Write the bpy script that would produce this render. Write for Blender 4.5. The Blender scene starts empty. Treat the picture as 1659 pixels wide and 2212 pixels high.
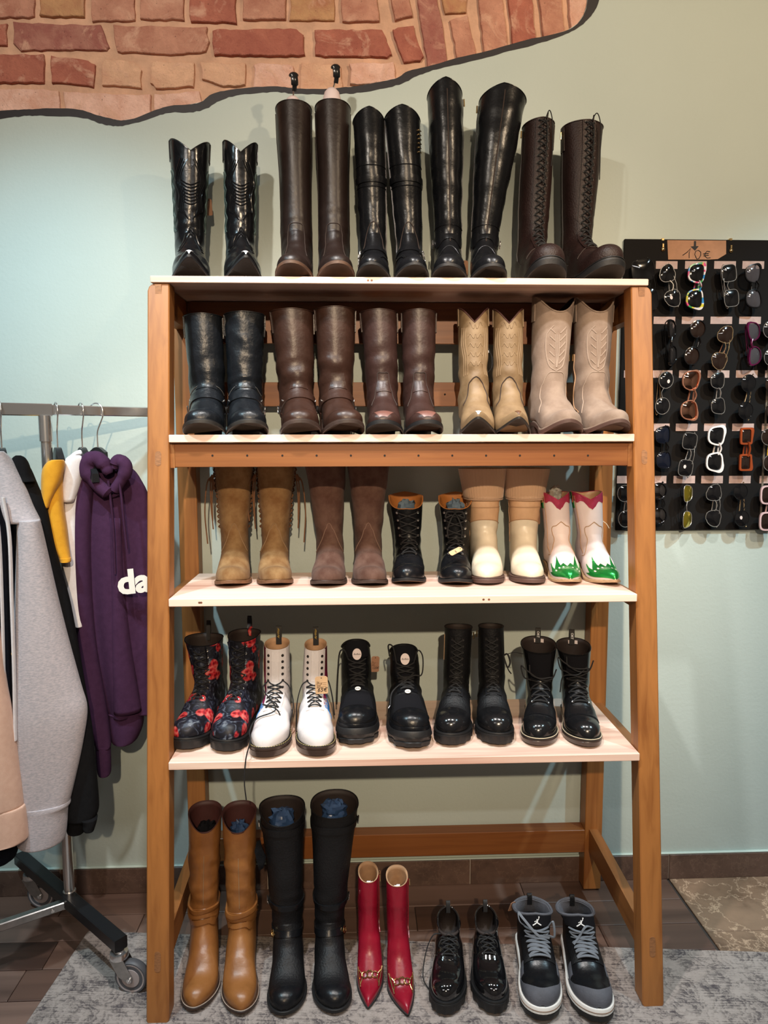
import bpy, math, random
import numpy as np
from mathutils import Vector, Matrix, noise
random.seed(7)
PI = math.pi
C = bpy.context.scene.collection
SC = bpy.context.scene

# ------------------------------------------------------------------ camera
CAM = np.array([-0.0162, -2.3466, 1.5482]); FPX = 1538.14
YAW, TILT, ROLL = 0.0391, 0.1004, -0.0022
_fw = np.array([math.sin(YAW)*math.cos(TILT), math.cos(YAW)*math.cos(TILT), -math.sin(TILT)])
_r0 = np.array([math.cos(YAW), -math.sin(YAW), 0.0]); _u0 = np.cross(_r0, _fw)
_r = _r0*math.cos(ROLL)+_u0*math.sin(ROLL); _u = -_r0*math.sin(ROLL)+_u0*math.cos(ROLL)
cam = bpy.data.cameras.new('camera'); camo = bpy.data.objects.new('camera', cam); C.objects.link(camo)
cam.sensor_fit = 'VERTICAL'; cam.sensor_height = 24.0; cam.lens = FPX/2212*24.0; cam.clip_start = 0.05
M = Matrix.Identity(4)
for i in range(3):
    M[i][0] = _r[i]; M[i][1] = _u[i]; M[i][2] = -_fw[i]; M[i][3] = CAM[i]
camo.matrix_world = M
SC.camera = camo

# ------------------------------------------------------------------ world, lights, exposure
W = bpy.data.worlds.new('world'); SC.world = W; W.use_nodes = True
W.node_tree.nodes['Background'].inputs[0].default_value = (0.90, 0.86, 0.83, 1)
W.node_tree.nodes['Background'].inputs[1].default_value = 0.10
SC.view_settings.view_transform = 'Standard'; SC.view_settings.look = 'None'
SC.view_settings.exposure = 0.12; SC.view_settings.gamma = 1.0; SC.view_settings.use_curve_mapping = False

def spot(name, loc, aim, power, col, size=60, blend=0.6, rad=0.04):
    l = bpy.data.lights.new(name, 'SPOT'); o = bpy.data.objects.new(name, l); C.objects.link(o)
    l.energy = power; l.color = col; l.spot_size = math.radians(size); l.spot_blend = blend; l.shadow_soft_size = rad
    o.location = loc
    o.rotation_euler = (Vector(aim)-Vector(loc)).to_track_quat('-Z', 'Y').to_euler()
    return o
COOL = (0.62, 0.88, 1.0); WARM = (1.0, 0.76, 0.51); NEUT = (1.0, 0.96, 0.93)
spot('track_spot_cool', (-1.15, -1.35, 3.05), (-0.80, 0, 0.9), 135, COOL, 76, 0.9)
spot('track_spot_cool', (1.80, -1.35, 3.05), (1.45, 0, 0.7), 165, COOL, 66, 0.9)
spot('track_spot_warm', (1.50, -2.0, 3.05), (1.05, 0, 2.45), 125, WARM, 85, 0.9)
spot('track_spot_warm', (0.10, -4.5, 2.95), (0.1, 0, 1.2), 520, WARM, 38, 0.9)
spot('track_spot_warm', (-0.7, -2.0, 3.05), (-0.5, 0, 2.8), 85, (1.0, 0.88, 0.74), 88, 0.9)
spot('track_spot_neutral', (-0.25, -1.25, 3.1), (0.0, -0.40, 1.0), 145, NEUT, 66, 0.8)
spot('track_spot_neutral', (0.6, -1.45, 3.1), (0.45, -0.40, 1.0), 100, NEUT, 62, 0.8)
def panel(name, loc, sx, sy, power, col):
    l = bpy.data.lights.new(name, 'AREA'); o = bpy.data.objects.new(name, l); C.objects.link(o); l.shape = 'RECTANGLE'; l.size = sx; l.size_y = sy; l.energy = power; l.color = col; o.location = loc
panel('fill_panel', (-1.2, -3.6, 3.2), 1.0, .10, 20, NEUT); panel('fill_panel', (1.2, -3.6, 3.2), 1.0, .10, 20, NEUT)  # unseen area lights added for extra ambient light and highlights in reflections

# ------------------------------------------------------------------ survey helpers: where a measured sight line meets a plane of the room
def ray(x, y): return _r*(x-829.5)/FPX - _u*(y-1106)/FPX + _fw
def atY(x, y, Y): d = ray(x, y); return CAM+d*(Y-CAM[1])/d[1]
def atZ(x, y, Z): d = ray(x, y); return CAM+d*(Z-CAM[2])/d[2]
def xof(px, Y, Z):
    k = (px-829.5)/FPX; a = _r-k*_fw
    return CAM[0]-(a[1]*(Y-CAM[1])+a[2]*(Z-CAM[2]))/a[0]
def zof(py, X, Y):
    k = (1106-py)/FPX; a = _u-k*_fw
    return CAM[2]-(a[0]*(X-CAM[0])+a[1]*(Y-CAM[1]))/a[2]
def pxm(Y, Z=1.5): return FPX/float(np.dot(np.array([0, Y, Z])-CAM, _fw))   # pixels per metre there

# ------------------------------------------------------------------ mesh helpers
class MB:
    def __init__(s): s.v = []; s.f = []
    def add(s, v, f):
        n = len(s.v); s.v += [tuple(map(float, p)) for p in v]; s.f += [tuple(i+n for i in q) for q in f]; return s
    def box(s, lo, hi, bev=0.0):
        x0, y0, z0 = lo; x1, y1, z1 = hi
        if bev <= 0:
            v = [(x0,y0,z0),(x1,y0,z0),(x1,y1,z0),(x0,y1,z0),(x0,y0,z1),(x1,y0,z1),(x1,y1,z1),(x0,y1,z1)]
            f = [(0,3,2,1),(4,5,6,7),(0,1,5,4),(1,2,6,5),(2,3,7,6),(3,0,4,7)]
            return s.add(v, f)
        b = min(bev, (x1-x0)*.45, (y1-y0)*.45, (z1-z0)*.45); v = []; f = []
        def rect(z, i):
            a, c_, d, e = x0+i, x1-i, y0+i, y1-i
            return [(a+b-i*0, d, z), (c_-b, d, z), (c_, d+b, z), (c_, e-b, z), (c_-b, e, z), (a+b, e, z), (a, e-b, z), (a, d+b, z)]
        for z, i in ((z0, b), (z0+b, 0), (z1-b, 0), (z1, b)): v += rect(z, i)
        for k in range(3):
            for j in range(8):
                f.append((k*8+j, k*8+(j+1)%8, k*8+8+(j+1)%8, k*8+8+j))
        f.append(tuple(range(7, -1, -1))); f.append(tuple(range(24, 32)))
        return s.add(v, f)
    def grid(s, G, cu=False, cv=False, flip=False):
        G = np.asarray(G, float); a, b = G.shape[:2]; f = []
        for i in range(a if cu else a-1):
            for j in range(b if cv else b-1):
                q = (i*b+j, i*b+(j+1) % b, ((i+1) % a)*b+(j+1) % b, ((i+1) % a)*b+j)
                f.append(q[::-1] if flip else q)
        return s.add(G.reshape(-1, 3), f)
    def tube(s, pts, r, n=6, closed=False, flat=1.0, up=None):
        P = [Vector(p) for p in pts]; m = len(P); G = []
        rr = r if hasattr(r, '__len__') else [r]*m
        last = Vector(up) if up is not None else None
        for i in range(m):
            t = (P[(i+1) % m]-P[i-1]) if closed else (P[min(i+1, m-1)]-P[max(i-1, 0)])
            if t.length < 1e-9: t = Vector((0, 0, 1))
            t.normalize()
            if last is None: last = Vector((0, 0, 1)) if abs(t.z) < .9 else Vector((1, 0, 0))
            a = last-t*last.dot(t)
            if a.length < 1e-6: a = t.orthogonal()
            a.normalize(); b = t.cross(a); last = a
            G.append([P[i]+(a*math.cos(k*2*PI/n)*flat+b*math.sin(k*2*PI/n))*rr[i] for k in range(n)])
        base = len(s.v); s.grid([[tuple(p) for p in g] for g in G], cu=closed, cv=True)
        if not closed:
            s.f.append(tuple(base+k for k in range(n))); s.f.append(tuple(base+(m-1)*n+k for k in range(n-1, -1, -1)))
        return s
    def lathe(s, prof, n=20, axis=(0, 0, 1), org=(0, 0, 0)):
        ax = Vector(axis).normalized(); a = ax.orthogonal().normalized(); b = ax.cross(a); o = Vector(org)
        G = [[tuple(o+ax*z+(a*math.cos(k*2*PI/n)+b*math.sin(k*2*PI/n))*r) for k in range(n)] for r, z in prof]
        base = len(s.v); s.grid(G, cv=True)
        s.f.append(tuple(base+k for k in range(n-1, -1, -1))); m = len(prof)
        s.f.append(tuple(base+(m-1)*n+k for k in range(n)))
        return s
    def prism(s, poly, z0, z1, M4=None):
        n = len(poly); v = [(p[0], p[1], z0) for p in poly]+[(p[0], p[1], z1) for p in poly]
        if M4 is not None: v = [tuple(M4 @ Vector(p)) for p in v]
        f = [(i, (i+1) % n, n+(i+1) % n, n+i) for i in range(n)]+[tuple(range(n-1, -1, -1)), tuple(range(n, 2*n))]
        return s.add(v, f)
    def xf(s, M4): s.v = [tuple(M4 @ Vector(p)) for p in s.v]; return s
    def build(s, name, mat, parent=None, smooth=True, ang=45):
        me = bpy.data.meshes.new(name); me.from_pydata(s.v, [], s.f)
        return link(name, me, mat, parent, smooth, ang)
def link(name, me, mat, parent=None, smooth=True, ang=45):
    if mat is not None: me.materials.clear(); me.materials.append(mat)
    if len(me.polygons):
        me.polygons.foreach_set('use_smooth', [smooth]*len(me.polygons))
        if smooth and ang < 180: me.set_sharp_from_angle(angle=math.radians(ang))
    me.update()
    o = bpy.data.objects.new(name, me); C.objects.link(o)
    if parent is not None: o.parent = parent
    return o
def fixn(o):
    import bmesh
    b = bmesh.new(); b.from_mesh(o.data); bmesh.ops.recalc_face_normals(b, faces=b.faces); b.to_mesh(o.data); b.free(); return o
def tag(o, label, cat, group=None):
    o['label'] = label; o['category'] = cat
    if group: o['group'] = group
    return o
def thing(name, label, cat, loc=(0, 0, 0), rz=0, group=None):
    o = bpy.data.objects.new(name, None); C.objects.link(o); o.empty_display_size = .05
    o.location = loc; o.rotation_euler = (0, 0, rz); return tag(o, label, cat, group)
def struct(o): o['kind'] = 'structure'; return o
def smooth01(t): t = max(0., min(1., t)); return t*t*(3-2*t)
def catmull(P, t):
    P = np.asarray(P, float); n = len(P); i = min(int(t), n-2); u = t-i
    p0 = P[i-1] if i > 0 else 2*P[0]-P[1]; p1 = P[i]; p2 = P[i+1]; p3 = P[i+2] if i+2 < n else 2*P[-1]-P[-2]
    return .5*((2*p1)+(p2-p0)*u+(2*p0-5*p1+4*p2-p3)*u*u+(3*p1-p0-3*p2+p3)*u**3)
def curve(P, k=6):
    n = len(P); return [catmull(P, i/k) for i in range((n-1)*k+1)]

# writing: the letters are made once, as flat meshes
def text_mesh(body, size, depth=0.0004, shear=0.0, bold=0.0):
    cu = bpy.data.curves.new('letters', 'FONT'); cu.body = body; cu.size = size; cu.extrude = depth; cu.shear = shear
    cu.align_x = 'CENTER'; cu.align_y = 'CENTER'; cu.offset = bold; cu.resolution_u = 3
    o = bpy.data.objects.new('letters', cu); C.objects.link(o)
    dg = bpy.context.evaluated_depsgraph_get(); me = bpy.data.meshes.new_from_object(o.evaluated_get(dg))
    bpy.data.objects.remove(o); bpy.data.curves.remove(cu); return me
TXT = {'buffalo': text_mesh('Buffalo', .0125, .0003, .35), 'buff2': text_mesh('Buffalo', .006, .0003, .3),
       '65': text_mesh('65€', .017, .0003, .25), '120': text_mesh('120€', .014, .0003, .25), '80': text_mesh('80€', .014, .0003, .25),
       '200': text_mesh('200€', .012, .0003, .25), 'form': text_mesh('No. ______\nSTYLE ____\nSIZE _____\nPRICE ____', .0065, .0003),
       'wair': text_mesh('AirWair', .012, .0003, .4), 'ort': text_mesh('ORT', .011, .0003, 0, .0003),
       'da': text_mesh('da', .115, .0006, 0, .0045), 'c': text_mesh('C', .05, .0006, 0, .003),
       '79': text_mesh('79€', .014, .0003, .25)}
def place_text(key, mat, parent, M4, name='lettering'):
    me = TXT[key].copy(); me.transform(M4); return link(name, me, mat, parent, False)

# ------------------------------------------------------------------ materials
def mat(name, col, rough=.5, metal=0., bump=0., bscale=200., var=0., vscale=8., col2=None, coat=0., sheen=0., spec=.5, rvar=0., trans=0., stretch=None, bdist=.0015, alpha=1.):
    m = bpy.data.materials.new(name); m.use_nodes = True; nt = m.node_tree; N = nt.nodes; L = nt.links
    b = N['Principled BSDF']; I = b.inputs
    I['Base Color'].default_value = (*col, 1); I['Roughness'].default_value = rough; I['Metallic'].default_value = metal
    I['Coat Weight'].default_value = coat; I['Coat Roughness'].default_value = .08; I['Sheen Weight'].default_value = sheen
    I['Specular IOR Level'].default_value = spec; I['Transmission Weight'].default_value = trans; I['Alpha'].default_value = alpha
    tc = N.new('ShaderNodeTexCoord'); src = tc.outputs['Object']
    if stretch:
        mp = N.new('ShaderNodeMapping'); mp.inputs['Scale'].default_value = stretch; L.new(src, mp.inputs[0]); src = mp.outputs[0]
    if var > 0 or col2:
        n = N.new('ShaderNodeTexNoise'); n.inputs['Scale'].default_value = vscale; n.inputs['Detail'].default_value = 6; n.inputs['Roughness'].default_value = .6; L.new(src, n.inputs[0])
        r = N.new('ShaderNodeValToRGB'); c2 = col2 or tuple(c*(1-var) for c in col); c1 = col if col2 else tuple(min(1, c*(1+var*.6)) for c in col)
        r.color_ramp.elements[0].position = .35; r.color_ramp.elements[1].position = .65
        r.color_ramp.elements[0].color = (*c2, 1); r.color_ramp.elements[1].color = (*c1, 1)
        L.new(n.outputs[0], r.inputs[0]); L.new(r.outputs[0], I['Base Color'])
        if rvar:
            mr = N.new('ShaderNodeMapRange'); mr.inputs[3].default_value = rough-rvar; mr.inputs[4].default_value = rough+rvar
            L.new(n.outputs[0], mr.inputs[0]); L.new(mr.outputs[0], I['Roughness'])
    if bump > 0:
        n2 = N.new('ShaderNodeTexNoise'); n2.inputs['Scale'].default_value = bscale; n2.inputs['Detail'].default_value = 7; L.new(src, n2.inputs[0])
        bp = N.new('ShaderNodeBump'); bp.inputs['Strength'].default_value = bump; bp.inputs['Distance'].default_value = bdist
        L.new(n2.outputs[0], bp.inputs['Height']); L.new(bp.outputs[0], I['Normal'])
    return m
def nodes(name):
    m = bpy.data.materials.new(name); m.use_nodes = True; nt = m.node_tree
    return m, nt.nodes, nt.links, nt.nodes['Principled BSDF']
def ramp(N, stops):
    r = N.new('ShaderNodeValToRGB'); e = r.color_ramp.elements
    while len(e) < len(stops): e.new(.5)
    for k, (p, c) in enumerate(stops): e[k].position = p; e[k].color = (*c, 1)
    return r
def wood(name, axis, c1, c2, rough=.45, scale=1.0, dark=None):
    m, N, L, b = nodes(name)
    tc = N.new('ShaderNodeTexCoord'); mp = N.new('ShaderNodeMapping'); L.new(tc.outputs['Object'], mp.inputs[0])
    s = [55*scale]*3; s['XYZ'.index(axis)] = 2.2*scale; mp.inputs['Scale'].default_value = s
    oi = N.new('ShaderNodeObjectInfo'); va = N.new('ShaderNodeVectorMath'); va.operation = 'ADD'
    mu = N.new('ShaderNodeMath'); mu.operation = 'MULTIPLY'; mu.inputs[1].default_value = 37.; L.new(oi.outputs['Random'], mu.inputs[0])
    L.new(mp.outputs[0], va.inputs[0]); L.new(mu.outputs[0], va.inputs[1])
    n = N.new('ShaderNodeTexNoise'); n.inputs['Scale'].default_value = 1.0; n.inputs['Detail'].default_value = 5; n.inputs['Distortion'].default_value = .6; L.new(va.outputs[0], n.inputs[0])
    n3 = N.new('ShaderNodeTexNoise'); n3.inputs['Scale'].default_value = .18; n3.inputs['Detail'].default_value = 2; L.new(va.outputs[0], n3.inputs[0])
    ad = N.new('ShaderNodeMath'); ad.operation = 'ADD'; L.new(n.outputs[0], ad.inputs[0]); L.new(n3.outputs[0], ad.inputs[1])
    hf = N.new('ShaderNodeMath'); hf.operation = 'MULTIPLY'; hf.inputs[1].default_value = .5; L.new(ad.outputs[0], hf.inputs[0])
    st = [(.36, c2), (.52, c1), (.62, tuple(min(1, c*1.12) for c in c1))]
    r = ramp(N, st); L.new(hf.outputs[0], r.inputs[0]); L.new(r.outputs[0], b.inputs['Base Color'])
    b.inputs['Roughness'].default_value = rough
    bp = N.new('ShaderNodeBump'); bp.inputs['Strength'].default_value = .25; bp.inputs['Distance'].default_value = .001
    L.new(n.outputs[0], bp.inputs['Height']); L.new(bp.outputs[0], b.inputs['Normal'])
    return m
OAK_Z = wood('oak_vertical', 'Z', (.33, .128, .032), (.225, .076, .017)); OAK_X = wood('oak_horizontal', 'X', (.235, .080, .019), (.165, .047, .010)); OAK_Y = wood('oak_side', 'Y', (.27, .102, .027), (.185, .060, .014))
OAK_END = mat('oak_end_grain', (.28, .12, .045), .5, var=.3, vscale=90, stretch=(1, 1, 4))
PINE = wood('pine_boards', 'X', (.83, .63, .52), (.60, .36, .28), .5, .55)
M_ = {}
def leather(k, col, rough=.38, bump=.25, bs=75, var=.25, **kw): M_[k] = mat('leather_'+k, col, rough, bump=min(.6, bump*1.3), bscale=bs if bs < 100 else bs*.45, var=var, vscale=14, rvar=.09, bdist=.0022, **kw)
leather('black', (.006, .0065, .008), .28, spec=.30); leather('black_worn', (.007, .0085, .011), .32, .4, 90, spec=.32)
leather('black_shine', (.008, .008, .009), .16, .1); leather('black_mat', (.006, .006, .007), .50, .5, 400, spec=.28)
leather('black_west', (.006, .006, .007), .22, .3, 120, spec=.35); leather('patent', (.005, .005, .006), .06, .05, 40, coat=1.)
leather('brown_ride', (.017, .010, .0085), .40, spec=.35); leather('brown_harness', (.034, .015, .010), .36, .3, 160, spec=.36)
leather('brown_plain', (.036, .017, .014), .38, .3, 160, spec=.38); leather('brown_lace', (.020, .009, .008), .48, .7, 500, spec=.35)
leather('tan_west', (.27, .185, .10), .55, .35, 60, col2=(.165, .105, .052)); leather('cognac', (.28, .115, .033), .36, .35, 50, col2=(.20, .075, .018))
leather('cream', (.68, .59, .45), .36, .12, 60, var=.08); leather('nude', (.60, .37, .21), .42, .2, 70, var=.12); leather('red', (.24, .006, .020), .28, .25, 60, var=.2)
leather('white', (.72, .685, .69), .28, .12, 60, var=.05); leather('blush', (.74, .62, .60), .5, .1, 80, var=.06)
leather('green', (.02, .30, .06), .24, .2, 300, metal=.65); leather('magenta', (.55, .06, .13), .3, .3, 200, metal=.5)
leather('grey_nubuck', (.085, .088, .105), .75, .3, 500); leather('rust_lining', (.42, .16, .04), .5, .2); leather('tan_lining', (.45, .27, .15), .6, .2)
leather('dark_lining', (.02, .012, .010), .7, .1); leather('oxblood_lining', (.06, .018, .016), .6, .1); leather('toe_worn', (.16, .07, .055), .38, .2)
def suede(k, c, c2): M_[k] = mat('suede_'+k, c, .95, bump=.5, bscale=700, col2=c2, vscale=22, sheen=.06, spec=.12)
suede('tan', (.27, .165, .075), (.17, .085, .032)); suede('brown', (.125, .072, .055), (.075, .036, .026)); suede('beige', (.325, .25, .20), (.245, .18, .14))
M_['sole_black'] = mat('rubber_black', (.007, .007, .008), .55, bump=.2, bscale=200); M_['sole_brown'] = mat('sole_leather_brown', (.045, .026, .020), .5, var=.3, vscale=30)
M_['sole_tan'] = mat('sole_leather_tan', (.17, .080, .038), .5, var=.35, vscale=30); M_['sole_mid'] = mat('sole_leather_mid', (.085, .042, .024), .5, var=.35, vscale=30); M_['silver_tip'] = mat('toe_tip_silver', (.82, .82, .85), .3, .3); M_['sole_dark'] = mat('sole_dark', (.02, .017, .015), .5, var=.4, vscale=40)
M_['sole_clear'] = mat('rubber_smoke', (.05, .032, .026), .3, var=.2, coat=.3); M_['sole_white'] = mat('rubber_white', (.82, .80, .76), .5)
M_['sole_gum'] = mat('sole_crepe_brown', (.085, .045, .035), .6, bump=.2, bscale=200); M_['sole_wood'] = mat('stacked_leather', (.42, .27, .15), .5, var=.3, vscale=60, stretch=(1, 1, 12))
M_['chrome'] = mat('chrome', (.78, .77, .77), .20, .92); M_['steel'] = mat('brushed_steel', (.48, .47, .46), .3, 1., var=.2, vscale=30); M_['zip'] = mat('zip_dark', (.05, .05, .055), .4, .8); M_['gold'] = mat('gold', (.80, .55, .25), .2, 1.)
M_['lace_black'] = mat('lace_black', (.010, .010, .011), .8); M_['lace_grey'] = mat('lace_grey', (.15, .165, .19), .85, bump=.4, bscale=900); M_['lace_tan'] = mat('thong_brown', (.17, .075, .03), .7)
M_['stitch_pale'] = mat('thread_pale', (.62, .52, .36), .8); M_['stitch_grey'] = mat('thread_grey', (.10, .10, .10), .7); M_['stitch_dark'] = mat('thread_dark', (.03, .018, .014), .8); M_['stitch_green'] = mat('thread_teal', (.06, .10, .09), .6)
M_['stitch_tanw'] = mat('thread_tan', (.25, .17, .095), .7); M_['stitch_beigew'] = mat('thread_sand', (.37, .29, .235), .9); M_['stitch_tan'] = mat('thread_camel', (.26, .16, .08), .8); M_['stitch_brn'] = mat('thread_brown', (.19, .11, .08), .8); M_['stitch_gold'] = mat('thread_gold', (.40, .33, .14), .6); M_['stitch_beige'] = mat('thread_beige', (.55, .46, .38), .8); M_['stitch_nude'] = mat('thread_nude', (.40, .24, .13), .8)
M_['kraft'] = mat('kraft_card', (.62, .40, .22), .85, var=.12, vscale=20); M_['kraft_dark'] = mat('kraft_card_brown', (.38, .20, .12), .85, var=.12, vscale=20); M_['ink'] = mat('ink_black', (.01, .01, .012), .7); M_['string'] = mat('tag_string', (.7, .62, .5), .8)
M_['plastic_blue'] = mat('blue_plastic_bag', (.035, .075, .17), .25, var=.4, vscale=20, coat=.4); M_['tissue'] = mat('white_tissue', (.82, .82, .84), .8); M_['plastic_clear'] = mat('clear_plastic_bag', (.7, .72, .66), .15, trans=.6)
M_['knit'] = mat('knit_camel', (.50, .32, .20), .95, bump=.3, bscale=600, sheen=.3); M_['fabric_dark'] = mat('fabric_black', (.006, .006, .008), .9, bump=.3, bscale=800, spec=.15)
M_['label_white'] = mat('label_pale', (.72, .62, .60), .5); M_['loop_black'] = mat('webbing_black', (.012, .011, .011), .7); M_['ink_gold'] = mat('thread_gold_letter', (.55, .38, .08), .6); M_['ink_white'] = mat('letter_white', (.7, .7, .7), .6); M_['silver'] = mat('silver_tip', (.80, .80, .84), .2, 1.)
M_['tree'] = mat('boot_tree_plastic', (.72, .60, .60), .35); M_['black_plastic'] = mat('black_plastic', (.012, .012, .013), .25)

# ------------------------------------------------------------------ the room: plastered wall with a patch of bare brick
def paint_mat():
    m, N, L, b = nodes('mint_wall_paint')
    tc = N.new('ShaderNodeTexCoord'); n = N.new('ShaderNodeTexNoise'); n.inputs['Scale'].default_value = 3; n.inputs['Detail'].default_value = 3; L.new(tc.outputs['Object'], n.inputs[0])
    r = ramp(N, [(.3, (.475, .550, .515)), (.7, (.495, .570, .535))]); L.new(n.outputs[0], r.inputs[0]); L.new(r.outputs[0], b.inputs['Base Color'])
    b.inputs['Roughness'].default_value = .62
    n2 = N.new('ShaderNodeTexNoise'); n2.inputs['Scale'].default_value = 90; n2.inputs['Detail'].default_value = 5; L.new(tc.outputs['Object'], n2.inputs[0])
    n4 = N.new('ShaderNodeTexNoise'); n4.inputs['Scale'].default_value = 12; L.new(tc.outputs['Object'], n4.inputs[0])
    ad = N.new('ShaderNodeMath'); ad.operation = 'ADD'; L.new(n2.outputs[0], ad.inputs[0]); L.new(n4.outputs[0], ad.inputs[1])
    bp = N.new('ShaderNodeBump'); bp.inputs['Strength'].default_value = .22; bp.inputs['Distance'].default_value = .003
    L.new(ad.outputs[0], bp.inputs['Height']); L.new(bp.outputs[0], b.inputs['Normal']); return m
PAINT = paint_mat()
outer = [(-260, 262), (-120, 262), (0, 258), (40, 252), (70, 250), (100, 250), (180, 255), (215, 266), (240, 272), (265, 272), (300, 264), (340, 250), (370, 243), (410, 243), (445, 235), (475, 217), (510, 207), (560, 201), (600, 199), (640, 203), (700, 204), (740, 203), (780, 200), (830, 191), (870, 180), (900, 165), (935, 152), (980, 142), (1040, 127), (1100, 111), (1150, 98), (1200, 83), (1235, 68), (1260, 52), (1280, 30), (1292, 8), (1297, -25), (1297, -110), (1290, -200)]
inner = [(-260, 244), (-120, 244), (0, 240), (40, 237), (70, 236), (110, 235), (170, 238), (210, 248), (240, 257), (262, 261), (290, 255), (330, 240), (368, 228), (408, 226), (435, 220), (458, 204), (492, 195), (545, 188), (600, 187), (640, 191), (700, 192), (740, 190), (770, 186), (820, 177), (858, 169), (882, 155), (935, 140), (990, 125), (1040, 113), (1090, 99), (1140, 85), (1180, 77), (1225, 66), (1248, 50), (1262, 30), (1268, 8), (1271, -25), (1271, -110), (1265, -200)]
rng = random.Random(3)
wO = [atY(x, y, 0.0)[[0, 2]] for x, y in outer]; wI = [atY(x, y+rng.uniform(-1.2, 1.2), 0.0)[[0, 2]] for x, y in inner]
XW0, XW1, ZT = -3.2, 3.2, 3.25
mb = MB(); n = len(wO)
# plaster skin below and right of the patch, in strips down to the floor
wO[0][0] = wI[0][0] = XW0; wO[-1][1] = wI[-1][1] = ZT
for i in range(n-1):
    a, b_ = wI[i], wI[i+1]
    if i < 36:
        if b_[0] > a[0]: mb.add([(a[0], 0, 0), (b_[0], 0, 0), (b_[0], 0, b_[1]), (a[0], 0, a[1])], [(0, 1, 2, 3)])
xr = max(p[0] for p in wI); k = [i for i in range(n) if wI[i][0] == xr][0]
mb.add([(xr, 0, 0), (XW1, 0, 0), (XW1, 0, ZT), (xr, 0, ZT)], [(0, 1, 2, 3)])
for i in range(n-1):   # thickness of the plaster at the broken edge
    a, b_ = wI[i], wI[i+1]
    mb.add([(a[0], 0, a[1]), (b_[0], 0, b_[1]), (b_[0], .012, b_[1]), (a[0], .012, a[1])], [(0, 1, 2, 3)])
for i in range(k, n-1):
    a, b_ = wI[i], wI[i+1]
    if abs(a[0]-xr) > 1e-6 or abs(b_[0]-xr) > 1e-6: mb.add([(a[0], 0, a[1]), (xr, 0, a[1]), (xr, 0, b_[1]), (b_[0], 0, b_[1])], [(0, 1, 2, 3)])
wall = struct(mb.build('wall_back', PAINT, None, False))
# painted dark outline round the patch
mb = MB(); rng = random.Random(5); G = []
wO2 = curve([np.array(p) for p in wO[2:]], 5); wI2 = curve([np.array(p) for p in wI[2:]], 5)
wO2 = [np.array(wO[0])]+wO2; wI2 = [np.array(wI[0])]+wI2
for a, b_ in zip(wO2, wI2):
    j = rng.uniform(-.0014, .0014); G.append([(a[0], -.0012, a[1]+j), (b_[0], -.0012, b_[1]+j*.4), (b_[0], .001, b_[1]+j*.4)])
mb.grid(G).build('painted_outline', mat('charcoal_wall_paint', (.017, .014, .018), .6, bump=.2, bscale=120), wall, False)
# mortar bed and bricks
MORTAR = mat('mortar', (.66, .40, .27), .95, bump=.8, bscale=60, var=.18, vscale=12, bdist=.006)
MB().add([(XW0, .016, 2.3), (1.0, .016, 2.3), (1.0, .016, ZT), (XW0, .016, ZT)], [(0, 1, 2, 3)]).build('mortar_bed', MORTAR, wall, False)
def brickm(name, c, c2):
    m, N, L, bs = nodes(name); tc = N.new('ShaderNodeTexCoord'); oi = N.new('ShaderNodeObjectInfo'); va = N.new('ShaderNodeVectorMath'); va.operation = 'ADD'; mu = N.new('ShaderNodeMath'); mu.operation = 'MULTIPLY'; mu.inputs[1].default_value = 17.
    L.new(oi.outputs['Random'], mu.inputs[0]); L.new(tc.outputs['Object'], va.inputs[0]); L.new(mu.outputs[0], va.inputs[1])
    def nz(sc, det=6, ds=0.):
        n = N.new('ShaderNodeTexNoise'); n.inputs['Scale'].default_value = sc; n.inputs['Detail'].default_value = det; n.inputs['Roughness'].default_value = .65; n.inputs['Distortion'].default_value = ds; L.new(va.outputs[0], n.inputs[0]); return n
    n1, n2, n3 = nz(14, 6, .4), nz(9, 8, 1.2), nz(120, 3)
    r = ramp(N, [(.34, c2), (.56, c), (.70, tuple(min(1, x*1.15) for x in c))]); L.new(n1.outputs[0], r.inputs[0])
    w = ramp(N, [(.54, (0, 0, 0)), (.66, (.75, .75, .75))]); L.new(n2.outputs[0], w.inputs[0])
    mx = N.new('ShaderNodeMixRGB'); mx.inputs[2].default_value = (.72, .43, .31, 1); L.new(w.outputs[0], mx.inputs[0]); L.new(r.outputs[0], mx.inputs[1])
    sp = ramp(N, [(.27, (.25, .25, .25)), (.33, (1, 1, 1))]); L.new(n3.outputs[0], sp.inputs[0]); m2 = N.new('ShaderNodeMixRGB'); m2.blend_type = 'MULTIPLY'; m2.inputs[0].default_value = .8; L.new(mx.outputs[0], m2.inputs[1]); L.new(sp.outputs[0], m2.inputs[2])
    L.new(m2.outputs[0], bs.inputs['Base Color']); bs.inputs['Roughness'].default_value = .92; bs.inputs['Specular IOR Level'].default_value = .2
    ad = N.new('ShaderNodeMath'); ad.operation = 'MULTIPLY_ADD'; ad.inputs[1].default_value = .35; L.new(n3.outputs[0], ad.inputs[0]); L.new(n2.outputs[0], ad.inputs[2])
    bp = N.new('ShaderNodeBump'); bp.inputs['Strength'].default_value = 1.; bp.inputs['Distance'].default_value = .012; L.new(ad.outputs[0], bp.inputs['Height']); L.new(bp.outputs[0], bs.inputs['Normal']); return m
BRK = [brickm('brick_red', (.46, .165, .115), (.37, .12, .088)), brickm('brick_salmon', (.57, .285, .20), (.46, .20, .14)), brickm('brick_ochre', (.56, .31, .16), (.47, .21, .12)), brickm('brick_pale', (.74, .45, .30), (.66, .36, .24)), brickm('brick_maroon', (.36, .135, .11), (.48, .23, .175)), brickm('brick_pink_washed', (.82, .52, .42), (.70, .38, .28))]
def R4(x0, y0, x1, y1): return [(x0, y0), (x1, y0), (x1, y1), (x0, y1)]
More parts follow.
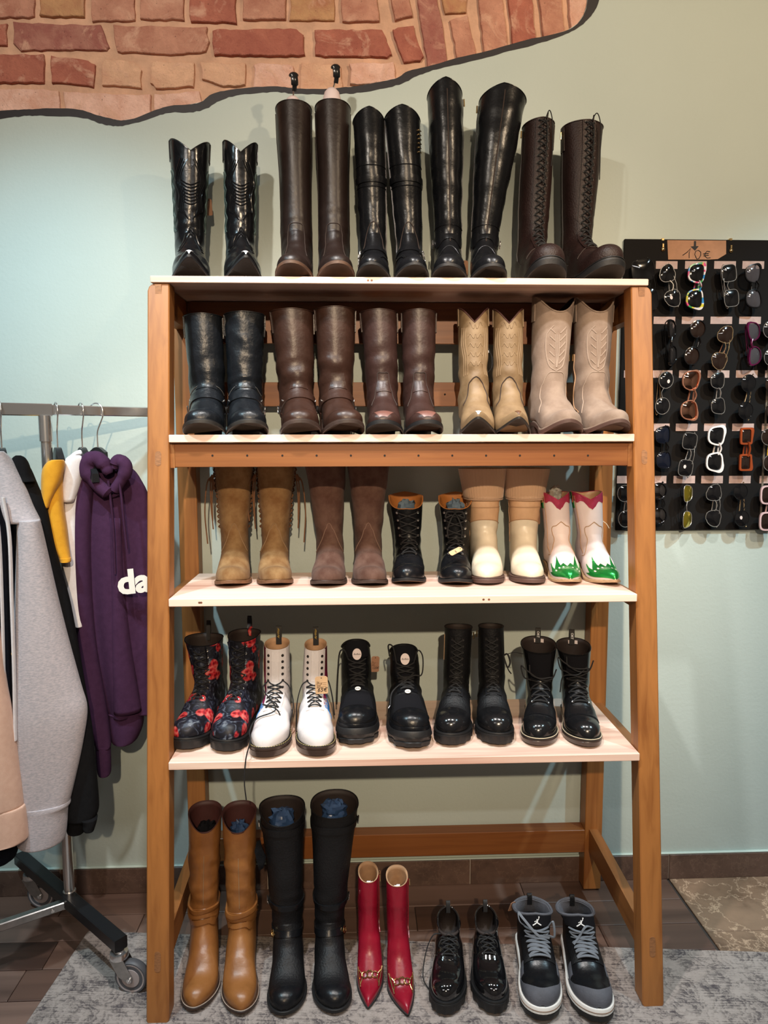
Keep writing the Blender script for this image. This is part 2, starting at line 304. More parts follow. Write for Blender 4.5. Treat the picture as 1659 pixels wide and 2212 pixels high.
bricks = [(R4(-20, -32, 73, 36), 1), (R4(86, -34, 182, 35), 2), (R4(195, -34, 290, 43), 1), (R4(302, -34, 397, 41), 1), (R4(409, -34, 509, 47), 0), (R4(524, -34, 616, 42), 1), (R4(627, -34, 722, 43), 2), ([(736, -34), (812, -34), (820, 44), (738, 47)], 1),
 (R4(-60, 52, 12, 95), 0), ([(26, 46), (218, 54), (233, 102), (228, 106), (46, 107), (28, 94)], 4), ([(243, 54), (300, 55), (445, 58), (449, 85), (444, 112), (380, 117), (250, 111)], 1), ([(457, 64), (640, 61), (654, 74), (657, 120), (460, 118)], 0), ([(680, 63), (828, 64), (846, 115), (838, 122), (700, 122), (681, 117)], 0),
 (R4(-20, 117, 95, 178), 0), ([(107, 120), (190, 128), (203, 140), (203, 187), (110, 176)], 0), ([(226, 128), (290, 132), (305, 150), (303, 188), (218, 182), (217, 140)], 3), ([(326, 131), (418, 136), (420, 186), (336, 190), (323, 176)], 3), ([(433, 134), (531, 138), (531, 184), (480, 186), (437, 170)], 3), ([(550, 136), (636, 140), (634, 190), (546, 190)], 5), ([(650, 136), (735, 140), (742, 195), (648, 196)], 3), ([(757, 136), (850, 136), (856, 178), (758, 182)], 5),
 ([(-30, 190), (90, 192), (128, 198), (128, 250), (-30, 250)], 5), ([(137, 198), (240, 202), (325, 205), (325, 268), (142, 268)], 5), ([(333, 205), (428, 196), (440, 232), (333, 258)], 5),
 ([(838, -34), (880, -34), (890, 34), (855, 41)], 1), ([(847, 64), (860, 60), (892, 53), (913, 120), (910, 132), (872, 132)], 0), ([(897, -34), (938, -34), (958, 60), (968, 150), (925, 150)], 4), ([(950, -34), (1012, -34), (1006, 26), (962, 26)], 2), ([(972, 40), (1010, 32), (1030, 120), (990, 134)], 1), ([(1030, -34), (1082, -34), (1098, 108), (1048, 122)], 1), ([(1095, -34), (1148, -34), (1158, 96), (1110, 108)], 0), ([(1162, -34), (1212, -34), (1220, 74), (1174, 84)], 1), ([(1226, -34), (1275, -34), (1270, 60), (1234, 72)], 5)]
rng = random.Random(11)
for y0, y1, k_ in ((-34, 38, 0), (50, 106, 1), (118, 180, 0), (192, 250, 1)):      # the courses go on to the left and above the view
    x = -34 if k_ == 0 else -72
    while x > -560:
        w = 96 if k_ == 0 else 200
        bricks.append((R4(x-w, y0, x, y1), rng.randrange(6))); x -= w+13
for y0, y1, k_ in ((-100, -46, 1), (-172, -112, 0)):
    x = -560+40*k_
    while x < 1200:
        w = 96 if k_ == 0 else 200
        bricks.append((R4(x, y0, x+w, y1), rng.randrange(5))); x += w+13
for poly, c in bricks:
    P = [atY(x, y, 0.004)[[0, 2]] for x, y in poly]; cx = sum(p[0] for p in P)/len(P); cz = sum(p[1] for p in P)/len(P)
    fine = []
    for i in range(len(P)):      # chipped edges
        a, b_ = P[i], P[(i+1) % len(P)]; d = math.hypot(*(b_-a)); m = max(2, int(d/.018))
        for j in range(m):
            p = a+(b_-a)*j/m; q = .0022 if j else .004
            fine.append((p[0]+rng.uniform(-q, q)-cx, p[1]+rng.uniform(-q, q)-cz))
    rec = rng.uniform(.001, .006); G = []
    for s_, y in ((1.0, .02), (1.0, rec+.005), (.985, rec+.0015), (.94, rec)):
        G.append([(p[0]*s_, y, p[1]*s_) for p in fine])
    mb = MB().grid(G, cv=True, flip=False); b0 = len(mb.v)-len(fine); mb.f.append(tuple(range(b0, b0+len(fine))))
    o = fixn(mb.build('brick', BRK[c], wall, False)); o.location = (cx, 0, cz)

# ------------------------------------------------------------------ floor: wood-look plank tiles, marble tiles to the right, tile skirting
fl = struct(MB().box((-3.2, -5.4, -.04), (3.2, 0.02, -.006)).build('floor', mat('floor_grout', (.05, .04, .035), .9), None, False))
PLK = [wood('plank_tile_%d' % i, 'X', a, b_, .42, .22) for i, (a, b_) in enumerate([((.155, .09, .066), (.058, .031, .023)), ((.195, .12, .093), (.078, .045, .035)), ((.12, .066, .048), (.043, .023, .018))])]
rng = random.Random(2); y = 0.0; row = 0
while y > -2.3:
    x = -2.6+rng.uniform(0, .5); x = -2.6
    if row == 0: xs = [-2.6, -1.9, -1.0, -.28, .55, 1.075]
    elif row == 1: xs = [-2.6, -1.5, -.72, .17, .52, 1.075]
    elif row == 2: xs = [-2.6, -1.75, -.95, -.1, .75, 1.075]
    else:
        st = rng.uniform(.2, .9); xs = [-2.6, -2.6+st, -2.6+st+.9, -2.6+st+1.8, 1.075]
    for a, b_ in zip(xs[:-1], xs[1:]):
        o = MB().box((a-(a+b_)/2+.001, -.058, -.006), (b_-(a+b_)/2-.001, .058, 0), .0012).build('plank', rng.choice(PLK), fl, False); o.location = ((a+b_)/2, y-.0595, 0)
    y -= .119; row += 1
def marble(name, base, vein, dark, rough=.35, sc=5):
    m, N, L, b = nodes(name); tc = N.new('ShaderNodeTexCoord')
    oi = N.new('ShaderNodeObjectInfo'); va = N.new('ShaderNodeVectorMath'); va.operation = 'ADD'; mu = N.new('ShaderNodeMath'); mu.operation = 'MULTIPLY'; mu.inputs[1].default_value = 9.; L.new(oi.outputs['Random'], mu.inputs[0])
    L.new(tc.outputs['Object'], va.inputs[0]); L.new(mu.outputs[0], va.inputs[1])
    n = N.new('ShaderNodeTexNoise'); n.inputs['Scale'].default_value = sc; n.inputs['Detail'].default_value = 7; n.inputs['Roughness'].default_value = .65; L.new(va.outputs[0], n.inputs[0])
    r = ramp(N, [(.32, dark), (.5, base), (.68, tuple(min(1, c*1.25) for c in base))]); L.new(n.outputs[0], r.inputs[0])
    wv = N.new('ShaderNodeTexVoronoi'); wv.feature = 'DISTANCE_TO_EDGE'; wv.inputs['Scale'].default_value = sc*1.1
    vm = N.new('ShaderNodeVectorMath'); vm.operation = 'MULTIPLY_ADD'; vm.inputs[1].default_value = (.35, .35, .35); L.new(n.outputs['Color'], vm.inputs[0]); L.new(va.outputs[0], vm.inputs[2]); L.new(vm.outputs[0], wv.inputs['Vector'])
    rv = ramp(N, [(0., (1, 1, 1)), (.032, (0, 0, 0))]); L.new(wv.outputs['Distance'], rv.inputs[0])
    ml = N.new('ShaderNodeMath'); ml.operation = 'MULTIPLY'; L.new(rv.outputs[0], ml.inputs[0]); L.new(n.outputs[0], ml.inputs[1])
    mx = N.new('ShaderNodeMixRGB'); mx.inputs[2].default_value = (*vein, 1); L.new(ml.outputs[0], mx.inputs[0]); L.new(r.outputs[0], mx.inputs[1]); L.new(mx.outputs[0], b.inputs['Base Color'])
    b.inputs['Roughness'].default_value = rough; return m
MARB = marble('marble_tile', (.24, .155, .10), (.80, .58, .40), (.12, .072, .045), .35, 6.5); SKIRT = marble('skirting_tile', (.115, .068, .050), (.22, .14, .10), (.065, .038, .029), .4, 9)
for yy, y2 in ((0, -.28), (-.282, -.88), (-.882, -1.48), (-1.482, -2.2)):
    for a, b_ in ((1.084, 1.69), (1.692, 2.3)):
        o = MB().box((a, y2, -.006), (b_, yy, .0005), .0015).build('floor_tile', MARB, fl, False)
xs = [-2.44, -1.74, -1.035, -.33, .374, 1.08, 1.785, 2.5]
sk = struct(MB().box((-2.5, -.006, 0), (2.5, -.0005, .0905)).build('baseboard_back', mat('skirting_grout', (.45, .38, .32), .9), None, False))
for a, b_ in zip(xs[:-1], xs[1:]):
    o = MB().box((a-(a+b_)/2+.0016, -.011, .001), (b_-(a+b_)/2-.0016, -.004, .0905), .0012).build('tile', SKIRT, sk, False); o.location = ((a+b_)/2, 0, 0)
for i, (a, b_) in enumerate(((-2.5, 2.5),)):
    struct(MB().box((a, -.010, .0912), (b_, -.0002, .0975), .002).build('trim_1', mat('pale_green_sealant', (.52, .62, .56), .5), None, False))

# rug
def rug_mat():
    m, N, L, b = nodes('distressed_grey_rug'); tc = N.new('ShaderNodeTexCoord'); V = tc.outputs['Object']
    def tex(t, sc, **k):
        x = N.new(t); x.inputs['Scale'].default_value = sc
        for q, v in k.items(): x.inputs[q].default_value = v
        L.new(V, x.inputs['Vector']); return x
    n1 = tex('ShaderNodeTexNoise', 16, Detail=9, Roughness=.7); 
    wv = N.new('ShaderNodeTexVoronoi'); wv.feature = 'DISTANCE_TO_EDGE'; wv.inputs['Scale'].default_value = 9
    vm = N.new('ShaderNodeVectorMath'); vm.operation = 'MULTIPLY_ADD'; vm.inputs[1].default_value = (.12, .12, .12); L.new(n1.outputs['Color'], vm.inputs[0]); L.new(V, vm.inputs[2]); L.new(vm.outputs[0], wv.inputs['Vector'])
    wr = N.new('ShaderNodeMath'); wr.operation = 'SINE'; mu = N.new('ShaderNodeMath'); mu.operation = 'MULTIPLY'; mu.inputs[1].default_value = 48.; L.new(wv.outputs['Distance'], mu.inputs[0]); L.new(mu.outputs[0], wr.inputs[0])
    mp = N.new('ShaderNodeMapping'); mp.inputs['Scale'].default_value = (6, 260, 1); L.new(V, mp.inputs[0]); st = N.new('ShaderNodeTexNoise'); st.inputs['Scale'].default_value = 1; st.inputs['Detail'].default_value = 3; L.new(mp.outputs[0], st.inputs[0])
    a1 = N.new('ShaderNodeMath'); a1.operation = 'MULTIPLY_ADD'; a1.inputs[1].default_value = .085; L.new(wr.outputs[0], a1.inputs[0]); L.new(n1.outputs[0], a1.inputs[2])
    a2 = N.new('ShaderNodeMath'); a2.operation = 'MULTIPLY_ADD'; a2.inputs[1].default_value = .55; L.new(st.outputs[0], a2.inputs[0]); L.new(a1.outputs[0], a2.inputs[2])
    r = ramp(N, [(.56, (.075, .064, .070)), (.68, (.165, .142, .134)), (.78, (.285, .246, .225)), (.92, (.36, .312, .285))]); L.new(a2.outputs[0], r.inputs[0]); L.new(r.outputs[0], b.inputs['Base Color'])
    b.inputs['Roughness'].default_value = .97; b.inputs['Specular IOR Level'].default_value = .1
    bp = N.new('ShaderNodeBump'); bp.inputs['Strength'].default_value = .5; bp.inputs['Distance'].default_value = .003; L.new(st.outputs[0], bp.inputs['Height']); L.new(bp.outputs[0], b.inputs['Normal']); return m
rug = MB().box((0, -1.85, 0), (2.7, 0, .006), .002).build('rug', rug_mat(), None, False)
rug.location = (-.873, -.203, .0008); rug.rotation_euler.z = -.0862
tag(rug, 'grey distressed patterned rug lying under the front of the shoe rack', 'rug')

# ------------------------------------------------------------------ shoe rack: oak ladder frame with pine boards
XL, XR, PW, ZTOP = -.5827, .8173, .0592, 1.9767
def yf(z): return -.5758+(.2515/1.9767)*z
SH = {1: 1.9767, 2: 1.5432, 3: 1.1034, 4: .6714}; BT = {1: .0185, 2: .021, 3: .0215, 4: .021}
RUGZ = .0068
rack = thing('shoe_rack', 'tall oak ladder rack with four pale pine boards full of footwear', 'shelf', (0, 0, RUGZ))
def rk(mb, name, m, smooth=False): mb.xf(Matrix.Translation((0, 0, -RUGZ))); return mb.build(name, m, rack, smooth)
for x0, s_ in ((XL, -1), (XR-PW, 1)):
    G = []; x1 = x0+PW                          # front post: leaning, outer top corner rounded
    rows = [(RUGZ, 0), (RUGZ+.004, 1), (.3, 1), (.7, 1), (1.1, 1), (1.5, 1), (1.8, 1), (ZTOP-.020, 1), (ZTOP-.009, 2), (ZTOP-.003, 3), (ZTOP-.0004, 4)]
    for z, t in rows:
        e = {0: .002, 1: 0, 2: .004, 3: .010, 4: .019}[t]; a, b_ = (x0+e, x1-(0 if t > 1 else e)) if s_ < 0 else (x0+(0 if t > 1 else e), x1-e)
        y0 = yf(z); y1 = y0+.058; c = .003
        G.append([(a+c, y0, z), (b_-c, y0, z), (b_, y0+c, z), (b_, y1-c, z), (b_-c, y1, z), (a+c, y1, z), (a, y1-c, z), (a, y0+c, z)])
    mb = MB().grid(G, cv=True); nn = len(mb.v); mb.f += [tuple(range(7, -1, -1)), tuple(range(nn-8, nn))]
    rk(mb, 'front_post', OAK_Z)
    rk(MB().box((x0, -.0645, RUGZ), (x1, -.0085, ZTOP), .002), 'rear_post', OAK_Z)
    # side rails top and bottom, and joints showing on the face
    rk(MB().box((x0+.012, -.30, ZTOP-.085), (x1-.012, -.06, ZTOP-.003)), 'side_rail', OAK_Y)
    mb = MB(); mb.add([(xx, yy, zz) for xx in (x0+.014, x1-.014) for yy, zz in ((-.50, .118), (-.50, .195), (-.06, .225), (-.06, .148))], [(0, 1, 2, 3), (7, 6, 5, 4), (0, 4, 5, 1), (1, 5, 6, 2), (2, 6, 7, 3), (3, 7, 4, 0)])
    rk(fixn(mb.build('tmp', None)) and mb, 'side_stretcher', OAK_Y); bpy.data.objects.remove(bpy.data.objects['tmp'])
    for lvl in (2, 3, 4):
        z = SH[lvl]; rk(MB().box((x0+.014, yf(z)+.055, z-.032), (x1-.014, -.062, z-.001)), 'shelf_bearer', OAK_Y)
    xc = (x0+x1)/2
    for z, h in ((1.500, .040), (.165, .055)):
        pl = MB(); pts = [(xc+.0085*math.cos(t)+(.0 if 1 else 0), z+(h/2-.0085)*(1 if math.sin(t) > 0 else -1)+.0085*math.sin(t)) for t in [k*PI/8+.01 for k in range(16)]]
        pl.add([(p[0], yf(p[1])-.0006, p[1]) for p in pts]+[(p[0], yf(p[1])+.004, p[1]) for p in pts], [tuple(range(15, -1, -1))]+[(i, (i+1) % 16, 16+(i+1) % 16, 16+i) for i in range(16)])
        rk(pl, 'tenon', OAK_END)
    rk(MB().box((xc-.0085, yf(ZTOP-.02)-.0012, ZTOP-.048), (xc+.0085, yf(ZTOP)+.02, ZTOP-.0035)), 'tenon', OAK_END)
XI0, XI1 = XL+PW, XR-PW
pine_knots = {}
rk(MB().box((XL+.010, -.3325, ZTOP+.0004), (XR-.013, -.012, ZTOP+BT[1]), .0015), 'shelf_board', PINE)
for lvl in (2, 3, 4):
    z = SH[lvl]; y0 = yf(z)-.010
    mb = MB().box((XI0+.0015, y0, z), (XI1-.0015, -.075, z+BT[lvl]), .0015); rk(mb, 'shelf_board', PINE)
KNOT = mat('pine_knot', (.20, .075, .035), .5, var=.3, vscale=60)
for lvl, xs_ in ((1, (.02, .03)), (3, (-.44, -.435, .33, .345)), (4, ())):
    for x in xs_:
        z = SH[lvl]+BT[lvl]*.5; y0 = (-.3325 if lvl == 1 else yf(SH[lvl])-.010)
        rk(MB().add([(x+.0035*math.cos(t), y0-.0002, z+.003*math.sin(t)) for t in [k*PI/4 for k in range(8)]], [tuple(range(8))]), 'knot', KNOT)
# rail under the second board with a row of peg holes
fr = rk(MB().box((XI0+.012, -.372, 1.476), (XI1-.012, -.346, 1.5425), .001), 'front_rail', OAK_X)
for px in (459, 534, 610, 684, 758, 831, 904, 977, 1050, 1123, 1197, 1270):
    p = atY(px, 984, -.372); mb = MB().lathe([(.0016, .0), (.0030, .0), (.0030, .0005)], 10, (0, -1, 0), (0, 0, 0))
    o = mb.build('peg_hole', mat('hole_dark', (.012, .008, .006), .9) if px == 459 else bpy.data.materials['hole_dark'], fr, False); o.location = (p[0], p[1]-.0002, p[2]-RUGZ)
for x in (XI0, XI1-.012): rk(MB().box((x, -.372, 1.474), (x+.012, -.09, 1.5428)), 'bearer_end', OAK_Y)
rk(MB().box((XI0, -.078, 1.849), (XI1, -.058, ZTOP-.002), .001), 'back_rail', OAK_X)
rk(MB().box((XI0, -.060, 1.656), (XI1, -.040, 1.731), .001), 'back_slat', OAK_X)
o = rk(MB().lathe([(.002, 0), (.0032, 0), (.0032, .0004)], 10, (0, -1, 0), tuple(atY(961, 852, -.060)+np.array([0, -.0002, 0]))), 'peg_hole', bpy.data.materials['hole_dark'])
rk(MB().box((XI0, -.0645, .142), (XI1, -.012, .222), .0015), 'rear_stretcher', OAK_X)

# ------------------------------------------------------------------ the rest of the shop: ceiling and the walls behind the viewer
SHOPW = mat('shop_wall_paint', (.50, .44, .38), .8)
struct(MB().box((-3.2, -5.4, 3.25), (3.2, .02, 3.30)).build('ceiling', mat('ceiling_white', (.42, .39, .36), .9), None, False))
struct(MB().box((-3.2, -5.45, 0), (3.2, -5.40, 3.25)).build('wall_front', SHOPW, None, False))
struct(MB().box((-3.25, -5.4, 0), (-3.20, .02, 3.25)).build('wall_left', SHOPW, None, False)); struct(MB().box((3.20, -5.4, 0), (3.25, .02, 3.25)).build('wall_right', SHOPW, None, False))

# ------------------------------------------------------------------ footwear kit
NS = 44
def se(th, pu, pl):
    c, s_ = math.cos(th), math.sin(th); p = pu if c >= 0 else pl
    return math.copysign(abs(c)**(2/p), c), math.copysign(abs(s_)**(2/p), s_)
class Boot:
    """A shoe last grown into rings: toe tip -> vamp -> heel and ankle -> shaft. Local frame: heel at y=0, toe towards -y."""
    D = dict(L=.285, bw=.048, hw=.033, wst=.036, th=.046, ih=.078, tn=2.4, tm=2.0, f0=.68, sole=.009, hh=.03, spring=.014, za=.17, af=.128, ab=.012, aw=.042,
             shaft=[], lean=(0, 0), asym=.010, side=1, wr=0., wz=(.10, .24), wf=(18, 18, 55), cut=None, cutz=.06, flat=False, tk=2.3, seed=0, vc=.34, margin=.005)
    def __init__(s, **k):
        for q, v in {**Boot.D, **k}.items(): setattr(s, q, v)
        L = s.L; rows = []
        nf = 15
        for i in range(nf):
            f = 1-.38*(i/(nf-1))**1.7; f = min(f, .9993)
            h = s.h(f); rows.append([f*L, s.zs(f)+h, f*L, s.zs(f), s.out(f), s.vc, 2.15, 6.])
        z0 = s.zs(.62)+s.h(.62); F0 = .62*L; K = [rows[-2], rows[-1]]
        for t, by, bz, w in ((.2, .47*L, 0, s.out(.58)*.98), (.4, .30*L, 0, max(s.wst, .88*s.bw)), (.56, .14*L, .0, .5*(s.wst+s.aw)*1.06), (.70, .03*L, .010, s.aw*.975), (.85, -.004, .042, s.aw*.99), (1., s.ab, .085, s.aw)):
            y = s.af+(F0-s.af)*(1-t)**1.75; z = z0+(s.za-z0)*t**1.2
            c = s.vc+(.5-s.vc)*t; K.append([y, z, by, s.zs(max(by/L, 0))+bz, w, c, 2.15, 6-3.6*t])
        zb = K[-1][3]
        for z, y1, y0, hw in s.shaft:
            K.append([y1, z, y0, max(z-.0, zb+.01), hw, .5, 2.2, 2.3])
        s.zt = K[-1][1]
        dense = [r for r in rows]; K = np.array(K); m = 1.0
        for i in range(1, len(K)-1):
            d = max(abs(K[i+1][1]-K[i][1]), abs(K[i+1][3]-K[i][3]), abs(K[i+1][2]-K[i][2])); n = max(3, int(d/.010))
            for j in range(1, n+1): dense.append(catmull(K, i+j/n))
        s.nfoot = nf; R = np.zeros((len(dense), NS, 3))
        for i, (fy, fz, by, bz, w, c, pu, pl) in enumerate(dense):
            for j in range(NS):
                v, x = se(j*2*PI/NS, pu, pl); t = c+(v*(1-c) if v >= 0 else v*c)
                R[i, j] = (x*w, -(by+(fy-by)*t), bz+(fz-bz)*t)
        s.R = R
        zmax = s.zt; zl = .12
        f = np.clip(-R[:, :, 1]/L, 0, 1.1); R[:, :, 0] += s.side*s.bend(f)
        t = np.clip((R[:, :, 2]-zl)/max(zmax-zl, .01), 0, None); R[:, :, 0] += s.lean[0]*t**1.15; R[:, :, 1] += s.lean[1]*t**1.15
        if s.cut:
            th = np.arange(NS)*2*PI/NS; cz = np.array([s.cut(a) for a in th])
            tt = np.clip((R[:, :, 2]-(zmax-s.cutz))/s.cutz, 0, 1); R[:, :, 2] += cz[None, :]*tt*tt
        s.normals()
        if s.wr:
            for i in range(nf-6, len(R)):
                for j in range(NS):
                    p = R[i, j]; z = p[2]; a, b_ = s.wz
                    k = smooth01((z-a+.05)/.05)*smooth01((b_+.05-z)/.05)
                    q = Vector((p[0]*s.wf[0]+s.seed*3.1, p[1]*s.wf[1], p[2]*s.wf[2]+p[1]*12))
                    R[i, j] = p+s.Nn[i, j]*s.wr*(k*noise.noise(q)*1.0+.25*noise.noise(q*.31))
            s.normals()
        s.arc = np.concatenate([[0], np.cumsum(np.linalg.norm(np.diff(R[:, 0], axis=0), axis=1))])
    def normals(s):
        R = s.R; du = np.gradient(R, axis=0); dv = np.roll(R, -1, 1)-np.roll(R, 1, 1)
        n = np.cross(dv, du); l = np.linalg.norm(n, axis=2, keepdims=True); n = n/np.maximum(l, 1e-9)
        cen = R.mean(1, keepdims=True); sgn = np.sign(((R-cen)*n).sum(2).mean()); s.Nn = n*sgn
    def bend(s, f): return s.asym*(np.clip((f-.35)/.65, 0, 1.1)**1.6*1.35-.35*np.clip((f-.2)/.45, 0, 1))
    def h(s, f):
        if f >= .82:
            q = (f-.82)/.18; return max(.35*s.th*(1-q)+.002, s.th*max(0, 1-q**s.tk)**(1/2.0)) if f < .9995 else .3*s.th
        return s.th+(s.ih-s.th)*((.82-f)/.20)**1.9
    def zs(s, f):
        lift = s.hh*(1-smooth01((f-.24)/.40)); return s.sole+lift+s.sp(f)
    def sp(s, f): return s.spring*max(0, (f-.66)/.34)**1.8
    def out(s, f):
        if f >= s.f0: q = (f-s.f0)/(1-s.f0); return s.bw*max(0, 1-q**s.tn)**(1/s.tm)+.0004
        if f < .13: return s.hw*math.sqrt(max(0, 1-((.13-f)/.13)**2))+.0004
        if f < .42: return s.hw+(s.wst-s.hw)*smooth01((f-.13)/.29)
        return s.wst+(s.bw-s.wst)*smooth01((f-.42)/(s.f0-.42))
    def S(s, u, th, off=0.):
        u = max(0, min(len(s.R)-1.0001, u)); i = int(u); a = u-i; t = (th % (2*PI))*NS/(2*PI); j = int(t) % NS; b_ = t-int(t); j2 = (j+1) % NS
        f = lambda A: (A[i, j]*(1-b_)+A[i, j2]*b_)*(1-a)+(A[i+1, j]*(1-b_)+A[i+1, j2]*b_)*a
        n = f(s.Nn); return f(s.R)+n/max(np.linalg.norm(n), 1e-6)*off
    def uz(s, z): k = s.nfoot-1; return float(np.interp(z, s.R[k:, 0, 2], np.arange(k, len(s.R))))
    def uzt(s, z, th):     # ring index where the surface at this angle reaches height z (ankle and shaft)
        j = int(round(th*NS/(2*PI))) % NS; k = s.nfoot+6; zz = np.maximum.accumulate(s.R[k:, j, 2]); return float(np.interp(z, zz, np.arange(k, len(s.R))))
    def uy(s, f): return float(np.interp(-f*s.L, s.R[:s.nfoot+12, 0, 1], np.arange(s.nfoot+12)))
    def ua(s, a): return float(np.interp(a, s.arc, np.arange(len(s.R))))
    def arcu(s, u): return float(np.interp(u, np.arange(len(s.R)), s.arc))
    def thx(s, u, dx):
        """angle at which the ring is dx metres to the side of its front point"""
        i = int(round(min(u, len(s.R)-1))); x = np.abs(s.R[i, :NS//2, 0]-s.R[i, 0, 0]); x = np.maximum.accumulate(x[:NS//4+2]); return float(np.interp(dx, x, np.arange(len(x))*2*PI/NS))
    # ---- parts
    def upper(s, par, m, name='upper', u0=0, u1=None):
        R = s.R[u0:u1]; mb = MB().grid(R, cv=True)
        if u0 == 0: c = R[0].mean(0); k = len(mb.v); mb.v.append(tuple(c)); mb.f += [(k, (j+1) % NS, j) for j in range(NS)]
        return mb.build(name, m, par, True, 180)
    def lining(s, par, m, depth=.10, t=.0028, fill=None):
        top = len(s.R)-1; G = [s.R[top]]; zt = s.R[top, :, 2].min(); i = top
        while i > s.nfoot+8 and s.R[i, :, 2].mean() > s.R[top, :, 2].mean()-depth:
            G.append(s.R[i]-s.Nn[i]*t); i -= 1
        mb = MB().grid(G, cv=True, flip=True); mb.f.append(tuple(range(len(mb.v)-NS, len(mb.v)))); return mb.build('lining', m, par, True, 180)
    def rim(s, par, m, r=.0016, name='top_binding'):
        return MB().tube([s.R[-1, j]+np.array([0, 0, r*.3]) for j in range(NS)], r, 6, True).build(name, m, par)
    def outline(s, marg, f0=0., f1=1., n=26):
        P = []; fs = [f0+(f1-f0)*(.5-.5*math.cos(PI*i/n)) for i in range(n+1)]
        def pt(f, sg):
            e = 1e-3; a = s.out(max(f-e, 0)); b_ = s.out(min(f+e, 1)); w = s.out(f); dy = 2*e*s.L; dx = b_-a
            nx, ny = dy, -dx; l = math.hypot(nx, ny) or 1; return (sg*(w+marg*nx/l)+s.side*float(s.bend(np.array(f))), f*s.L+marg*ny/l, f)
        P = [pt(f, 1) for f in fs]+[pt(f, -1) for f in fs[::-1]]; return P
    def slab(s, par, m, name, top, bot, marg=None, f0=0., f1=1., lug=0, inset=0., layers=None, n=26):
        """slab under the foot between two height functions of f; layers = [(t, extra margin)]"""
        marg = s.margin if marg is None else marg; G = []
        for t, e in (layers or [(0, -.002), (.12, 0), (.88, 0), (1, -.0012)]):
            O = s.outline(marg+e, f0, f1, n); row = []
            for j, (x, y, f) in enumerate(O):
                f = min(max(f, 0), 1); z = bot(f)+(top(f)-bot(f))*t
                if lug and t < .62 and (j//2) % 2: cx = s.side*float(s.bend(np.array(f))); x = cx+(x-cx)*(1-lug/.05); y = y-lug*(.5 if f > .5 else -.5)
                row.append((x, -y, z))
            G.append(row)
        mb = MB().grid(G, cv=True); k = len(O); mb.f.append(tuple(range(k))); mb.f.append(tuple(range(len(mb.v)-1, len(mb.v)-k-1, -1)))
        return fixn(mb.build(name, m, par, True, 35))
    def leather_sole(s, par, m, mh=None, heel_f=.27, taper=.004, welt=None):
        s.slab(par, m, 'sole', lambda f: s.zs(f)+.0015, lambda f: s.zs(f)-s.sole)
        if s.hh > .004: s.slab(par, mh or m, 'heel', lambda f: s.zs(f)-s.sole+.0005, lambda f: 0., marg=.002, f0=0., f1=heel_f, layers=[(0, -taper), (.03, -taper+.001), (.9, 0), (1, .0)])
        if welt: s.welt(par, welt)
    def welt(s, par, m, dz=.0022, r=.0009, marg=.0028, f0=.25):
        O = [p for p in s.outline(marg, 0, 1, 40) if p[2] > f0]; MB().tube([(x, -y, s.zs(f)+dz) for x, y, f in O], r, 5).build('welt_stitching', m, par)
    def block_sole(s, par, m, lug=.004, top=None, name='sole', layers=None, n=40):
        s.slab(par, m, name, lambda f: s.zs(f)+.001, lambda f: s.sp(f)*.9, lug=lug, layers=layers or [(0, -.003), (.05, 0), (.60, .001), (.63, .0005), (.80, .0), (.83, -.0015), (.87, -.0015), (.90, .0006), (1, -.0005)], n=n)
    def band(s, par, m, name, uc, w, off=.003, th0=0., th1=2*PI, n=44):
        """strap lying on the surface; uc(th) = centre ring, w = half width in metres along the surface"""
        full = th1-th0 > 6.2; G = []
        for i in range(n if full else n+1):
            th = th0+(th1-th0)*i/n; u = uc(th); e = 1e-1; d = np.linalg.norm(s.S(u+.5, th)-s.S(u-.5, th)) or .01; k = w/d
            G.append([s.S(u-k, th, 0), s.S(u-k*.97, th, off), s.S(u, th, off*1.12), s.S(u+k*.97, th, off), s.S(u+k, th, 0)])
        return fixn(MB().grid(G, cu=full).build(name, m, par, True, 50))
    def patch(s, par, m, name, fu, n=14, k=8, off=.002, t0=0., t1=1.):
        """fu(a,b)->(u,th), a and b in 0..1: piece of leather lying on the surface with real edges"""
        G = []
        for i in range(-1, n+2):
            row = []
            for j in range(-1, k+2):
                a, b_ = min(max(i/n, 0), 1), min(max(j/k, 0), 1); u, th = fu(a, b_); o = off if (0 <= i <= n and 0 <= j <= k) else -.0012
                row.append(s.S(u, th, o))
            G.append(row)
        return fixn(MB().grid(G).build(name, m, par, True, 50))
    def line(s, pts, r=.0008, off=.0008, k=5, mb=None):
        mb = mb or MB(); P = curve([np.array([u, t]) for u, t in pts], k); mb.tube([s.S(u, t, off) for u, t in P], r, 5); return mb
    def laces(s, par, m, a0, a1, n, dx=.016, r=.0018, eye=None, hooks=0, style='x', tongue=None, facing=None, ends=True, off=.0045, flat=1., top_extra=0, spread=None):
        """eyelet rows between front arc lengths a0 and a1"""
        A = [a0+(a1-a0)*i/(n-1) for i in range(n)]; U = [s.ua(a) for a in A]; T = [s.thx(u, (dx if spread is None else dx*(1+spread*i/(n-1)))) for i, u in enumerate(U)]
        if tongue is not None:
            tw = lambda a: s.thx(s.ua(a), dx*1.15)
            s.patch(par, tongue, 'tongue', lambda a, b_: (s.ua(a0-.012+(a1-a0+.012)*a), (b_*2-1)*tw(a0-.012+(a1-a0+.012)*a)), 18, 8, .0012)
        if facing is not None:
            for sg in (1, -1):
                def fu(a, b_, sg=sg):
                    aa = a0-.010+(a1-a0+.018)*a; uu = s.ua(aa); t0 = s.thx(uu, dx*.72); return uu, sg*(t0+(s.thx(uu, dx*1.6)-t0)*b_)
                s.patch(par, facing, 'lace_facing', fu, 18, 4, .003)
        mb = MB(); eb = MB()
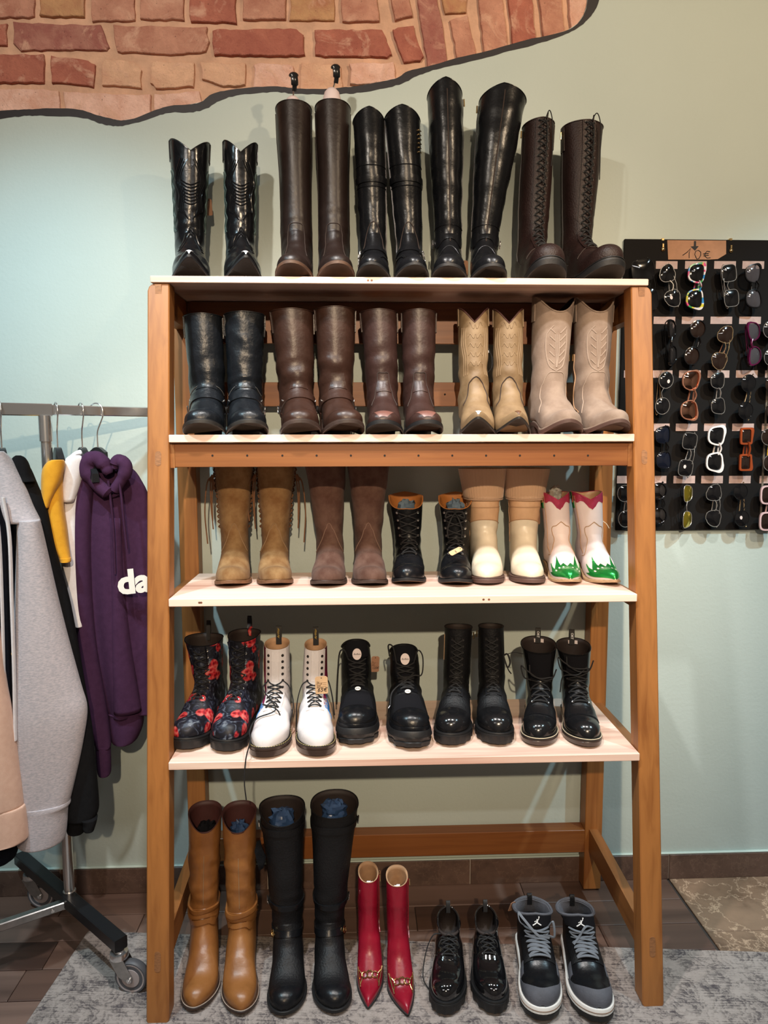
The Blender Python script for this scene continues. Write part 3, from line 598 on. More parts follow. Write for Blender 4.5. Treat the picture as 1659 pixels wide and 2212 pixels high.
        for i in range(n):
            for sg in (1, -1):
                if eye is not None:
                    c = s.S(U[i], sg*T[i], .0036); nrm = Vector(s.S(U[i], sg*T[i], 1.0)-s.S(U[i], sg*T[i], 0)).normalized()
                    if i >= n-hooks: eb.lathe([(.0022, 0), (.0022, .003), (.0042, .004), (.0042, .0055), (.002, .0062)], 8, nrm, c)
                    else: eb.lathe([(.0022, .0), (.0040, .0), (.0036, .0012), (.0022, .0008)], 10, nrm, c)
        def seg(i0, s0, i1, s1, lift=.003):
            P = []
            for q in range(9):
                t = q/8; P.append(s.S(U[i0]+(U[i1]-U[i0])*t, s0*T[i0]+(s1*T[i1]-s0*T[i0])*t, off+lift*math.sin(PI*t)))
            mb.tube(P, r, 6, flat=flat)
        seg(0, -1, 0, 1)
        for i in range(n-1):
            if style == 'x': seg(i, -1, i+1, 1, .003); seg(i, 1, i+1, -1, .0052)
            else: seg(i+1, -1, i+1, 1, .0028); seg(i, 1, i+1, -1, .001)
        if eye is not None: eb.build('eyelets', eye, par)['kind'] = 'stuff'
        s.U, s.T = U, T
        if ends:
            top = len(s.R)-1; a = s.S(U[-1], T[-1], off); b_ = s.S(U[-1], -T[-1], off); c = s.S(U[-1], 0, off+.010)
            for sg, st in ((1, a), (-1, b_)):
                mb.tube(curve([st, c+np.array([0, 0, .002]), c+np.array([sg*.022, -.012, .006]), c+np.array([sg*.028, -.016, -.012]), c+np.array([sg*.008, -.010, -.004])], 5), r, 6)
                mb.tube(curve([c, c+np.array([sg*.012, -.010, -.018]), c+np.array([sg*.022, -.012, -.050]), c+np.array([sg*.020, -.010, -.075])], 5), r, 6)
        return mb.build('laces', m, par)
    def pull_loop(s, par, m, th=PI, h=.028, w=.009, name='pull_loop', thick=.0022):
        c = s.R[-1, int(round(th*NS/(2*PI))) % NS]; tdir = Vector(s.R[-1, (int(round(th*NS/(2*PI)))+1) % NS]-c).normalized(); tdir.z = 0; tdir.normalize()
        nrm = Vector((tdir.y, -tdir.x, 0)); c = Vector(c); P = []
        for q in range(13):
            a = PI*q/12; P.append(c+nrm*(.006*math.cos(a))+Vector((0, 0, -.02+ (h+.02)*math.sin(a)**.5)))
        G = [[tuple(p+tdir*w), tuple(p-tdir*w)] for p in P]; G2 = []
        for i, p in enumerate(P):
            t = (P[min(i+1, 12)]-P[max(i-1, 0)]).normalized(); o = t.cross(tdir).normalized()*thick*.5
            G2.append([tuple(p+tdir*w+o), tuple(p-tdir*w+o), tuple(p-tdir*w-o), tuple(p+tdir*w-o)])
        return fixn(MB().grid(G2, cv=True).build(name, m, par, True, 40)), c, tdir, nrm
    def side_strap(s, par, m, th, down=.055, w=.011, up=.004, off=.003):
        top = len(s.R)-1; u0 = s.uzt(s.R[top, int(th*NS/2/PI) % NS, 2]-down, th); rad = max(.02, np.linalg.norm(s.R[top, int(th*NS/2/PI) % NS]-s.R[top].mean(0)))
        dt = w/rad; return s.patch(par, m, 'pull_strap', lambda a, b_: (u0+(top-u0)*a, th+dt*(b_*2-1)), 10, 4, off)
    def zipper(s, par, th, z0, z1, m=None):
        P = [s.S(s.uzt(z0+(z1-z0)*i/20, th), th, .0012) for i in range(21)]; z = MB().tube(P, .0018, 6, flat=.5).build('zip', m or M_['zip'], par)
        p = Vector(P[-1]); n = Vector(s.S(s.uzt(z1, th), th, 1)-s.S(s.uzt(z1, th), th, 0)).normalized()
        MB().tube([p+n*.004, p+n*.005-Vector((0, 0, .02))], .0022, 6).build('zip_pull', M_['gold'], z); return z
def torus(c, nrm, R_, r, n=18, m=6, sx=1.0, up=None):
    nrm = Vector(nrm).normalized(); a = Vector(up) if up is not None else nrm.orthogonal(); a = (a-nrm*a.dot(nrm)).normalized(); b_ = nrm.cross(a); c = Vector(c)
    return MB().tube([c+a*R_*sx*math.cos(2*PI*i/n)+b_*R_*math.sin(2*PI*i/n) for i in range(n)], r, m, True)
def price_tag(par, p, w=.026, h=.046, rz=0., tilt=0., roll=0., text=None, m='kraft', string_to=None, form=False, ty=-.25):
    Mx = Matrix.Translation(p) @ Matrix.Rotation(rz, 4, 'Z') @ Matrix.Rotation(tilt, 4, 'X') @ Matrix.Rotation(roll, 4, 'Y')
    c = .003; poly = [(-w/2+c, -h/2), (w/2-c, -h/2), (w/2, -h/2+c), (w/2, h/2-c*1.5), (w/2-c*1.5, h/2), (-w/2+c*1.5, h/2), (-w/2, h/2-c*1.5), (-w/2, -h/2+c)]
    T = Mx @ Matrix.Rotation(PI/2, 4, 'X')
    t = MB().prism(poly, -.0004, .0004).xf(T).build('price_tag', M_[m], par, False)
    MB().lathe([(.0004, 0), (.0016, 0), (.0016, .0002)], 8, (0, 0, 1), (0, h/2-.005, .0004)).xf(T).build('tag_hole', M_['ink'], t, False)
    if text: place_text(text, M_['ink'], t, T @ Matrix.Translation((.001, h*ty, .0006)) @ Matrix.Scale(w/.036, 4))
    if form: place_text('form', M_['stitch_dark'], t, T @ Matrix.Translation((0, .001, .0006)) @ Matrix.Scale(w/.040, 4))
    if string_to is not None:
        a = T @ Vector((0, h/2-.005, 0)); MB().tube(curve([np.array(a), (np.array(a)+np.array(string_to))/2-np.array([0, 0, .004]), np.array(string_to)], 4), .0006, 5).build('tag_string', M_['string'], t)
    return t
def crumple(par, c, r, m, name='paper_stuffing', seed=0, sz=(1, 1, 1)):
    mb = MB(); G = []
    for i in range(13):
        ph = PI*i/12; row = []
        for j in range(20):
            t = 2*PI*j/20; d = Vector((math.sin(ph)*math.cos(t), math.sin(ph)*math.sin(t), math.cos(ph))); k = r*(.78+.55*abs(noise.noise(d*3.1+Vector((seed, 0, 0)))) + .25*noise.noise(d*7+Vector((0, seed, 0))))
            row.append((c[0]+d.x*k*sz[0], c[1]+d.y*k*sz[1], c[2]+d.z*k*sz[2]))
        G.append(row)
    return MB().grid(G, cv=True).build(name, m, par, True, 25)

def stand(name, label, cat, group, zs, toe_px, toeY, ank_px, L, za=.14, back=.075):
    """root of a shoe whose toe and ankle have been sighted; returns the empty, its turn, and the ankle position"""
    xt = xof(toe_px, toeY, zs+.02); ya = toeY+(L-back); xa = xof(ank_px, ya, zs+za)
    phi = math.atan2(xt-xa, L-back); hx = xt-math.sin(phi)*L; hy = toeY+math.cos(phi)*L
    o = thing(name, label, cat, (hx, hy, zs), phi, group); o['_'] = 0; del o['_']
    return o, phi, (xa, ya)
ZS = {1: SH[1]+BT[1]+.0003, 2: SH[2]+BT[2]+.0003, 3: SH[3]+BT[3]+.0003, 4: SH[4]+BT[4]+.0003, 0: RUGZ+.0004}

# ------------------------------------------------------------------ the footwear
def make(name, label, cat, group, lvl, side, toe, toeY, ank, top, tw, prof=None, dt=None, topY=-.05, cy=.072, H=None, **g):
    L = g.get('L', .285); zs = ZS[lvl]
    root, phi, (xa, ya) = stand(name, label, cat, group, zs, toe, toeY, ank, L)
    ztop = (zof(top[1], xa, ya+topY)-zs) if H is None else H
    k = pxm(ya, zs+ztop); hwt = tw/2/k; dt = dt or hwt*1.12
    dx = xof(top[0], ya, zs+ztop)-xa; lean = (dx*math.cos(phi), -dx*math.sin(phi))
    za, af, ab, aw = [g.get(q, Boot.D[q]) for q in ('za', 'af', 'ab', 'aw')]
    sh = []; ac, ad = (af+ab)/2, (af-ab)/2
    for t, bw_, bd in (prof or [(.33, 0, 0), (.66, 0, 0), (1, 0, 0)]):
        z = za+(ztop-za)*t; c = ac+(cy-ac)*t; d = ad+(dt-ad)*t+bd; sh.append((z, c+d, c-d, aw+(hwt-aw)*t+bw_))
    b = Boot(side=side, shaft=sh, lean=lean, **{q: v for q, v in g.items() if q not in ('shaft', 'lean')}); b.root = root; b.phi = phi; b.H = ztop
    return b, root
def vcut(d, back=.8, pw=1.25):
    return lambda th: -d*(1-abs(math.sin(th)))**pw*(1 if math.cos(th) > 0 else back)
def lines(b, par, m, L_, r=.0008, off=.0008, name='stitching', k=5):
    mb = MB()
    for P in L_: b.line(P, r, off, k, mb)
    o = mb.build(name, M_[m], par)
    if len(L_) > 1: o['kind'] = 'stuff'
    return o
def mir(P): return [[(u, t) for u, t in p] for p in P]+[[(u, -t) for u, t in p] for p in P]
def harness(b, par, m, z, dz=.012, w=.011, r=.011, tail=True):
    """ankle strap with side rings and an under-heel strap"""
    uc = lambda th: b.uzt(z, PI/2)*1.0 if False else b.uz(z+.0)*(.5+.5*math.cos(th))+b.uzt(z+dz, PI)*(.5-.5*math.cos(th))
    b.band(par, m, 'harness_strap', uc, w, .0035)
    for sg in (1, -1):
        th = sg*PI*.52; u = uc(th); c = b.S(u, th, .007); n = b.S(u, th, 1)-b.S(u, th, 0)
        rg = torus(c, n, r, .0019).build('harness_ring', M_['steel'], par)
        p1 = c; mb = MB(); zz = c[2]; P = []
        for i in range(8):
            t = i/7; z2 = zz-.012-(zz-.018)*t; uu = b.uzt(max(z2, .03), th) if z2 > .055 else b.nfoot+8
            q = b.S(max(b.uzt(max(z2, .045), th+sg*.25*t), b.nfoot+5), th+sg*.3*t, .004); P.append((q[0], q[1], max(z2, .012)))
        mb.tube(P, .007, 6, flat=.3, up=(n[0], n[1], n[2])).build('heel_strap', m, par)
        rv = MB()
        for dz2 in (-.006, .006):
            th2 = sg*PI*.36; c2 = b.S(uc(th2)+dz2/.010, th2, .0045); rv.lathe([(.0022, 0), (.0022, .0012), (.001, .002)], 8, b.S(u, th2, 1)-b.S(u, th2, 0), c2)
        rv.build('rivets', M_['steel'], par)['kind'] = 'stuff'
def vamp_tab(b, par, m, z0, z1, dx=.020):
    u0, u1 = b.uz(z0), b.uz(z1)
    return b.patch(par, m, 'instep_tab', lambda a, t: (u0+(u1-u0)*a, (t*2-1)*b.thx(u0+(u1-u0)*a, dx*(1.15-.35*a))), 8, 8, .0018)
def toe_patch(b, par, m, f=.90, w=.6, name='worn_toe', off=.0007, f2=.97):
    u0, u1 = b.uy(f2), b.uy(f); return b.patch(par, m, name, lambda a, t: (u0+(u1-u0)*a, (t*2-1)*w), 6, 8, off)

# --- top board -------------------------------------------------------------------------------------
def west_black(i):
    g = [dict(toe=414, ank=411, top=(410, 313), tw=84), dict(toe=527, ank=520, top=(519, 313), tw=72)][i]
    lab = ['black western boot with scalloped top, leftmost on the top board, brown tag behind it', 'black western boot with scalloped top, second from left on the top board'][i]
    b, r = make('western_boot', lab, 'boot', 'black western boots on the top board', 1, (-1, 1)[i], g['toe'], -.358, g['ank'], g['top'], g['tw'], L=.30, bw=.052, hw=.034, tn=1.75, tm=1.25, f0=.60, spring=.042, sole=.006, hh=.036, th=.036, ih=.075, za=.165, aw=.044, cut=vcut(.042), cutz=.10, wr=.003, wz=(.08, .2), seed=i, margin=.0055, topY=0, asym=.006)
    b.upper(r, M_['black_west']); b.lining(r, M_['dark_lining']); b.rim(r, M_['black_west'], .002); b.leather_sole(r, M_['sole_black'], heel_f=.24, taper=.008)
    uz = b.uz; H = b.H-.045; P = []
    for k_ in range(4):
        o = .12*k_; P.append([(uz(.19+.008*k_), .12+o), (uz(.22), .42+o), (uz(.26), .30+o), (uz(.30), .55+o), (uz(.34), .25+o), (uz(H-.02), .10+o)])
    for k_ in range(7): z = .235+.009*k_; P.append([(uz(z+.010), .50), (uz(z), .22), (uz(z-.004), .0)])
    for k_ in range(3): P.append([(uz(.17-.01*k_), .0), (uz(.150-.01*k_), .3), (uz(.125-.01*k_), .62), (uz(.13-.01*k_), .9)])
    lines(b, r, 'black_west', mir(P), .0019, .0004, 'raised_stitching')
    Q = []
    for t0 in (1.15, 1.45):
        Q.append([(b.uzt(.16+.02*q, t0), t0+(.12 if q % 2 else -.12)) for q in range(int((H-.16)/.02))])
    lines(b, r, 'stitch_green', mir(Q), .0012, .0006, 'side_stitching', 3)
    for sg in (1, -1): b.side_strap(r, M_['black_west'], sg*PI/2 % (2*PI), .05)
    t = b.patch(r, M_['silver_tip'], 'toe_tip', lambda a, t: (.15+(b.uy(.945)-.15)*a, (t*2-1)*.62), 5, 5, .0016)
    c0 = b.uz(b.H-.048); b.patch(r, M_['black_shine'], 'collar_point', lambda a, t: (b.uz(b.H-.085+.045*a+.0), (t*2-1)*(.05+.75*a)), 10, 8, .0016)
    if i == 0: price_tag(r, (.058, -.02, .262), .020, .050, 0, 0, -.06, None, 'kraft_dark')
for i in (0, 1): west_black(i)

def ride(i):
    g = [dict(toe=635, ank=641, top=(634, 222), tw=77), dict(toe=724, ank=722, top=(719, 220), tw=76)][i]
    lab = ['tall dark brown riding boot with lower white boot tree, left of its pair', 'tall dark brown riding boot with taller white boot tree, right of its pair'][i]
    b, r = make('riding_boot', lab, 'boot', 'dark brown riding boots on the top board', 1, (-1, 1)[i], g['toe'], -.358, g['ank'], g['top'], g['tw'], L=.30, bw=.049, hw=.035, tn=2.6, tm=2.0, spring=.028, sole=.008, hh=.030, th=.042, ih=.078, za=.175, aw=.046, af=.135, wr=.0022, wz=(.12, .22), seed=i+3, prof=[(.25, -.002, .002), (.5, -.003, .006), (.75, 0, .006), (1, 0, 0)], cut=lambda th: .006*math.cos(th), asym=.008)
    b.upper(r, M_['brown_ride']); b.lining(r, M_['dark_lining'], .05); b.rim(r, M_['brown_ride'], .0016); b.leather_sole(r, M_['sole_mid'], M_['sole_dark'], welt=M_['stitch_dark'])
    uz = b.uz
    lines(b, r, 'stitch_dark', [[(uz(.09), -.75), (uz(.12), -.6), (uz(.155), -.52), (uz(.178), -.42), (uz(.183), 0), (uz(.178), .42), (uz(.155), .52), (uz(.12), .6), (uz(.09), .75)]], .0012)
    lines(b, r, 'stitch_dark', mir([[(b.uzt(.05, 1.6), 1.55), (b.uzt(.2, 1.6), 1.57), (b.uzt(b.H-.01, 1.6), 1.57)]]), .0014, .0004, 'side_seam', 8)
    # boot tree standing in the shaft
    top = b.R[-1].mean(0); w = r.matrix_basis @ Vector(top); hw = [.025, .030][i]; hh = [.040, .060][i]; hk = [1.0, 1.0][i]
    t = thing('boot_tree', ['white plastic boot tree with black hook sunk low in the left brown riding boot', 'white plastic boot tree with black hook raised high in the right brown riding boot'][i], 'boot tree', (w.x+[-.002, -.002][i], w.y, w.z-.06), r.rotation_euler.z, 'boot trees in the riding boots')
    MB().lathe([(.006, 0), (hw*1.1, .004), (hw*1.1, .05), (hw, .06), (hw*.9, .06+hh*.5), (hw*.72, .06+hh*.82), (hw*.4, .06+hh), (.004, .06+hh*1.02)], 24).build('tree_body', M_['tree'], t)
    zc = .06+hh; x1 = [.004, .012][i]
    MB().tube([(0, 0, zc-.01), (x1*.6, 0, zc+.012*hk), (x1, 0, zc+.036*hk)], .0042, 8, flat=.5).build('rod', M_['steel'], t)
    MB().tube(curve([(x1, 0, zc+.016*hk), (x1+.002, -.006, zc+.028*hk), (x1+.002, -.012, zc+.042*hk), (x1, -.010, zc+.056*hk), (x1-.006, -.002, zc+.060*hk)], 5), [.007]*6+[.011]*8+[.014]*4+[.011]*3, 10, flat=.55).build('hook', M_['black_plastic'], t)
for i in (0, 1): ride(i)

def buckle_strap(b, par, m, z, dz, w, th=PI*.42, sg=1, metal='chrome', name='ankle_strap', bs=.011):
    uc = lambda t: b.uz(z)*(.5+.5*math.cos(t))+b.uzt(z+dz, PI)*(.5-.5*math.cos(t))
    o = b.band(par, m, name, uc, w, .003); t0 = sg*th; c = b.S(uc(t0), t0, .0065); n = b.S(uc(t0), t0, 1)-b.S(uc(t0), t0, 0)
    bk = torus(c, n, bs, .0019, 8, 6, 1.0, (0, 0, 1)).build('buckle', M_[metal], o)
    d = b.S(uc(t0-sg*.25), t0-sg*.25, .0075); MB().tube([b.S(uc(t0+sg*.22), t0+sg*.22, .0075), d], .0012, 5).build('buckle_pin', M_[metal], bk); return o
def knee_black(i):
    g = [dict(toe=810, ank=806, top=(796, 237), tw=68), dict(toe=888, ank=885, top=(869, 236), tw=78)][i]
    lab = ['tall black knee boot with ankle buckle, beside the brown riding boots', 'tall black knee boot with ankle buckle and gold side trim, leaning left'][i]
    b, r = make('knee_boot', lab, 'boot', 'black buckled knee boots on the top board', 1, (-1, 1)[i], g['toe'], -.358, g['ank'], g['top'], g['tw'], L=.275, bw=.0445, hw=.031, tn=2.3, tm=1.9, spring=.026, sole=.007, hh=.030, th=.040, ih=.072, za=.165, aw=.039, af=.120, wr=.0022, wz=(.1, .42), wf=(12, 12, 35), seed=i+7, prof=[(.25, .001, .0), (.5, .001, .008), (.75, 0, .008), (1, 0, 0)], cut=lambda th: .010*max(0, math.cos(th))**1.5-.014*abs(math.sin(th)), cutz=.05)
    b.upper(r, M_['black']); b.lining(r, M_['dark_lining'], .05); b.rim(r, M_['black'], .0015); b.leather_sole(r, M_['sole_black'])
    lines(b, r, 'black', [[(b.uz(b.H*.58), -1.5), (b.uz(b.H*.575), 0), (b.uz(b.H*.58), 1.5)], [(b.uz(b.H*.70), -1.5), (b.uz(b.H*.69), 0), (b.uz(b.H*.70), 1.5)]], .0016, .0004, 'cross_seam', 8)
    lines(b, r, 'black_shine' if False else 'stitch_dark', [[(b.uz(.11), -.9), (b.uz(.16), -.45), (b.uz(.185), 0), (b.uz(.16), .45), (b.uz(.11), .9)]], .0012)
    sg = (-1, 1)[i]
    buckle_strap(b, r, M_['black'], .105, -.01, .008, PI*.36, sg); buckle_strap(b, r, M_['black'], .075, -.02, .007, PI*.45, sg, name='instep_strap')
    b.band(r, M_['black'], 'knee_strap', lambda t: b.uzt(b.H*.62, PI/2), .010, .003)
    th = (-sg)*PI*.42; b.zipper(r, th % (2*PI), .08, b.H-.012)
    if i == 1:
        st = MB()
        for k_ in range(6): z = b.H-.05-.012*k_; u = b.uzt(z, 1.2); st.tube([b.S(u, 1.0, .002), b.S(u+.4, 1.35, .002)], .0018, 6)
        st.build('gold_trim', M_['gold'], r)['kind'] = 'stuff'
for i in (0, 1): knee_black(i)

def thigh(i):
    g = [dict(toe=976, ank=968, top=(960, 178), tw=75), dict(toe=1057, ank=1046, top=(1086, 190), tw=102)][i]
    lab = ['tallest black leather boot with front seam, standing upright on the top board', 'tall black over-knee boot leaning right against the brown lace-up boot'][i]
    b, r = make('thigh_boot', lab, 'boot', 'black over-knee boots on the top board', 1, (-1, 1)[i], g['toe'], -.358, g['ank'], g['top'], g['tw'], L=.275, bw=.0465, hw=.032, tn=2.6, tm=2.0, spring=.024, sole=.008, hh=.030, th=.046, ih=.076, za=.165, aw=.040, af=.118, wr=.0026, wz=(.1, .5), wf=(10, 10, 30), seed=i+11, dt=.058, prof=[(.25, .0, .004), (.5, .003, .012), (.75, .002, .012), (1, 0, 0)], cut=lambda th: .012*max(0, math.cos(th))-.018*abs(math.sin(th)), cutz=.06)
    b.upper(r, M_['black']); b.lining(r, M_['dark_lining'], .05); b.rim(r, M_['black'], .0016); b.leather_sole(r, M_['sole_black'])
    lines(b, r, 'stitch_dark', [[(b.uz(.13+.06*k_), .05) for k_ in range(int((b.H-.13)/.06)+1)]], .0018, .0003, 'front_seam', 6)
    lines(b, r, 'black', [[(b.uz(.085), -1.1), (b.uz(.115), 0), (b.uz(.085), 1.1)], [(b.uz(.185), -1.4), (b.uz(.18), 0), (b.uz(.185), 1.4)]], .0014)
    buckle_strap(b, r, M_['black'], .150, 0, .010, PI*.5, (-1, 1)[i])
    b.zipper(r, (1, -1)[i]*PI*.44 % (2*PI), .10, b.H-.03)
    if i == 0: price_tag(r, (.052, -.015, .078), .026, .048, 0, 0, 0, '80', 'kraft_dark')
for i in (0, 1): thigh(i)

def lace_tall(i):
    g = [dict(toe=1198, ank=1150, top=(1163, 252), tw=66), dict(toe=1320, ank=1246, top=(1258, 258), tw=90)][i]
    lab = ['knee-high dark brown lace-up boot, left of its pair, black boot leaning on it', 'knee-high dark brown lace-up boot at the right end with lace hanging free'][i]
    b, r = make('lace_up_boot', lab, 'boot', 'knee-high brown lace-up boots on the top board', 1, (-1, 1)[i], g['toe'], -.358, g['ank'], g['top'], g['tw'], L=.29, bw=.0525, hw=.036, tn=3.0, tm=2.2, spring=.034, sole=.020, hh=.010, th=.058, ih=.085, za=.175, aw=.042, af=.125, wr=.0016, seed=i+20, dt=.05, prof=[(.25, .002, .002), (.5, .002, .006), (.75, 0, .006), (1, 0, 0)], cut=lambda th: -.006*abs(math.sin(th)), cutz=.05, tk=2.8)
    b.upper(r, M_['brown_lace']); b.lining(r, M_['dark_lining'], .06); b.rim(r, M_['brown_lace'], .002)
    b.block_sole(r, M_['sole_black'], .0)
    lines(b, r, 'stitch_dark', [[(b.uz(.085), -1.2), (b.uz(.1), -.7), (b.uy(.60), 0), (b.uz(.1), .7), (b.uz(.085), 1.2)]], .0014)
    a0 = b.arcu(b.uy(.60)); a1 = b.arc[-1]-.008
    b.laces(r, M_['lace_black'], a0, a1, 20, .0125, .0021, M_['sole_dark'], 0, 'x', M_['brown_lace'], M_['brown_lace'], False)
    b.side_strap(r, M_['brown_lace'], PI*1.5 if i else PI*.5, .07); b.zipper(r, PI*1.5, .05, b.H-.02, M_['sole_dark'])
    t = b.S(len(b.R)-1, 0, .004)
    mb = MB(); x = .028 if i else .022
    mb.tube(curve([t+np.array([.004, 0, -.006]), t+np.array([x*.6, -.008, .014]), t+np.array([x, -.010, -.02]), t+np.array([x+.002, -.008, -.10]), t+np.array([x+.003 if i else x, -.006, -.17 if i else -.14])], 6), .0016, 6)
    mb.tube(curve([t+np.array([-.004, 0, -.006]), t+np.array([.006, -.014, -.03]), t+np.array([.004, -.012, -.12]), t+np.array([.0, -.012, -.19])], 6), .0016, 6)
    mb.build('loose_lace', M_['lace_black'], r)
    MB().tube([t+np.array([.010, .002, -.012]), t+np.array([.012, .002, .012])], .004, 6, flat=.5).build('lace_tab', M_['brown_lace'], r)
for i in (0, 1): lace_tall(i)

# --- second board -----------------------------------------------------------------------------------
def harn(i, kind):
    T = {'b': [dict(toe=441, ank=447, top=(438, 677), tw=82), dict(toe=532, ank=530, top=(529, 673), tw=86)], 'n': [dict(toe=658, ank=641, top=(630, 667), tw=92), dict(toe=745, ank=727, top=(724, 662), tw=88)]}
    g = T[kind][i]; mk = M_['black_worn'] if kind == 'b' else M_['brown_harness']
    lab = {'b': ['black harness boot with smooth shaft, leftmost on the second board', 'black harness boot with creased shaft, second from left on the second board'], 'n': ['brown harness boot left of its pair, toe turned right, second board', 'brown harness boot with bronze sheen, right of its pair, second board']}[kind][i]
    b, r = make('harness_boot', lab, 'boot', {'b': 'black harness boots', 'n': 'brown harness boots'}[kind]+' on the second board', 2, (-1, 1)[i], g['toe'], -.414, g['ank'], g['top'], g['tw'], L=.285, bw=.0520, hw=.038, wst=.043, tn=3.3, tm=2.2, spring=.030, sole=.009, hh=.034, th=.050, ih=.084, za=.165, aw=.0505, af=.132, wr=.0065 if not (kind == 'b' and i) else .0035, wz=(.15, .21) if not (kind == 'b' and i) else (.12, .4), wf=(16, 16, 28) if not (kind == 'b' and i) else (34, 34, 70), seed=i+30+(5 if kind == 'n' else 0), dt=.058, cut=lambda th: -.004*abs(math.sin(th)))
    b.upper(r, mk); b.lining(r, M_['oxblood_lining'], .05); b.rim(r, mk, .0018); b.leather_sole(r, M_['sole_dark'] if kind == 'b' else M_['sole_brown'])
    b.slab(r, M_['sole_brown'] if kind == 'n' else M_['sole_black'], 'welt', lambda f: b.zs(f)+.0042, lambda f: b.zs(f)+.0012, marg=.0035, f0=.2)
    for sg in (1, -1): b.side_strap(r, mk, sg*PI/2 % (2*PI), .06, .010)
    if kind == 'b': lines(b, r, 'stitch_grey', [[(b.uz(.142), -1.2), (b.uz(.146), 0), (b.uz(.142), 1.2)]], .0012); vamp_tab(b, r, mk, .135, .165, .026)
    else: vamp_tab(b, r, mk, .135, .178, .022)
    harness(b, r, mk, .116, -.055, .0150)
    if kind == 'n' and i == 1: price_tag(r, (.056, -.02, .17), .006, .05, 1.2, 0, 0, None)
for k_ in 'bn':
    for i in (0, 1): harn(i, k_)

def plain(i):
    g = [dict(toe=836, ank=826, top=(817, 667), tw=80), dict(toe=917, ank=905, top=(905, 667), tw=76)][i]
    lab = ['dark brown pull-on boot with worn toe, left of its pair, middle of second board', 'dark brown pull-on boot with worn toe, beside the tan western boots'][i]
    b, r = make('pull_on_boot', lab, 'boot', 'dark brown pull-on boots on the second board', 2, (-1, 1)[i], g['toe'], -.412, g['ank'], g['top'], g['tw'], L=.28, bw=.0475, hw=.036, wst=.040, tn=3.4, tm=2.2, spring=.028, sole=.008, hh=.034, th=.045, ih=.080, za=.165, aw=.0465, af=.128, wr=.0055, wz=(.12, .24), wf=(14, 14, 30), seed=i+44, dt=.055, cut=lambda th: -.005*abs(math.sin(th)))
    b.upper(r, M_['brown_plain']); b.lining(r, M_['rust_lining'], .05); b.rim(r, M_['brown_plain'], .0016); b.leather_sole(r, M_['sole_black'], welt=M_['stitch_pale'])
    b.slab(r, M_['sole_black'], 'welt', lambda f: b.zs(f)+.004, lambda f: b.zs(f)+.0012, marg=.004, f0=.2)
    toe_patch(b, r, M_['toe_worn'], .80, .72, f2=.992); vamp_tab(b, r, M_['brown_plain'], .125, .175, .018)
    lines(b, r, 'stitch_dark', mir([[(b.uz(.178), .0), (b.uz(.176), .32), (b.uz(.15), .38), (b.uz(.125), .55), (b.uz(.10), .95)]]), .0013)
    for sg in (1, -1): b.side_strap(r, M_['brown_plain'], sg*PI/2 % (2*PI), .055, .010)
    if i: price_tag(r, (.048, .0, .215), .012, .045, .9, 0, 0, None, 'kraft_dark')
for i in (0, 1): plain(i)

def west_tan(i):
    g = [dict(toe=1041, ank=1024, top=(1021, 668), tw=63), dict(toe=1113, ank=1098, top=(1098, 670), tw=63)][i]
    lab = ['slim tan western boot with stitched shaft, left of its pair', 'slim tan western boot with stitched shaft, nearest the beige suede boots'][i]
    b, r = make('western_boot', lab, 'boot', 'tan western boots on the second board', 2, (-1, 1)[i], g['toe'], -.414, g['ank'], g['top'], g['tw'], L=.285, bw=.0475, hw=.034, wst=.040, tn=1.9, tm=1.35, f0=.62, spring=.040, sole=.006, hh=.036, th=.037, ih=.076, za=.165, aw=.0445, af=.126, wr=.008, wz=(.12, .19), wf=(18, 18, 30), seed=i+51, dt=.05, cut=vcut(.046, .8), cutz=.10, topY=0)
    b.upper(r, M_['tan_west']); b.lining(r, M_['dark_lining']); b.rim(r, M_['oxblood_lining'], .0022); b.leather_sole(r, M_['sole_dark'], heel_f=.24, taper=.008)
    uz = b.uz; P = []
    for k_ in range(5): z = .20+.026*k_; P.append([(uz(z+.012), .02), (uz(z), .10), (uz(z+.012), .30), (uz(z+.004), .45)])
    for o in (.62, .80, .98): P.append([(b.uzt(.17, 1), o), (b.uzt(.22, 1), o-.10), (b.uzt(.27, 1), o+.06), (b.uzt(.31, 1), o-.04)])
    lines(b, r, 'stitch_tanw', mir(P), .0013, .0003)
    lines(b, r, 'stitch_dark', mir([[(uz(.168), 0), (uz(.155), .35), (uz(.128), .62), (uz(.110), .80), (uz(.105), 1.1)]]), .0016, .0006, 'vamp_seam')
    for sg in (1, -1): b.side_strap(r, M_['tan_west'], sg*PI/2 % (2*PI), .05, .009)
    b.patch(r, M_['sole_white'] if i == 0 else M_['sole_tan'], 'toe_tip', lambda a, t: (b.uy(.996)+(b.uy(.95)-b.uy(.996))*a, (t*2-1)*.5), 5, 5, .0012)
    if i == 0:
        lp = MB().tube(curve([(.034, -.07, .27), (.050, -.075, .235), (.052, -.075, .20), (.036, -.07, .18)], 5), .0012, 5).build('loose_thong', M_['lace_black'], r); MB().lathe([(.001, 0), (.0028, .002), (.0028, .008), (.001, .010)], 8, (.3, 0, -1), (.038, -.08, .25)).build('toggle', M_['ink_white'], lp)
for i in (0, 1): west_tan(i)

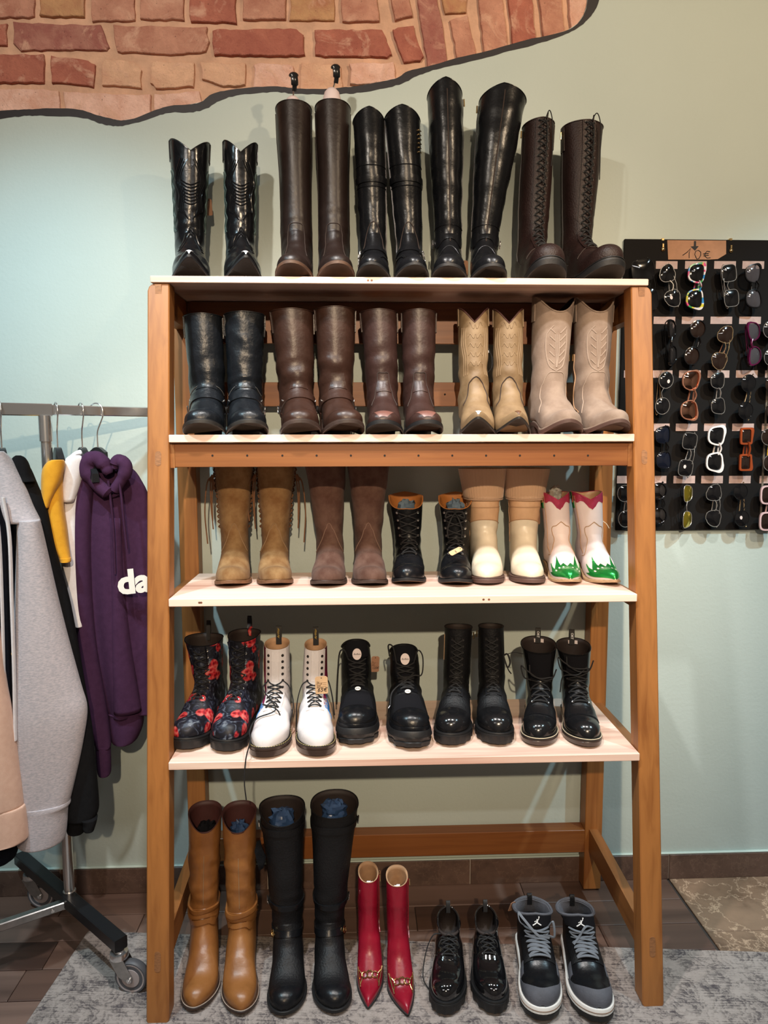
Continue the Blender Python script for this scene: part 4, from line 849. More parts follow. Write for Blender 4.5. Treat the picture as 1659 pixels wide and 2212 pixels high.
def west_suede(i):
    g = [dict(toe=1238, ank=1184, top=(1196, 644), tw=88), dict(toe=1332, ank=1277, top=(1284, 645), tw=84)][i]
    lab = ['beige suede western boot with embroidered shaft, left of its pair', 'beige suede western boot with embroidered shaft, against the right post'][i]
    b, r = make('western_boot', lab, 'boot', 'beige suede western boots on the second board', 2, (-1, 1)[i], g['toe'], -.408, g['ank'], g['top'], g['tw'], L=.29, bw=.0545, hw=.038, wst=.044, tn=2.5, tm=1.7, f0=.62, spring=.030, sole=.010, hh=.026, th=.046, ih=.082, za=.165, aw=.050, af=.134, wr=.005, wz=(.08, .2), wf=(14, 14, 25), seed=i+61, dt=.058, cut=lambda th: -.050*abs(math.cos(th))**2.2*(1 if math.cos(th) > 0 else .8), cutz=.11, topY=0)
    b.upper(r, M_['beige']); b.lining(r, M_['tan_lining'] if i else M_['dark_lining']); b.rim(r, M_['beige'], .0024); b.leather_sole(r, M_['sole_gum'])
    b.slab(r, M_['beige'], 'welt', lambda f: b.zs(f)+.005, lambda f: b.zs(f)+.001, marg=.0035, f0=.2)
    uz = b.uz; P = []
    for o in (-.05, .02, .09): P.append([(uz(.195), o*.2), (uz(.24), .0+o), (uz(.29), o*1.2-.05)])
    for k_ in range(5): z = .205+.022*k_; P.append([(uz(z), .10), (uz(z+.014), .34), (uz(z+.020), .42)]); P.append([(uz(z), -.12), (uz(z+.014), -.38)])
    P.append([(uz(.185), 0), (uz(.20), .34), (uz(.23), .48), (uz(.27), .52), (uz(.305), .45)]); P.append([(uz(.185), 0), (uz(.20), -.36), (uz(.23), -.55), (uz(.28), -.60), (uz(.30), -.45), (uz(.315), -.2)])
    lines(b, r, 'stitch_beigew', P, .0016, .0004)
    lines(b, r, 'stitch_beigew', mir([[(uz(.182), 0), (uz(.178), .45), (uz(.15), .85), (uz(.115), 1.05), (uz(.10), 1.35)]]), .0014, .0005, 'vamp_seam')
    for sg in (1, -1): b.side_strap(r, M_['beige'], sg*PI/2 % (2*PI), .07, .012)
    b.zipper(r, PI*.5 if i == 0 else PI*1.5, .06, .24, M_['tan_lining'])
    if i == 0: price_tag(r, (.059, -.05, .15), .016, .055, .35, 0, 0, '80', 'kraft', ty=-.3)
for i in (0, 1): west_suede(i)

# --- third board -------------------------------------------------------------------------------------
def suede_pull(i, kind):
    T = {'t': [dict(toe=503, ank=506, top=(505, 1010), tw=86), dict(toe=591, ank=594, top=(598, 1010), tw=84)], 'b': [dict(toe=710, ank=712, top=(701, 1010), tw=92), dict(toe=798, ank=796, top=(796, 1010), tw=96)]}
    g = T[kind][i]; mk = M_['tan' if kind == 't' else 'brown']
    lab = {'t': ['tan suede boot with side thongs, leftmost on the third board', 'tan suede boot with side thongs, second from left on the third board'], 'b': ['dark brown suede boot, left of its pair on the third board', 'dark brown suede boot beside the black lace-up ankle boots']}[kind][i]
    b, r = make('suede_boot', lab, 'boot', {'t': 'tan suede boots', 'b': 'dark brown suede boots'}[kind]+' on the third board', 3, (-1, 1)[i], g['toe'], -.318+(0 if kind == 't' else -.015), g['ank'], g['top'], g['tw'], H=.375 if kind == 't' else .37, L=.275, bw=.0495, hw=.035, tn=2.3 if kind == 'b' else 2.0, tm=1.7, spring=.016, sole=.008, hh=.026, th=.044, ih=.080, za=.165, aw=.043, af=.126, wr=.003, wz=(.06, .3), wf=(12, 12, 25), seed=i+70+(4 if kind == 'b' else 0), dt=.056, cut=vcut(.012))
    b.upper(r, mk); b.lining(r, M_['dark_lining'], .05); b.leather_sole(r, M_['sole_tan'] if kind == 't' else M_['sole_brown'], M_['sole_brown'])
    uz = b.uz
    lines(b, r, 'stitch_tan' if kind == 't' else 'stitch_brn', mir([[(uz(.172), 0), (uz(.166), .12), (uz(.145), .36), (uz(.125), .60), (uz(.115), .85), (uz(.112), 1.15), (uz(.12), 1.35)]]), .0012, .0005, 'vamp_seam')
    if kind == 't':
        for sg in (1, -1):
            br = MB(); th = sg*PI*.5
            for k_ in range(13):
                z = .15+.016*k_; br.tube([b.S(b.uzt(z, th), th-sg*.13, .0006), b.S(b.uzt(z+.006, th), th, .004), b.S(b.uzt(z+.012, th), th+sg*.13, .0006)], .0026, 6, flat=.6)
            br.build('braided_seam', M_['lace_tan'], r)['kind'] = 'stuff'
        sg = (-1, 1)[i]
        for sg in ((-1,) if i == 0 else (-1, 1)):
            t = b.S(b.uzt(.305, PI/2), sg*PI/2, .004); mb = MB()
            for q, (dx, ln) in enumerate(((.010, .155), (.020, .20), (.004, .13))):
                if sg < 0 and i and q == 1: ln = .13
                mb.tube(curve([t+np.array([0, -.01, .01*q]), t+np.array([sg*dx, -.016, -.01]), t+np.array([sg*dx*(1.1+.4*q), -.012, -ln*.5]), t+np.array([sg*dx*(.6+.6*q), -.014, -ln])], 6), .0021, 6)
            mb.tube([t+np.array([sg*.002, -.01, .012]), t+np.array([sg*.012, -.014, -.006])], .006, 8); mb.build('thong', M_['lace_tan'], r)
    if kind == 't' and i == 0: price_tag(r, (-.058, -.03, .285), .020, .032, .2, 0, 0, None, 'kraft_dark')
for k_ in 'tb':
    for i in (0, 1): suede_pull(i, k_)

def lace_ankle(i):
    g = [dict(toe=887, ank=881, top=(876, 1062), tw=74), dict(toe=982, ank=985, top=(984, 1062), tw=72)][i]
    lab = ['black lace-up ankle boot with rust lining, beside the brown suede boots', 'black lace-up ankle boot with kraft tag on its toe'][i]
    b, r = make('ankle_boot', lab, 'boot', 'black lace-up ankle boots on the third board', 3, (-1, 1)[i], g['toe'], (-.318, -.335)[i], g['ank'], g['top'], g['tw'], topY=.06, L=.275, bw=.047, hw=.034, tn=2.3, tm=1.8, spring=.018, sole=.008, hh=.024, th=.046, ih=.078, za=.13, aw=.042, af=.125, wr=.003, wz=(.05, .12), seed=i+80, dt=.052, cut=lambda th: -.045*max(0, math.cos(th))**.8-.010*abs(math.sin(th)), cutz=.10)
    b.upper(r, M_['black']); b.lining(r, M_['rust_lining'], .12); b.rim(r, M_['rust_lining'], .0014); b.leather_sole(r, M_['sole_black']); b.slab(r, M_['sole_tan'], 'outsole', lambda f: b.zs(f)-b.sole+.0003, lambda f: b.zs(f)-b.sole-.0012, marg=.003, f0=.5)
    lines(b, r, 'black', [[(b.uy(.76), -1.2), (b.uy(.80), -.5), (b.uy(.80), .5), (b.uy(.76), 1.2)]], .0012, .0006, 'toe_cap_seam')
    a0 = b.arcu(b.uy(.63)); a1 = b.arc[-1]-.012
    b.laces(r, M_['lace_black'], a0, a1, 7, .019, .0022, M_['steel'], 4, 'x', M_['black'], None, i == 1, spread=.5)
    top = b.R[-1].mean(0); crumple(r, (top[0], top[1]-.008, top[2]-.028), .032, mat('blue_grey_paper', (.10, .15, .20), .7) if i == 0 else bpy.data.materials['blue_grey_paper'], seed=i)
    if i == 1: price_tag(r, (.002, -.222, .098), .017, .044, .15, -.9, 1.0, '79', ty=-.05)
for i in (0, 1): lace_ankle(i)

def cream(i):
    g = [dict(toe=1060, ank=1045, top=(1042, 1010), tw=97), dict(toe=1142, ank=1131, top=(1137, 1010), tw=96)][i]
    lab = ['cream boot with camel knit cuff, beside the black lace-up ankle boots', 'cream boot with camel knit cuff, beside the white and green boots'][i]
    b, r = make('knit_cuff_boot', lab, 'boot', 'cream boots with knit cuffs on the third board', 3, (-1, 1)[i], g['toe'], -.315, g['ank'], g['top'], g['tw'], H=.335, L=.27, bw=.047, hw=.034, tn=2.5, tm=1.9, spring=.008, sole=.016, hh=.006, th=.045, ih=.080, za=.165, aw=.044, af=.126, wr=.003, wz=(.13, .22), wf=(14, 14, 50), seed=i+90, dt=.058, prof=[(.3, -.002, 0), (.62, -.003, 0), (1, 0, 0)])
    zc = .25; k0 = int(b.uz(.178)); kc = int(b.uz(zc-.004))
    b.upper(r, M_['cream'], 'foot', 0, k0+1); b.upper(r, M_['nude'], 'shaft', k0, kc+2)
    lines(b, r, 'stitch_nude', [[(b.uz(.178), 2*PI*q/8) for q in range(9)], [(b.uz(.215), 2*PI*q/8) for q in range(9)]], .0014, .0005, 'shaft_seam', 5)
    b.block_sole(r, M_['sole_gum'], 0)
    G = []                                          # turned-down ribbed cuff
    for q in range(16):
        t = q/15; u = b.uz(zc-.012)+(len(b.R)-1.01-b.uz(zc-.012))*t; row = []
        for j in range(132): th = 2*PI*j/132; row.append(b.S(u, th, .0085-.003*t+(.0011 if j % 3 else -.0004)+(.0 if q else -.006)))
        G.append(row)
    mb = MB().grid(G, cv=True); G2 = [[b.S(len(b.R)-1.01, 2*PI*j/44, -.004) for j in range(44)]]; mb.build('knit_cuff', M_['knit'], r, True, 180)
    lines(b, r, 'knit', [[(b.uz(zc-.011), 2*PI*q/8) for q in range(9)]], .0016, .0080, 'cuff_hem', 5)
    th = PI*.5 if i == 1 and False else PI*1.5
    b.zipper(r, PI*1.55 if i else PI*1.5, .10, .27, M_['nude'])
    if i == 1: price_tag(r, (.052, -.035, .175), .010, .045, .9, 0, 0, None, 'kraft_dark')
for i in (0, 1): cream(i)

def west_white(i):
    g = [dict(toe=1240, ank=1206, top=(1198, 1063), tw=58), dict(toe=1322, ank=1278, top=(1267, 1062), tw=66)][i]
    lab = ['white western ankle boot with green flame toe and clear bag inside', 'white western ankle boot with green flame toe, against the right post'][i]
    b, r = make('western_ankle_boot', lab, 'boot', 'white ankle boots with green flame toes', 3, (-1, 1)[i], g['toe'], (-.335, -.35)[i], g['ank'], g['top'], g['tw'], topY=.0, L=.265, bw=.044, hw=.031, tn=1.9, tm=1.35, f0=.60, spring=.014, sole=.006, hh=.030, th=.036, ih=.074, za=.14, aw=.038, af=.118, dt=.047, wr=.001, seed=i, cut=vcut(.022, .3), cutz=.06)
    b.upper(r, M_['blush']); b.lining(r, M_['tan_lining'], .09); b.rim(r, M_['magenta'], .0014); b.leather_sole(r, M_['sole_wood'], heel_f=.25)
    top = len(b.R)-1
    def fc(a, t):
        th = -PI*.98+2*PI*.98*t; d = .024+.006*math.cos(th*6+.3)
        u1 = float(top); u0 = b.uzt(b.R[top, int(round(th*NS/2/PI)) % NS, 2]-d, th); return u0+(u1-u0)*a, th
    b.patch(r, M_['magenta'], 'collar_overlay', fc, 8, 60, .0018)
    fl = [(0, .60), (.06, .66), (.12, .585), (.18, .70), (.26, .65), (.31, .60), (.36, .72), (.43, .70), (.5, .76), (.57, .70), (.64, .72), (.69, .60), (.74, .66), (.82, .70), (.88, .585), (.94, .66), (1, .60)]
    def ft(a, t):
        th = -1.62+3.24*t; f = float(np.interp(t, [p[0] for p in fl], [p[1] for p in fl])); u1 = b.uy(f)*(1-abs(th)/1.62*.1); u0 = .4; return u0+(u1-u0)*a, th
    b.patch(r, M_['green'], 'flame_toe', ft, 16, 72, .0017)
    for q, (t, f) in enumerate(((.18, .78), (.30, .775), (.40, .79), (.62, .80), (.75, .785), (.85, .78))):
        uu = b.uy(f); tt = -1.62+3.24*t; b.patch(r, M_['blush'], 'flame_cutout', lambda a, bb: (uu+1.05*(a-.5)*(1-.6*(2*bb-1)**2), tt+.15*(bb-.5)), 5, 5, .0024)
    uz = b.uz; sg0 = -1
    lines(b, r, 'stitch_nude', mir([[(uz(.172), 0), (uz(.160), .35), (uz(.150), .75), (uz(.125), .62), (uz(.105), .80), (uz(.095), 1.1), (uz(.10), 1.4)]]), .0012, .0006, 'overlay_seam')
    b.side_strap(r, bpy.data.materials['leather_green'], PI*1.5 if i == 0 else PI*1.5, .05, .006); b.zipper(r, PI*1.62, .05, b.H-.01, M_['nude'])
    if i == 0: c = b.R[-1].mean(0); crumple(r, (c[0]+.004, c[1], c[2]-.006), .030, M_['plastic_clear'], 'clear_bag', 5, (.7, .8, 1.1))
    if i == 1: MB().tube(curve([b.S(b.uzt(.17, 1.5), 1.5, .001), b.S(b.uzt(.16, 1.5), 1.4, .012), b.S(b.uzt(.145, 1.5), 1.4, .020)], 4), .001, 5).build('tag_string', M_['string'], r)
for i in (0, 1): west_white(i)

# --- fourth board --------------------------------------------------------------------------------------
def floral_mat():
    m, N, L, b = nodes('floral_satin'); tc = N.new('ShaderNodeTexCoord'); V = tc.outputs['Object']
    nz = N.new('ShaderNodeTexNoise'); nz.inputs['Scale'].default_value = 28; nz.inputs['Detail'].default_value = 3; L.new(V, nz.inputs['Vector'])
    vm = N.new('ShaderNodeVectorMath'); vm.operation = 'MULTIPLY_ADD'; vm.inputs[1].default_value = (.016, .016, .016); L.new(nz.outputs['Color'], vm.inputs[0]); L.new(V, vm.inputs[2])
    v = N.new('ShaderNodeTexVoronoi'); v.inputs['Scale'].default_value = 21; L.new(vm.outputs[0], v.inputs['Vector'])
    msk = ramp(N, [(.40, (1, 1, 1)), (.46, (0, 0, 0))]); L.new(v.outputs['Distance'], msk.inputs[0])
    sel = N.new('ShaderNodeSeparateColor'); L.new(v.outputs['Color'], sel.inputs[0]); gt = N.new('ShaderNodeMath'); gt.operation = 'GREATER_THAN'; gt.inputs[1].default_value = .22; L.new(sel.outputs[0], gt.inputs[0])
    ml = N.new('ShaderNodeMath'); ml.operation = 'MULTIPLY'; L.new(msk.outputs[0], ml.inputs[0]); L.new(gt.outputs[0], ml.inputs[1])
    v2 = N.new('ShaderNodeTexVoronoi'); v2.inputs['Scale'].default_value = 90; L.new(vm.outputs[0], v2.inputs['Vector'])
    pet = ramp(N, [(.12, (.035, .003, .006)), (.32, (.26, .008, .014)), (.55, (.46, .030, .035)), (.8, (.55, .14, .12))]); L.new(v2.outputs['Distance'], pet.inputs[0])
    n2 = N.new('ShaderNodeTexNoise'); n2.inputs['Scale'].default_value = 45; n2.inputs['Detail'].default_value = 5; n2.inputs['Distortion'].default_value = 1.5; L.new(V, n2.inputs['Vector'])
    leaf = ramp(N, [(.46, (.008, .008, .012)), (.58, (.022, .026, .045)), (.70, (.14, .16, .19))]); L.new(n2.outputs[0], leaf.inputs[0])
    mx = N.new('ShaderNodeMixRGB'); L.new(ml.outputs[0], mx.inputs[0]); L.new(leaf.outputs[0], mx.inputs[1]); L.new(pet.outputs[0], mx.inputs[2]); L.new(mx.outputs[0], b.inputs['Base Color'])
    b.inputs['Roughness'].default_value = .45; b.inputs['Specular IOR Level'].default_value = .3; return m
FLORAL = floral_mat()
def split_mat():     # blue and magenta panel on the white boots
    m, N, L, b = nodes('painted_panel'); tc = N.new('ShaderNodeTexCoord'); sp = N.new('ShaderNodeSeparateXYZ'); L.new(tc.outputs['Object'], sp.inputs[0])
    n = N.new('ShaderNodeTexNoise'); n.inputs['Scale'].default_value = 60; L.new(tc.outputs['Object'], n.inputs[0]); a = N.new('ShaderNodeMath'); a.operation = 'MULTIPLY_ADD'; a.inputs[1].default_value = .05; L.new(n.outputs[0], a.inputs[0]); L.new(sp.outputs[2], a.inputs[2])
    r = ramp(N, [(.0, (.03, .22, .62)), (.124, (.03, .22, .62)), (.128, (.70, .66, .66)), (.133, (.25, .015, .08)), (.19, (.20, .012, .06)), (.23, (.10, .01, .02))]); r.color_ramp.interpolation = 'LINEAR'; L.new(a.outputs[0], r.inputs[0]); L.new(r.outputs[0], b.inputs['Base Color']); b.inputs['Roughness'].default_value = .4; return m
PANEL = split_mat()
def floral(i):
    g = [dict(toe=402, ank=449, top=(440, 1378), tw=80), dict(toe=476, ank=528, top=(528, 1368), tw=66)][i]
    lab = ['black floral lace-up boot with red roses, against the left post', 'black floral lace-up boot with red roses, beside the white boots'][i]
    b, r = make('combat_boot', lab, 'boot', 'floral boots on the fourth board', 4, (-1, 1)[i], g['toe'], (-.44, -.455)[i], g['ank'], g['top'], g['tw'], topY=0, L=.29, bw=.050, hw=.036, tn=2.8, tm=2.0, spring=.012, sole=.030, hh=.006, th=.050, ih=.085, za=.16, aw=.042, af=.125, wr=.002, seed=i+100, dt=.052, cut=lambda th: -.012*max(0, math.cos(th)), cutz=.06)
    b.upper(r, FLORAL); b.lining(r, M_['dark_lining'], .12); b.rim(r, M_['fabric_dark'], .0016); b.block_sole(r, M_['sole_black'], .0025)
    a0 = b.arcu(b.uy(.62)); a1 = b.arc[-1]-.012; b.laces(r, M_['lace_black'], a0, a1, 9, .015, .0018, M_['steel'], 0, 'x', FLORAL, FLORAL, False, spread=.4)
    # open collar wing
    for sg in (1, -1):
        G = []; top = len(b.R)-1
        for q in range(8):
            t = q/7; u = b.uz(b.H-.085)+(top-b.uz(b.H-.085))*t; th0 = b.thx(u, .018)
            G.append([b.S(u, sg*th0, .001), b.S(u, sg*th0*.9, .006+.006*t), b.S(u, sg*th0*.8, .010+.014*t)+np.array([sg*.006*t, 0, .004*t]), b.S(u, sg*th0*.82, .008+.014*t)+np.array([sg*.007*t, 0, .004*t]), b.S(u, sg*th0*1.05, .002)])
        MB().grid(G).build('collar_flap', FLORAL, r, True, 60)
    b.pull_loop(r, FLORAL if i else M_['loop_black'], PI, .040, .006)
    if i: price_tag(r, (.052, -.01, .165), .020, .048, .2, 0, 0, None, 'kraft_dark')
for i in (0, 1): floral(i)

def white_boot(i):
    g = [dict(toe=578, ank=598, top=(598, 1384), tw=54), dict(toe=680, ank=680, top=(682, 1386), tw=48)][i]
    lab = ['white lace-up boot with black lace hanging over the board edge', 'white lace-up boot with 65 euro tag and blue side panel'][i]
    b, r = make('combat_boot', lab, 'boot', 'white lace-up boots on the fourth board', 4, (-1, 1)[i], g['toe'], -.492, g['ank'], g['top'], g['tw'], topY=.03, L=.285, bw=.050, hw=.036, tn=2.6, tm=2.1, spring=.008, sole=.024, hh=.008, th=.052, ih=.085, za=.15, aw=.037, af=.118, wr=.002, wz=(.06, .15), seed=i+110, dt=.046, cut=lambda th: -.006*math.cos(th), cutz=.05, tk=2.9)
    b.upper(r, M_['white']); b.lining(r, M_['tan_lining'], .12); b.block_sole(r, M_['sole_clear'], .0, layers=[(0, -.003), (.06, 0), (.62, .0006), (.64, -.0008), (.72, -.0008), (.75, .0012), (.97, .0012), (1, 0)])
    b.slab(r, M_['sole_dark'], 'welt', lambda f: b.zs(f)+.003, lambda f: b.zs(f)+.0008, marg=.0055); 
    st = MB()
    for k_, (x, y, f) in enumerate(b.outline(.0035, 0, 1, 70)):
        if f > .2 and k_ % 2 == 0:
            O = b.outline(.0035, 0, 1, 70); x2, y2, f2 = O[(k_+1) % len(O)]; st.tube([(x, -y, b.zs(f)+.0036), (x2, -y2, b.zs(f2)+.0036)], .0011, 5)
    o = st.build('welt_stitching', M_['stitch_gold'], r); o['kind'] = 'stuff'
    a0 = b.arcu(b.uy(.63)); a1 = b.arc[-1]-.018; n = 10; up = a0+(a1-a0)*5/9
    if i == 0:
        A = M_['white']
    b.laces(r, M_['lace_black'], a0, up, 6, .015, .0019, M_['sole_dark'], 0, 'x', M_['white'], M_['white'], False, spread=.25)
    eb = MB(); tw = lambda a: b.thx(b.ua(a), .0185)
    for q in range(1, 5):
        a = up+(a1-up)*q/4
        for sg in (1, -1):
            u = b.ua(a); t = sg*b.thx(u, .0185); eb.lathe([(.0020, .0), (.0044, .0), (.0040, .0012), (.0020, .0010)], 10, b.S(u, t, 1)-b.S(u, t, 0), b.S(u, t, .0034))
    eb.build('eyelets', M_['sole_dark'], r)['kind'] = 'stuff'
    for sg in (1, -1):
        def fu(a, bb, sg=sg): aa = up+(a1+.016-up)*a; uu = b.ua(aa); t0 = b.thx(uu, .010); return uu, sg*(t0+(b.thx(uu, .027)-t0)*bb)
        b.patch(r, M_['white'], 'lace_facing', fu, 12, 4, .003)
    sgp = (-1, 1)[i]
    b.patch(r, PANEL, 'painted_panel', lambda a, t: (b.uz(.075)+(len(b.R)-1.1-b.uz(.075))*a, sgp*(.62+.75*t) if a < .5 else sgp*(.9+.5*t)), 24, 6, .0014)
    _, c, td, nr = b.pull_loop(r, M_['loop_black'], PI, .034, .0085)
    lo = thing; Mx = Matrix.Translation(c+Vector((0, -.0092, .014))) @ Matrix.Rotation(PI/2, 4, 'X') @ Matrix.Rotation(PI/2, 4, 'Z') @ Matrix.Scale(.75, 4)
    place_text('wair', M_['ink_gold'], r, Mx)
    U, T = b.U, b.T; mb = MB(); e = b.S(U[-1], T[-1], .004); f_ = b.S(U[-1], -T[-1], .004)
    if i == 0:
        w = b.S(b.uy(.72), -.9, .004)
        P = [f_, f_+np.array([-.012, -.02, -.02]), b.S(b.uy(.66), .2, .012), b.S(b.uy(.72), -.7, .008), w+np.array([-.012, -.02, -.02])]
        inv = r.matrix_basis.inverted()
        for px, py, Y in ((541, 1600, -.500), (531, 1640, -.506), (528, 1690, -.509), (532, 1728, -.507)): P.append(np.array(inv @ Vector(atY(px, py, Y))))
        mb.tube(curve(P, 6), .0019, 6)
        mb.tube(curve([e, e+np.array([.020, -.006, -.02]), e+np.array([.030, -.01, -.075]), e+np.array([.012, -.05, -.13]), b.S(b.uy(.67), .3, .012), b.S(b.uy(.60), -.5, .008)], 6), .0019, 6)
    else:
        mb.tube(curve([f_, f_+np.array([-.016, -.01, -.01]), f_+np.array([-.030, -.006, -.06]), f_+np.array([-.034, .0, -.12]), f_+np.array([-.034, -.03, -.165])], 6), .0019, 6)
        mb.tube(curve([e, e+np.array([.018, -.004, .0]), e+np.array([.030, .0, -.05]), e+np.array([.036, .01, -.11])], 6), .0019, 6)
    mb.build('loose_lace', M_['lace_black'], r)
    if i: price_tag(r, (.020, -.155, .158), .036, .054, 0, .1, -.03, '65', 'kraft', form=True, ty=-.27, string_to=b.S(b.U[-1], T[-1], .004))
for i in (0, 1): white_boot(i)

def platform(i):
    g = [dict(toe=776, ank=771, top=(768, 1374), tw=58), dict(toe=886, ank=876, top=(872, 1384), tw=58)][i]
    lab = ['chunky black platform trainer with brown tag, left of its pair', 'chunky black platform trainer with lace tip hanging, right of its pair'][i]
    b, r = make('platform_trainer', lab, 'shoe', 'black platform trainers on the fourth board', 4, (-1, 1)[i], g['toe'], (-.432, -.462)[i], g['ank'], g['top'], g['tw'], topY=.0, L=.30, bw=.0545, hw=.042, wst=.047, tn=2.8, tm=2.2, spring=.014, sole=.044, hh=.012, th=.052, ih=.085, za=.16, aw=.045, af=.135, wr=.001, seed=i+120, dt=.050, cut=lambda th: -.035*(1-max(0, math.cos(th))), cutz=.08, tk=2.8)
    b.upper(r, M_['black_mat']); b.lining(r, M_['dark_lining'], .10); b.rim(r, M_['black_mat'], .004)
    b.block_sole(r, M_['sole_black'], .005, layers=[(0, -.004), (.06, .001), (.30, .002), (.34, -.0005), (.62, .004), (.7, .003), (.92, .0015), (1, -.001)], n=30)
    b.slab(r, M_['black'], 'foxing', lambda f: b.zs(f)+.012, lambda f: b.zs(f)-.004, marg=.003)
    u0 = .5; b.patch(r, M_['black'], 'toe_cap', lambda a, t: (u0+(b.uy(.80)-u0)*a, -1.35+2.7*t), 10, 16, .0022)
    b.patch(r, M_['fabric_dark'], 'vamp_overlay', lambda a, t: (b.uy(.78)+(b.uy(.63)-b.uy(.78))*a, (t*2-1)*(1.0-.35*a)), 8, 10, .0016)
    a0 = b.arcu(b.uy(.58)); a1 = a0+(b.arc[-1]-a0)*.62; b.laces(r, M_['lace_black'], a0, a1, 7, .018, .0024, None, 0, 'x', M_['fabric_dark'], M_['black'], False, spread=.3)
    top = len(b.R)-1
    b.patch(r, M_['fabric_dark'], 'padded_tongue', lambda a, t: (b.ua(a1+.006)+(top-b.ua(a1+.006))*a, (t*2-1)*(.85-.25*a)), 12, 10, .007)
    def disc(name, a, rx, rz, m, key, off):
        u = b.ua(a); c = Vector(b.S(u, 0, off)); nn = Vector(b.S(u, 0, 1)-b.S(u, 0, 0)).normalized(); q = nn.to_track_quat('Z', 'Y').to_matrix().to_4x4()
        up = q.inverted() @ Vector((0, 0, 1)); ang = math.atan2(up.y, up.x)-PI/2; Mx = Matrix.Translation(c) @ q @ Matrix.Rotation(ang, 4, 'Z')
        o = MB().prism([(rx*math.cos(k*PI/12), rz*math.sin(k*PI/12)-(.25*rz if math.sin(k*PI/12) < 0 else 0)*0) for k in range(24)], -.001, .0012).xf(Mx).build(name, m, r, False)
        place_text(key, M_['ink'], o, Mx @ Matrix.Translation((0, 0, .0016)) @ Matrix.Scale(.62 if key == 'buffalo' else .8, 4))
    disc('tongue_badge', b.arc[-1]-.040, .0135, .017, M_['label_white'], 'buffalo', .0085); disc('vamp_badge', a0-.014, .0085, .006, M_['sole_white'], 'buff2', .006)
    U, T = b.U, b.T; mb = MB(); e = b.S(U[-1], T[-1], .004); f_ = b.S(U[-1], -T[-1], .004)
    if i == 0: mb.tube(curve([f_, f_+np.array([-.012, -.01, .03]), f_+np.array([-.026, -.006, .02]), f_+np.array([-.032, 0, -.05]), f_+np.array([-.036, .0, -.14])], 6), .0024, 6)
    else:
        mb.tube(curve([e, e+np.array([.012, -.01, .04]), e+np.array([.026, -.01, .02]), e+np.array([.022, -.02, -.03]), b.S(b.ua(a0+.05), .3, .012), b.S(b.ua(a0), -.7, .010), b.S(b.uy(.70), -.95, .012)], 6), .0022, 6)
        mb.tube(curve([f_, f_+np.array([-.010, -.008, .05]), f_+np.array([-.024, -.004, .055]), f_+np.array([-.020, 0, .02])], 6), .0024, 6)
    mb.build('loose_lace', M_['lace_black'], r)
    if i: MB().tube([b.S(b.uy(.70), -.95, .012), b.S(b.uy(.70), -.95, .012)+np.array([-.005, -.004, -.006])], .0016, 6).build('lace_tip', M_['silver'], r)
    if i == 0: price_tag(r, (.058, -.045, .158), .026, .050, .15, 0, .05, '120', 'kraft_dark', form=True)
for i in (0, 1): platform(i)

def zip_boot(i):
    g = [dict(toe=978, ank=985, top=(990, 1354), tw=59), dict(toe=1069, ank=1063, top=(1061, 1353), tw=54)][i]
    lab = ['tall black zip combat boot with matt shaft, left of its pair', 'tall black zip combat boot with side bow, right of its pair'][i]
    b, r = make('combat_boot', lab, 'boot', 'black zip combat boots on the fourth board', 4, (-1, 1)[i], g['toe'], -.442, g['ank'], g['top'], g['tw'], topY=.0, L=.285, bw=.0495, hw=.036, tn=2.6, tm=2.0, spring=.010, sole=.032, hh=.008, th=.050, ih=.084, za=.16, aw=.040, af=.125, wr=.002, wz=(.06, .14), seed=i+130, dt=.050, cut=lambda th: .004*math.cos(th), tk=2.7)
    b.upper(r, M_['black_mat']); b.lining(r, M_['dark_lining'], .12); b.rim(r, M_['black_mat'], .0016); b.block_sole(r, M_['sole_black'], .0035)
    b.patch(r, M_['black_shine'], 'toe_cap', lambda a, t: (.4+(b.uy(.74)-.4)*a, -1.5+3.0*t), 12, 18, .0016)
    a0 = b.arcu(b.uy(.60)); a1 = b.arc[-1]-.03; b.laces(r, M_['lace_black'], a0, a1, 10, .014, .0021, M_['sole_dark'], 0, 'x', M_['black_mat'], M_['black_mat'], False)
    b.zipper(r, (PI*.45, PI*1.55)[i], .05, b.H-.012)
    if i:
        t = b.S(b.uzt(b.H-.08, .9), .9, .004); mb = MB().tube(curve([t, t+np.array([.012, -.006, .006]), t+np.array([.020, -.004, -.02]), t+np.array([.012, -.004, -.034]), t], 5), .0026, 6)
        mb.tube(curve([t, t+np.array([.030, 0, .010]), t+np.array([.060, .004, .006])], 5), .0012, 5).tube(curve([t, t+np.array([.014, -.004, -.04]), t+np.array([.024, -.002, -.055])], 5), .002, 5); mb.build('side_bow', M_['lace_black'], r)
    else: b.patch(r, M_['nude'], 'side_label', lambda a, t: (b.uzt(b.H-.10+.08*a, 4.9), 4.95+.05*t), 6, 2, .0012)
for i in (0, 1): zip_boot(i)

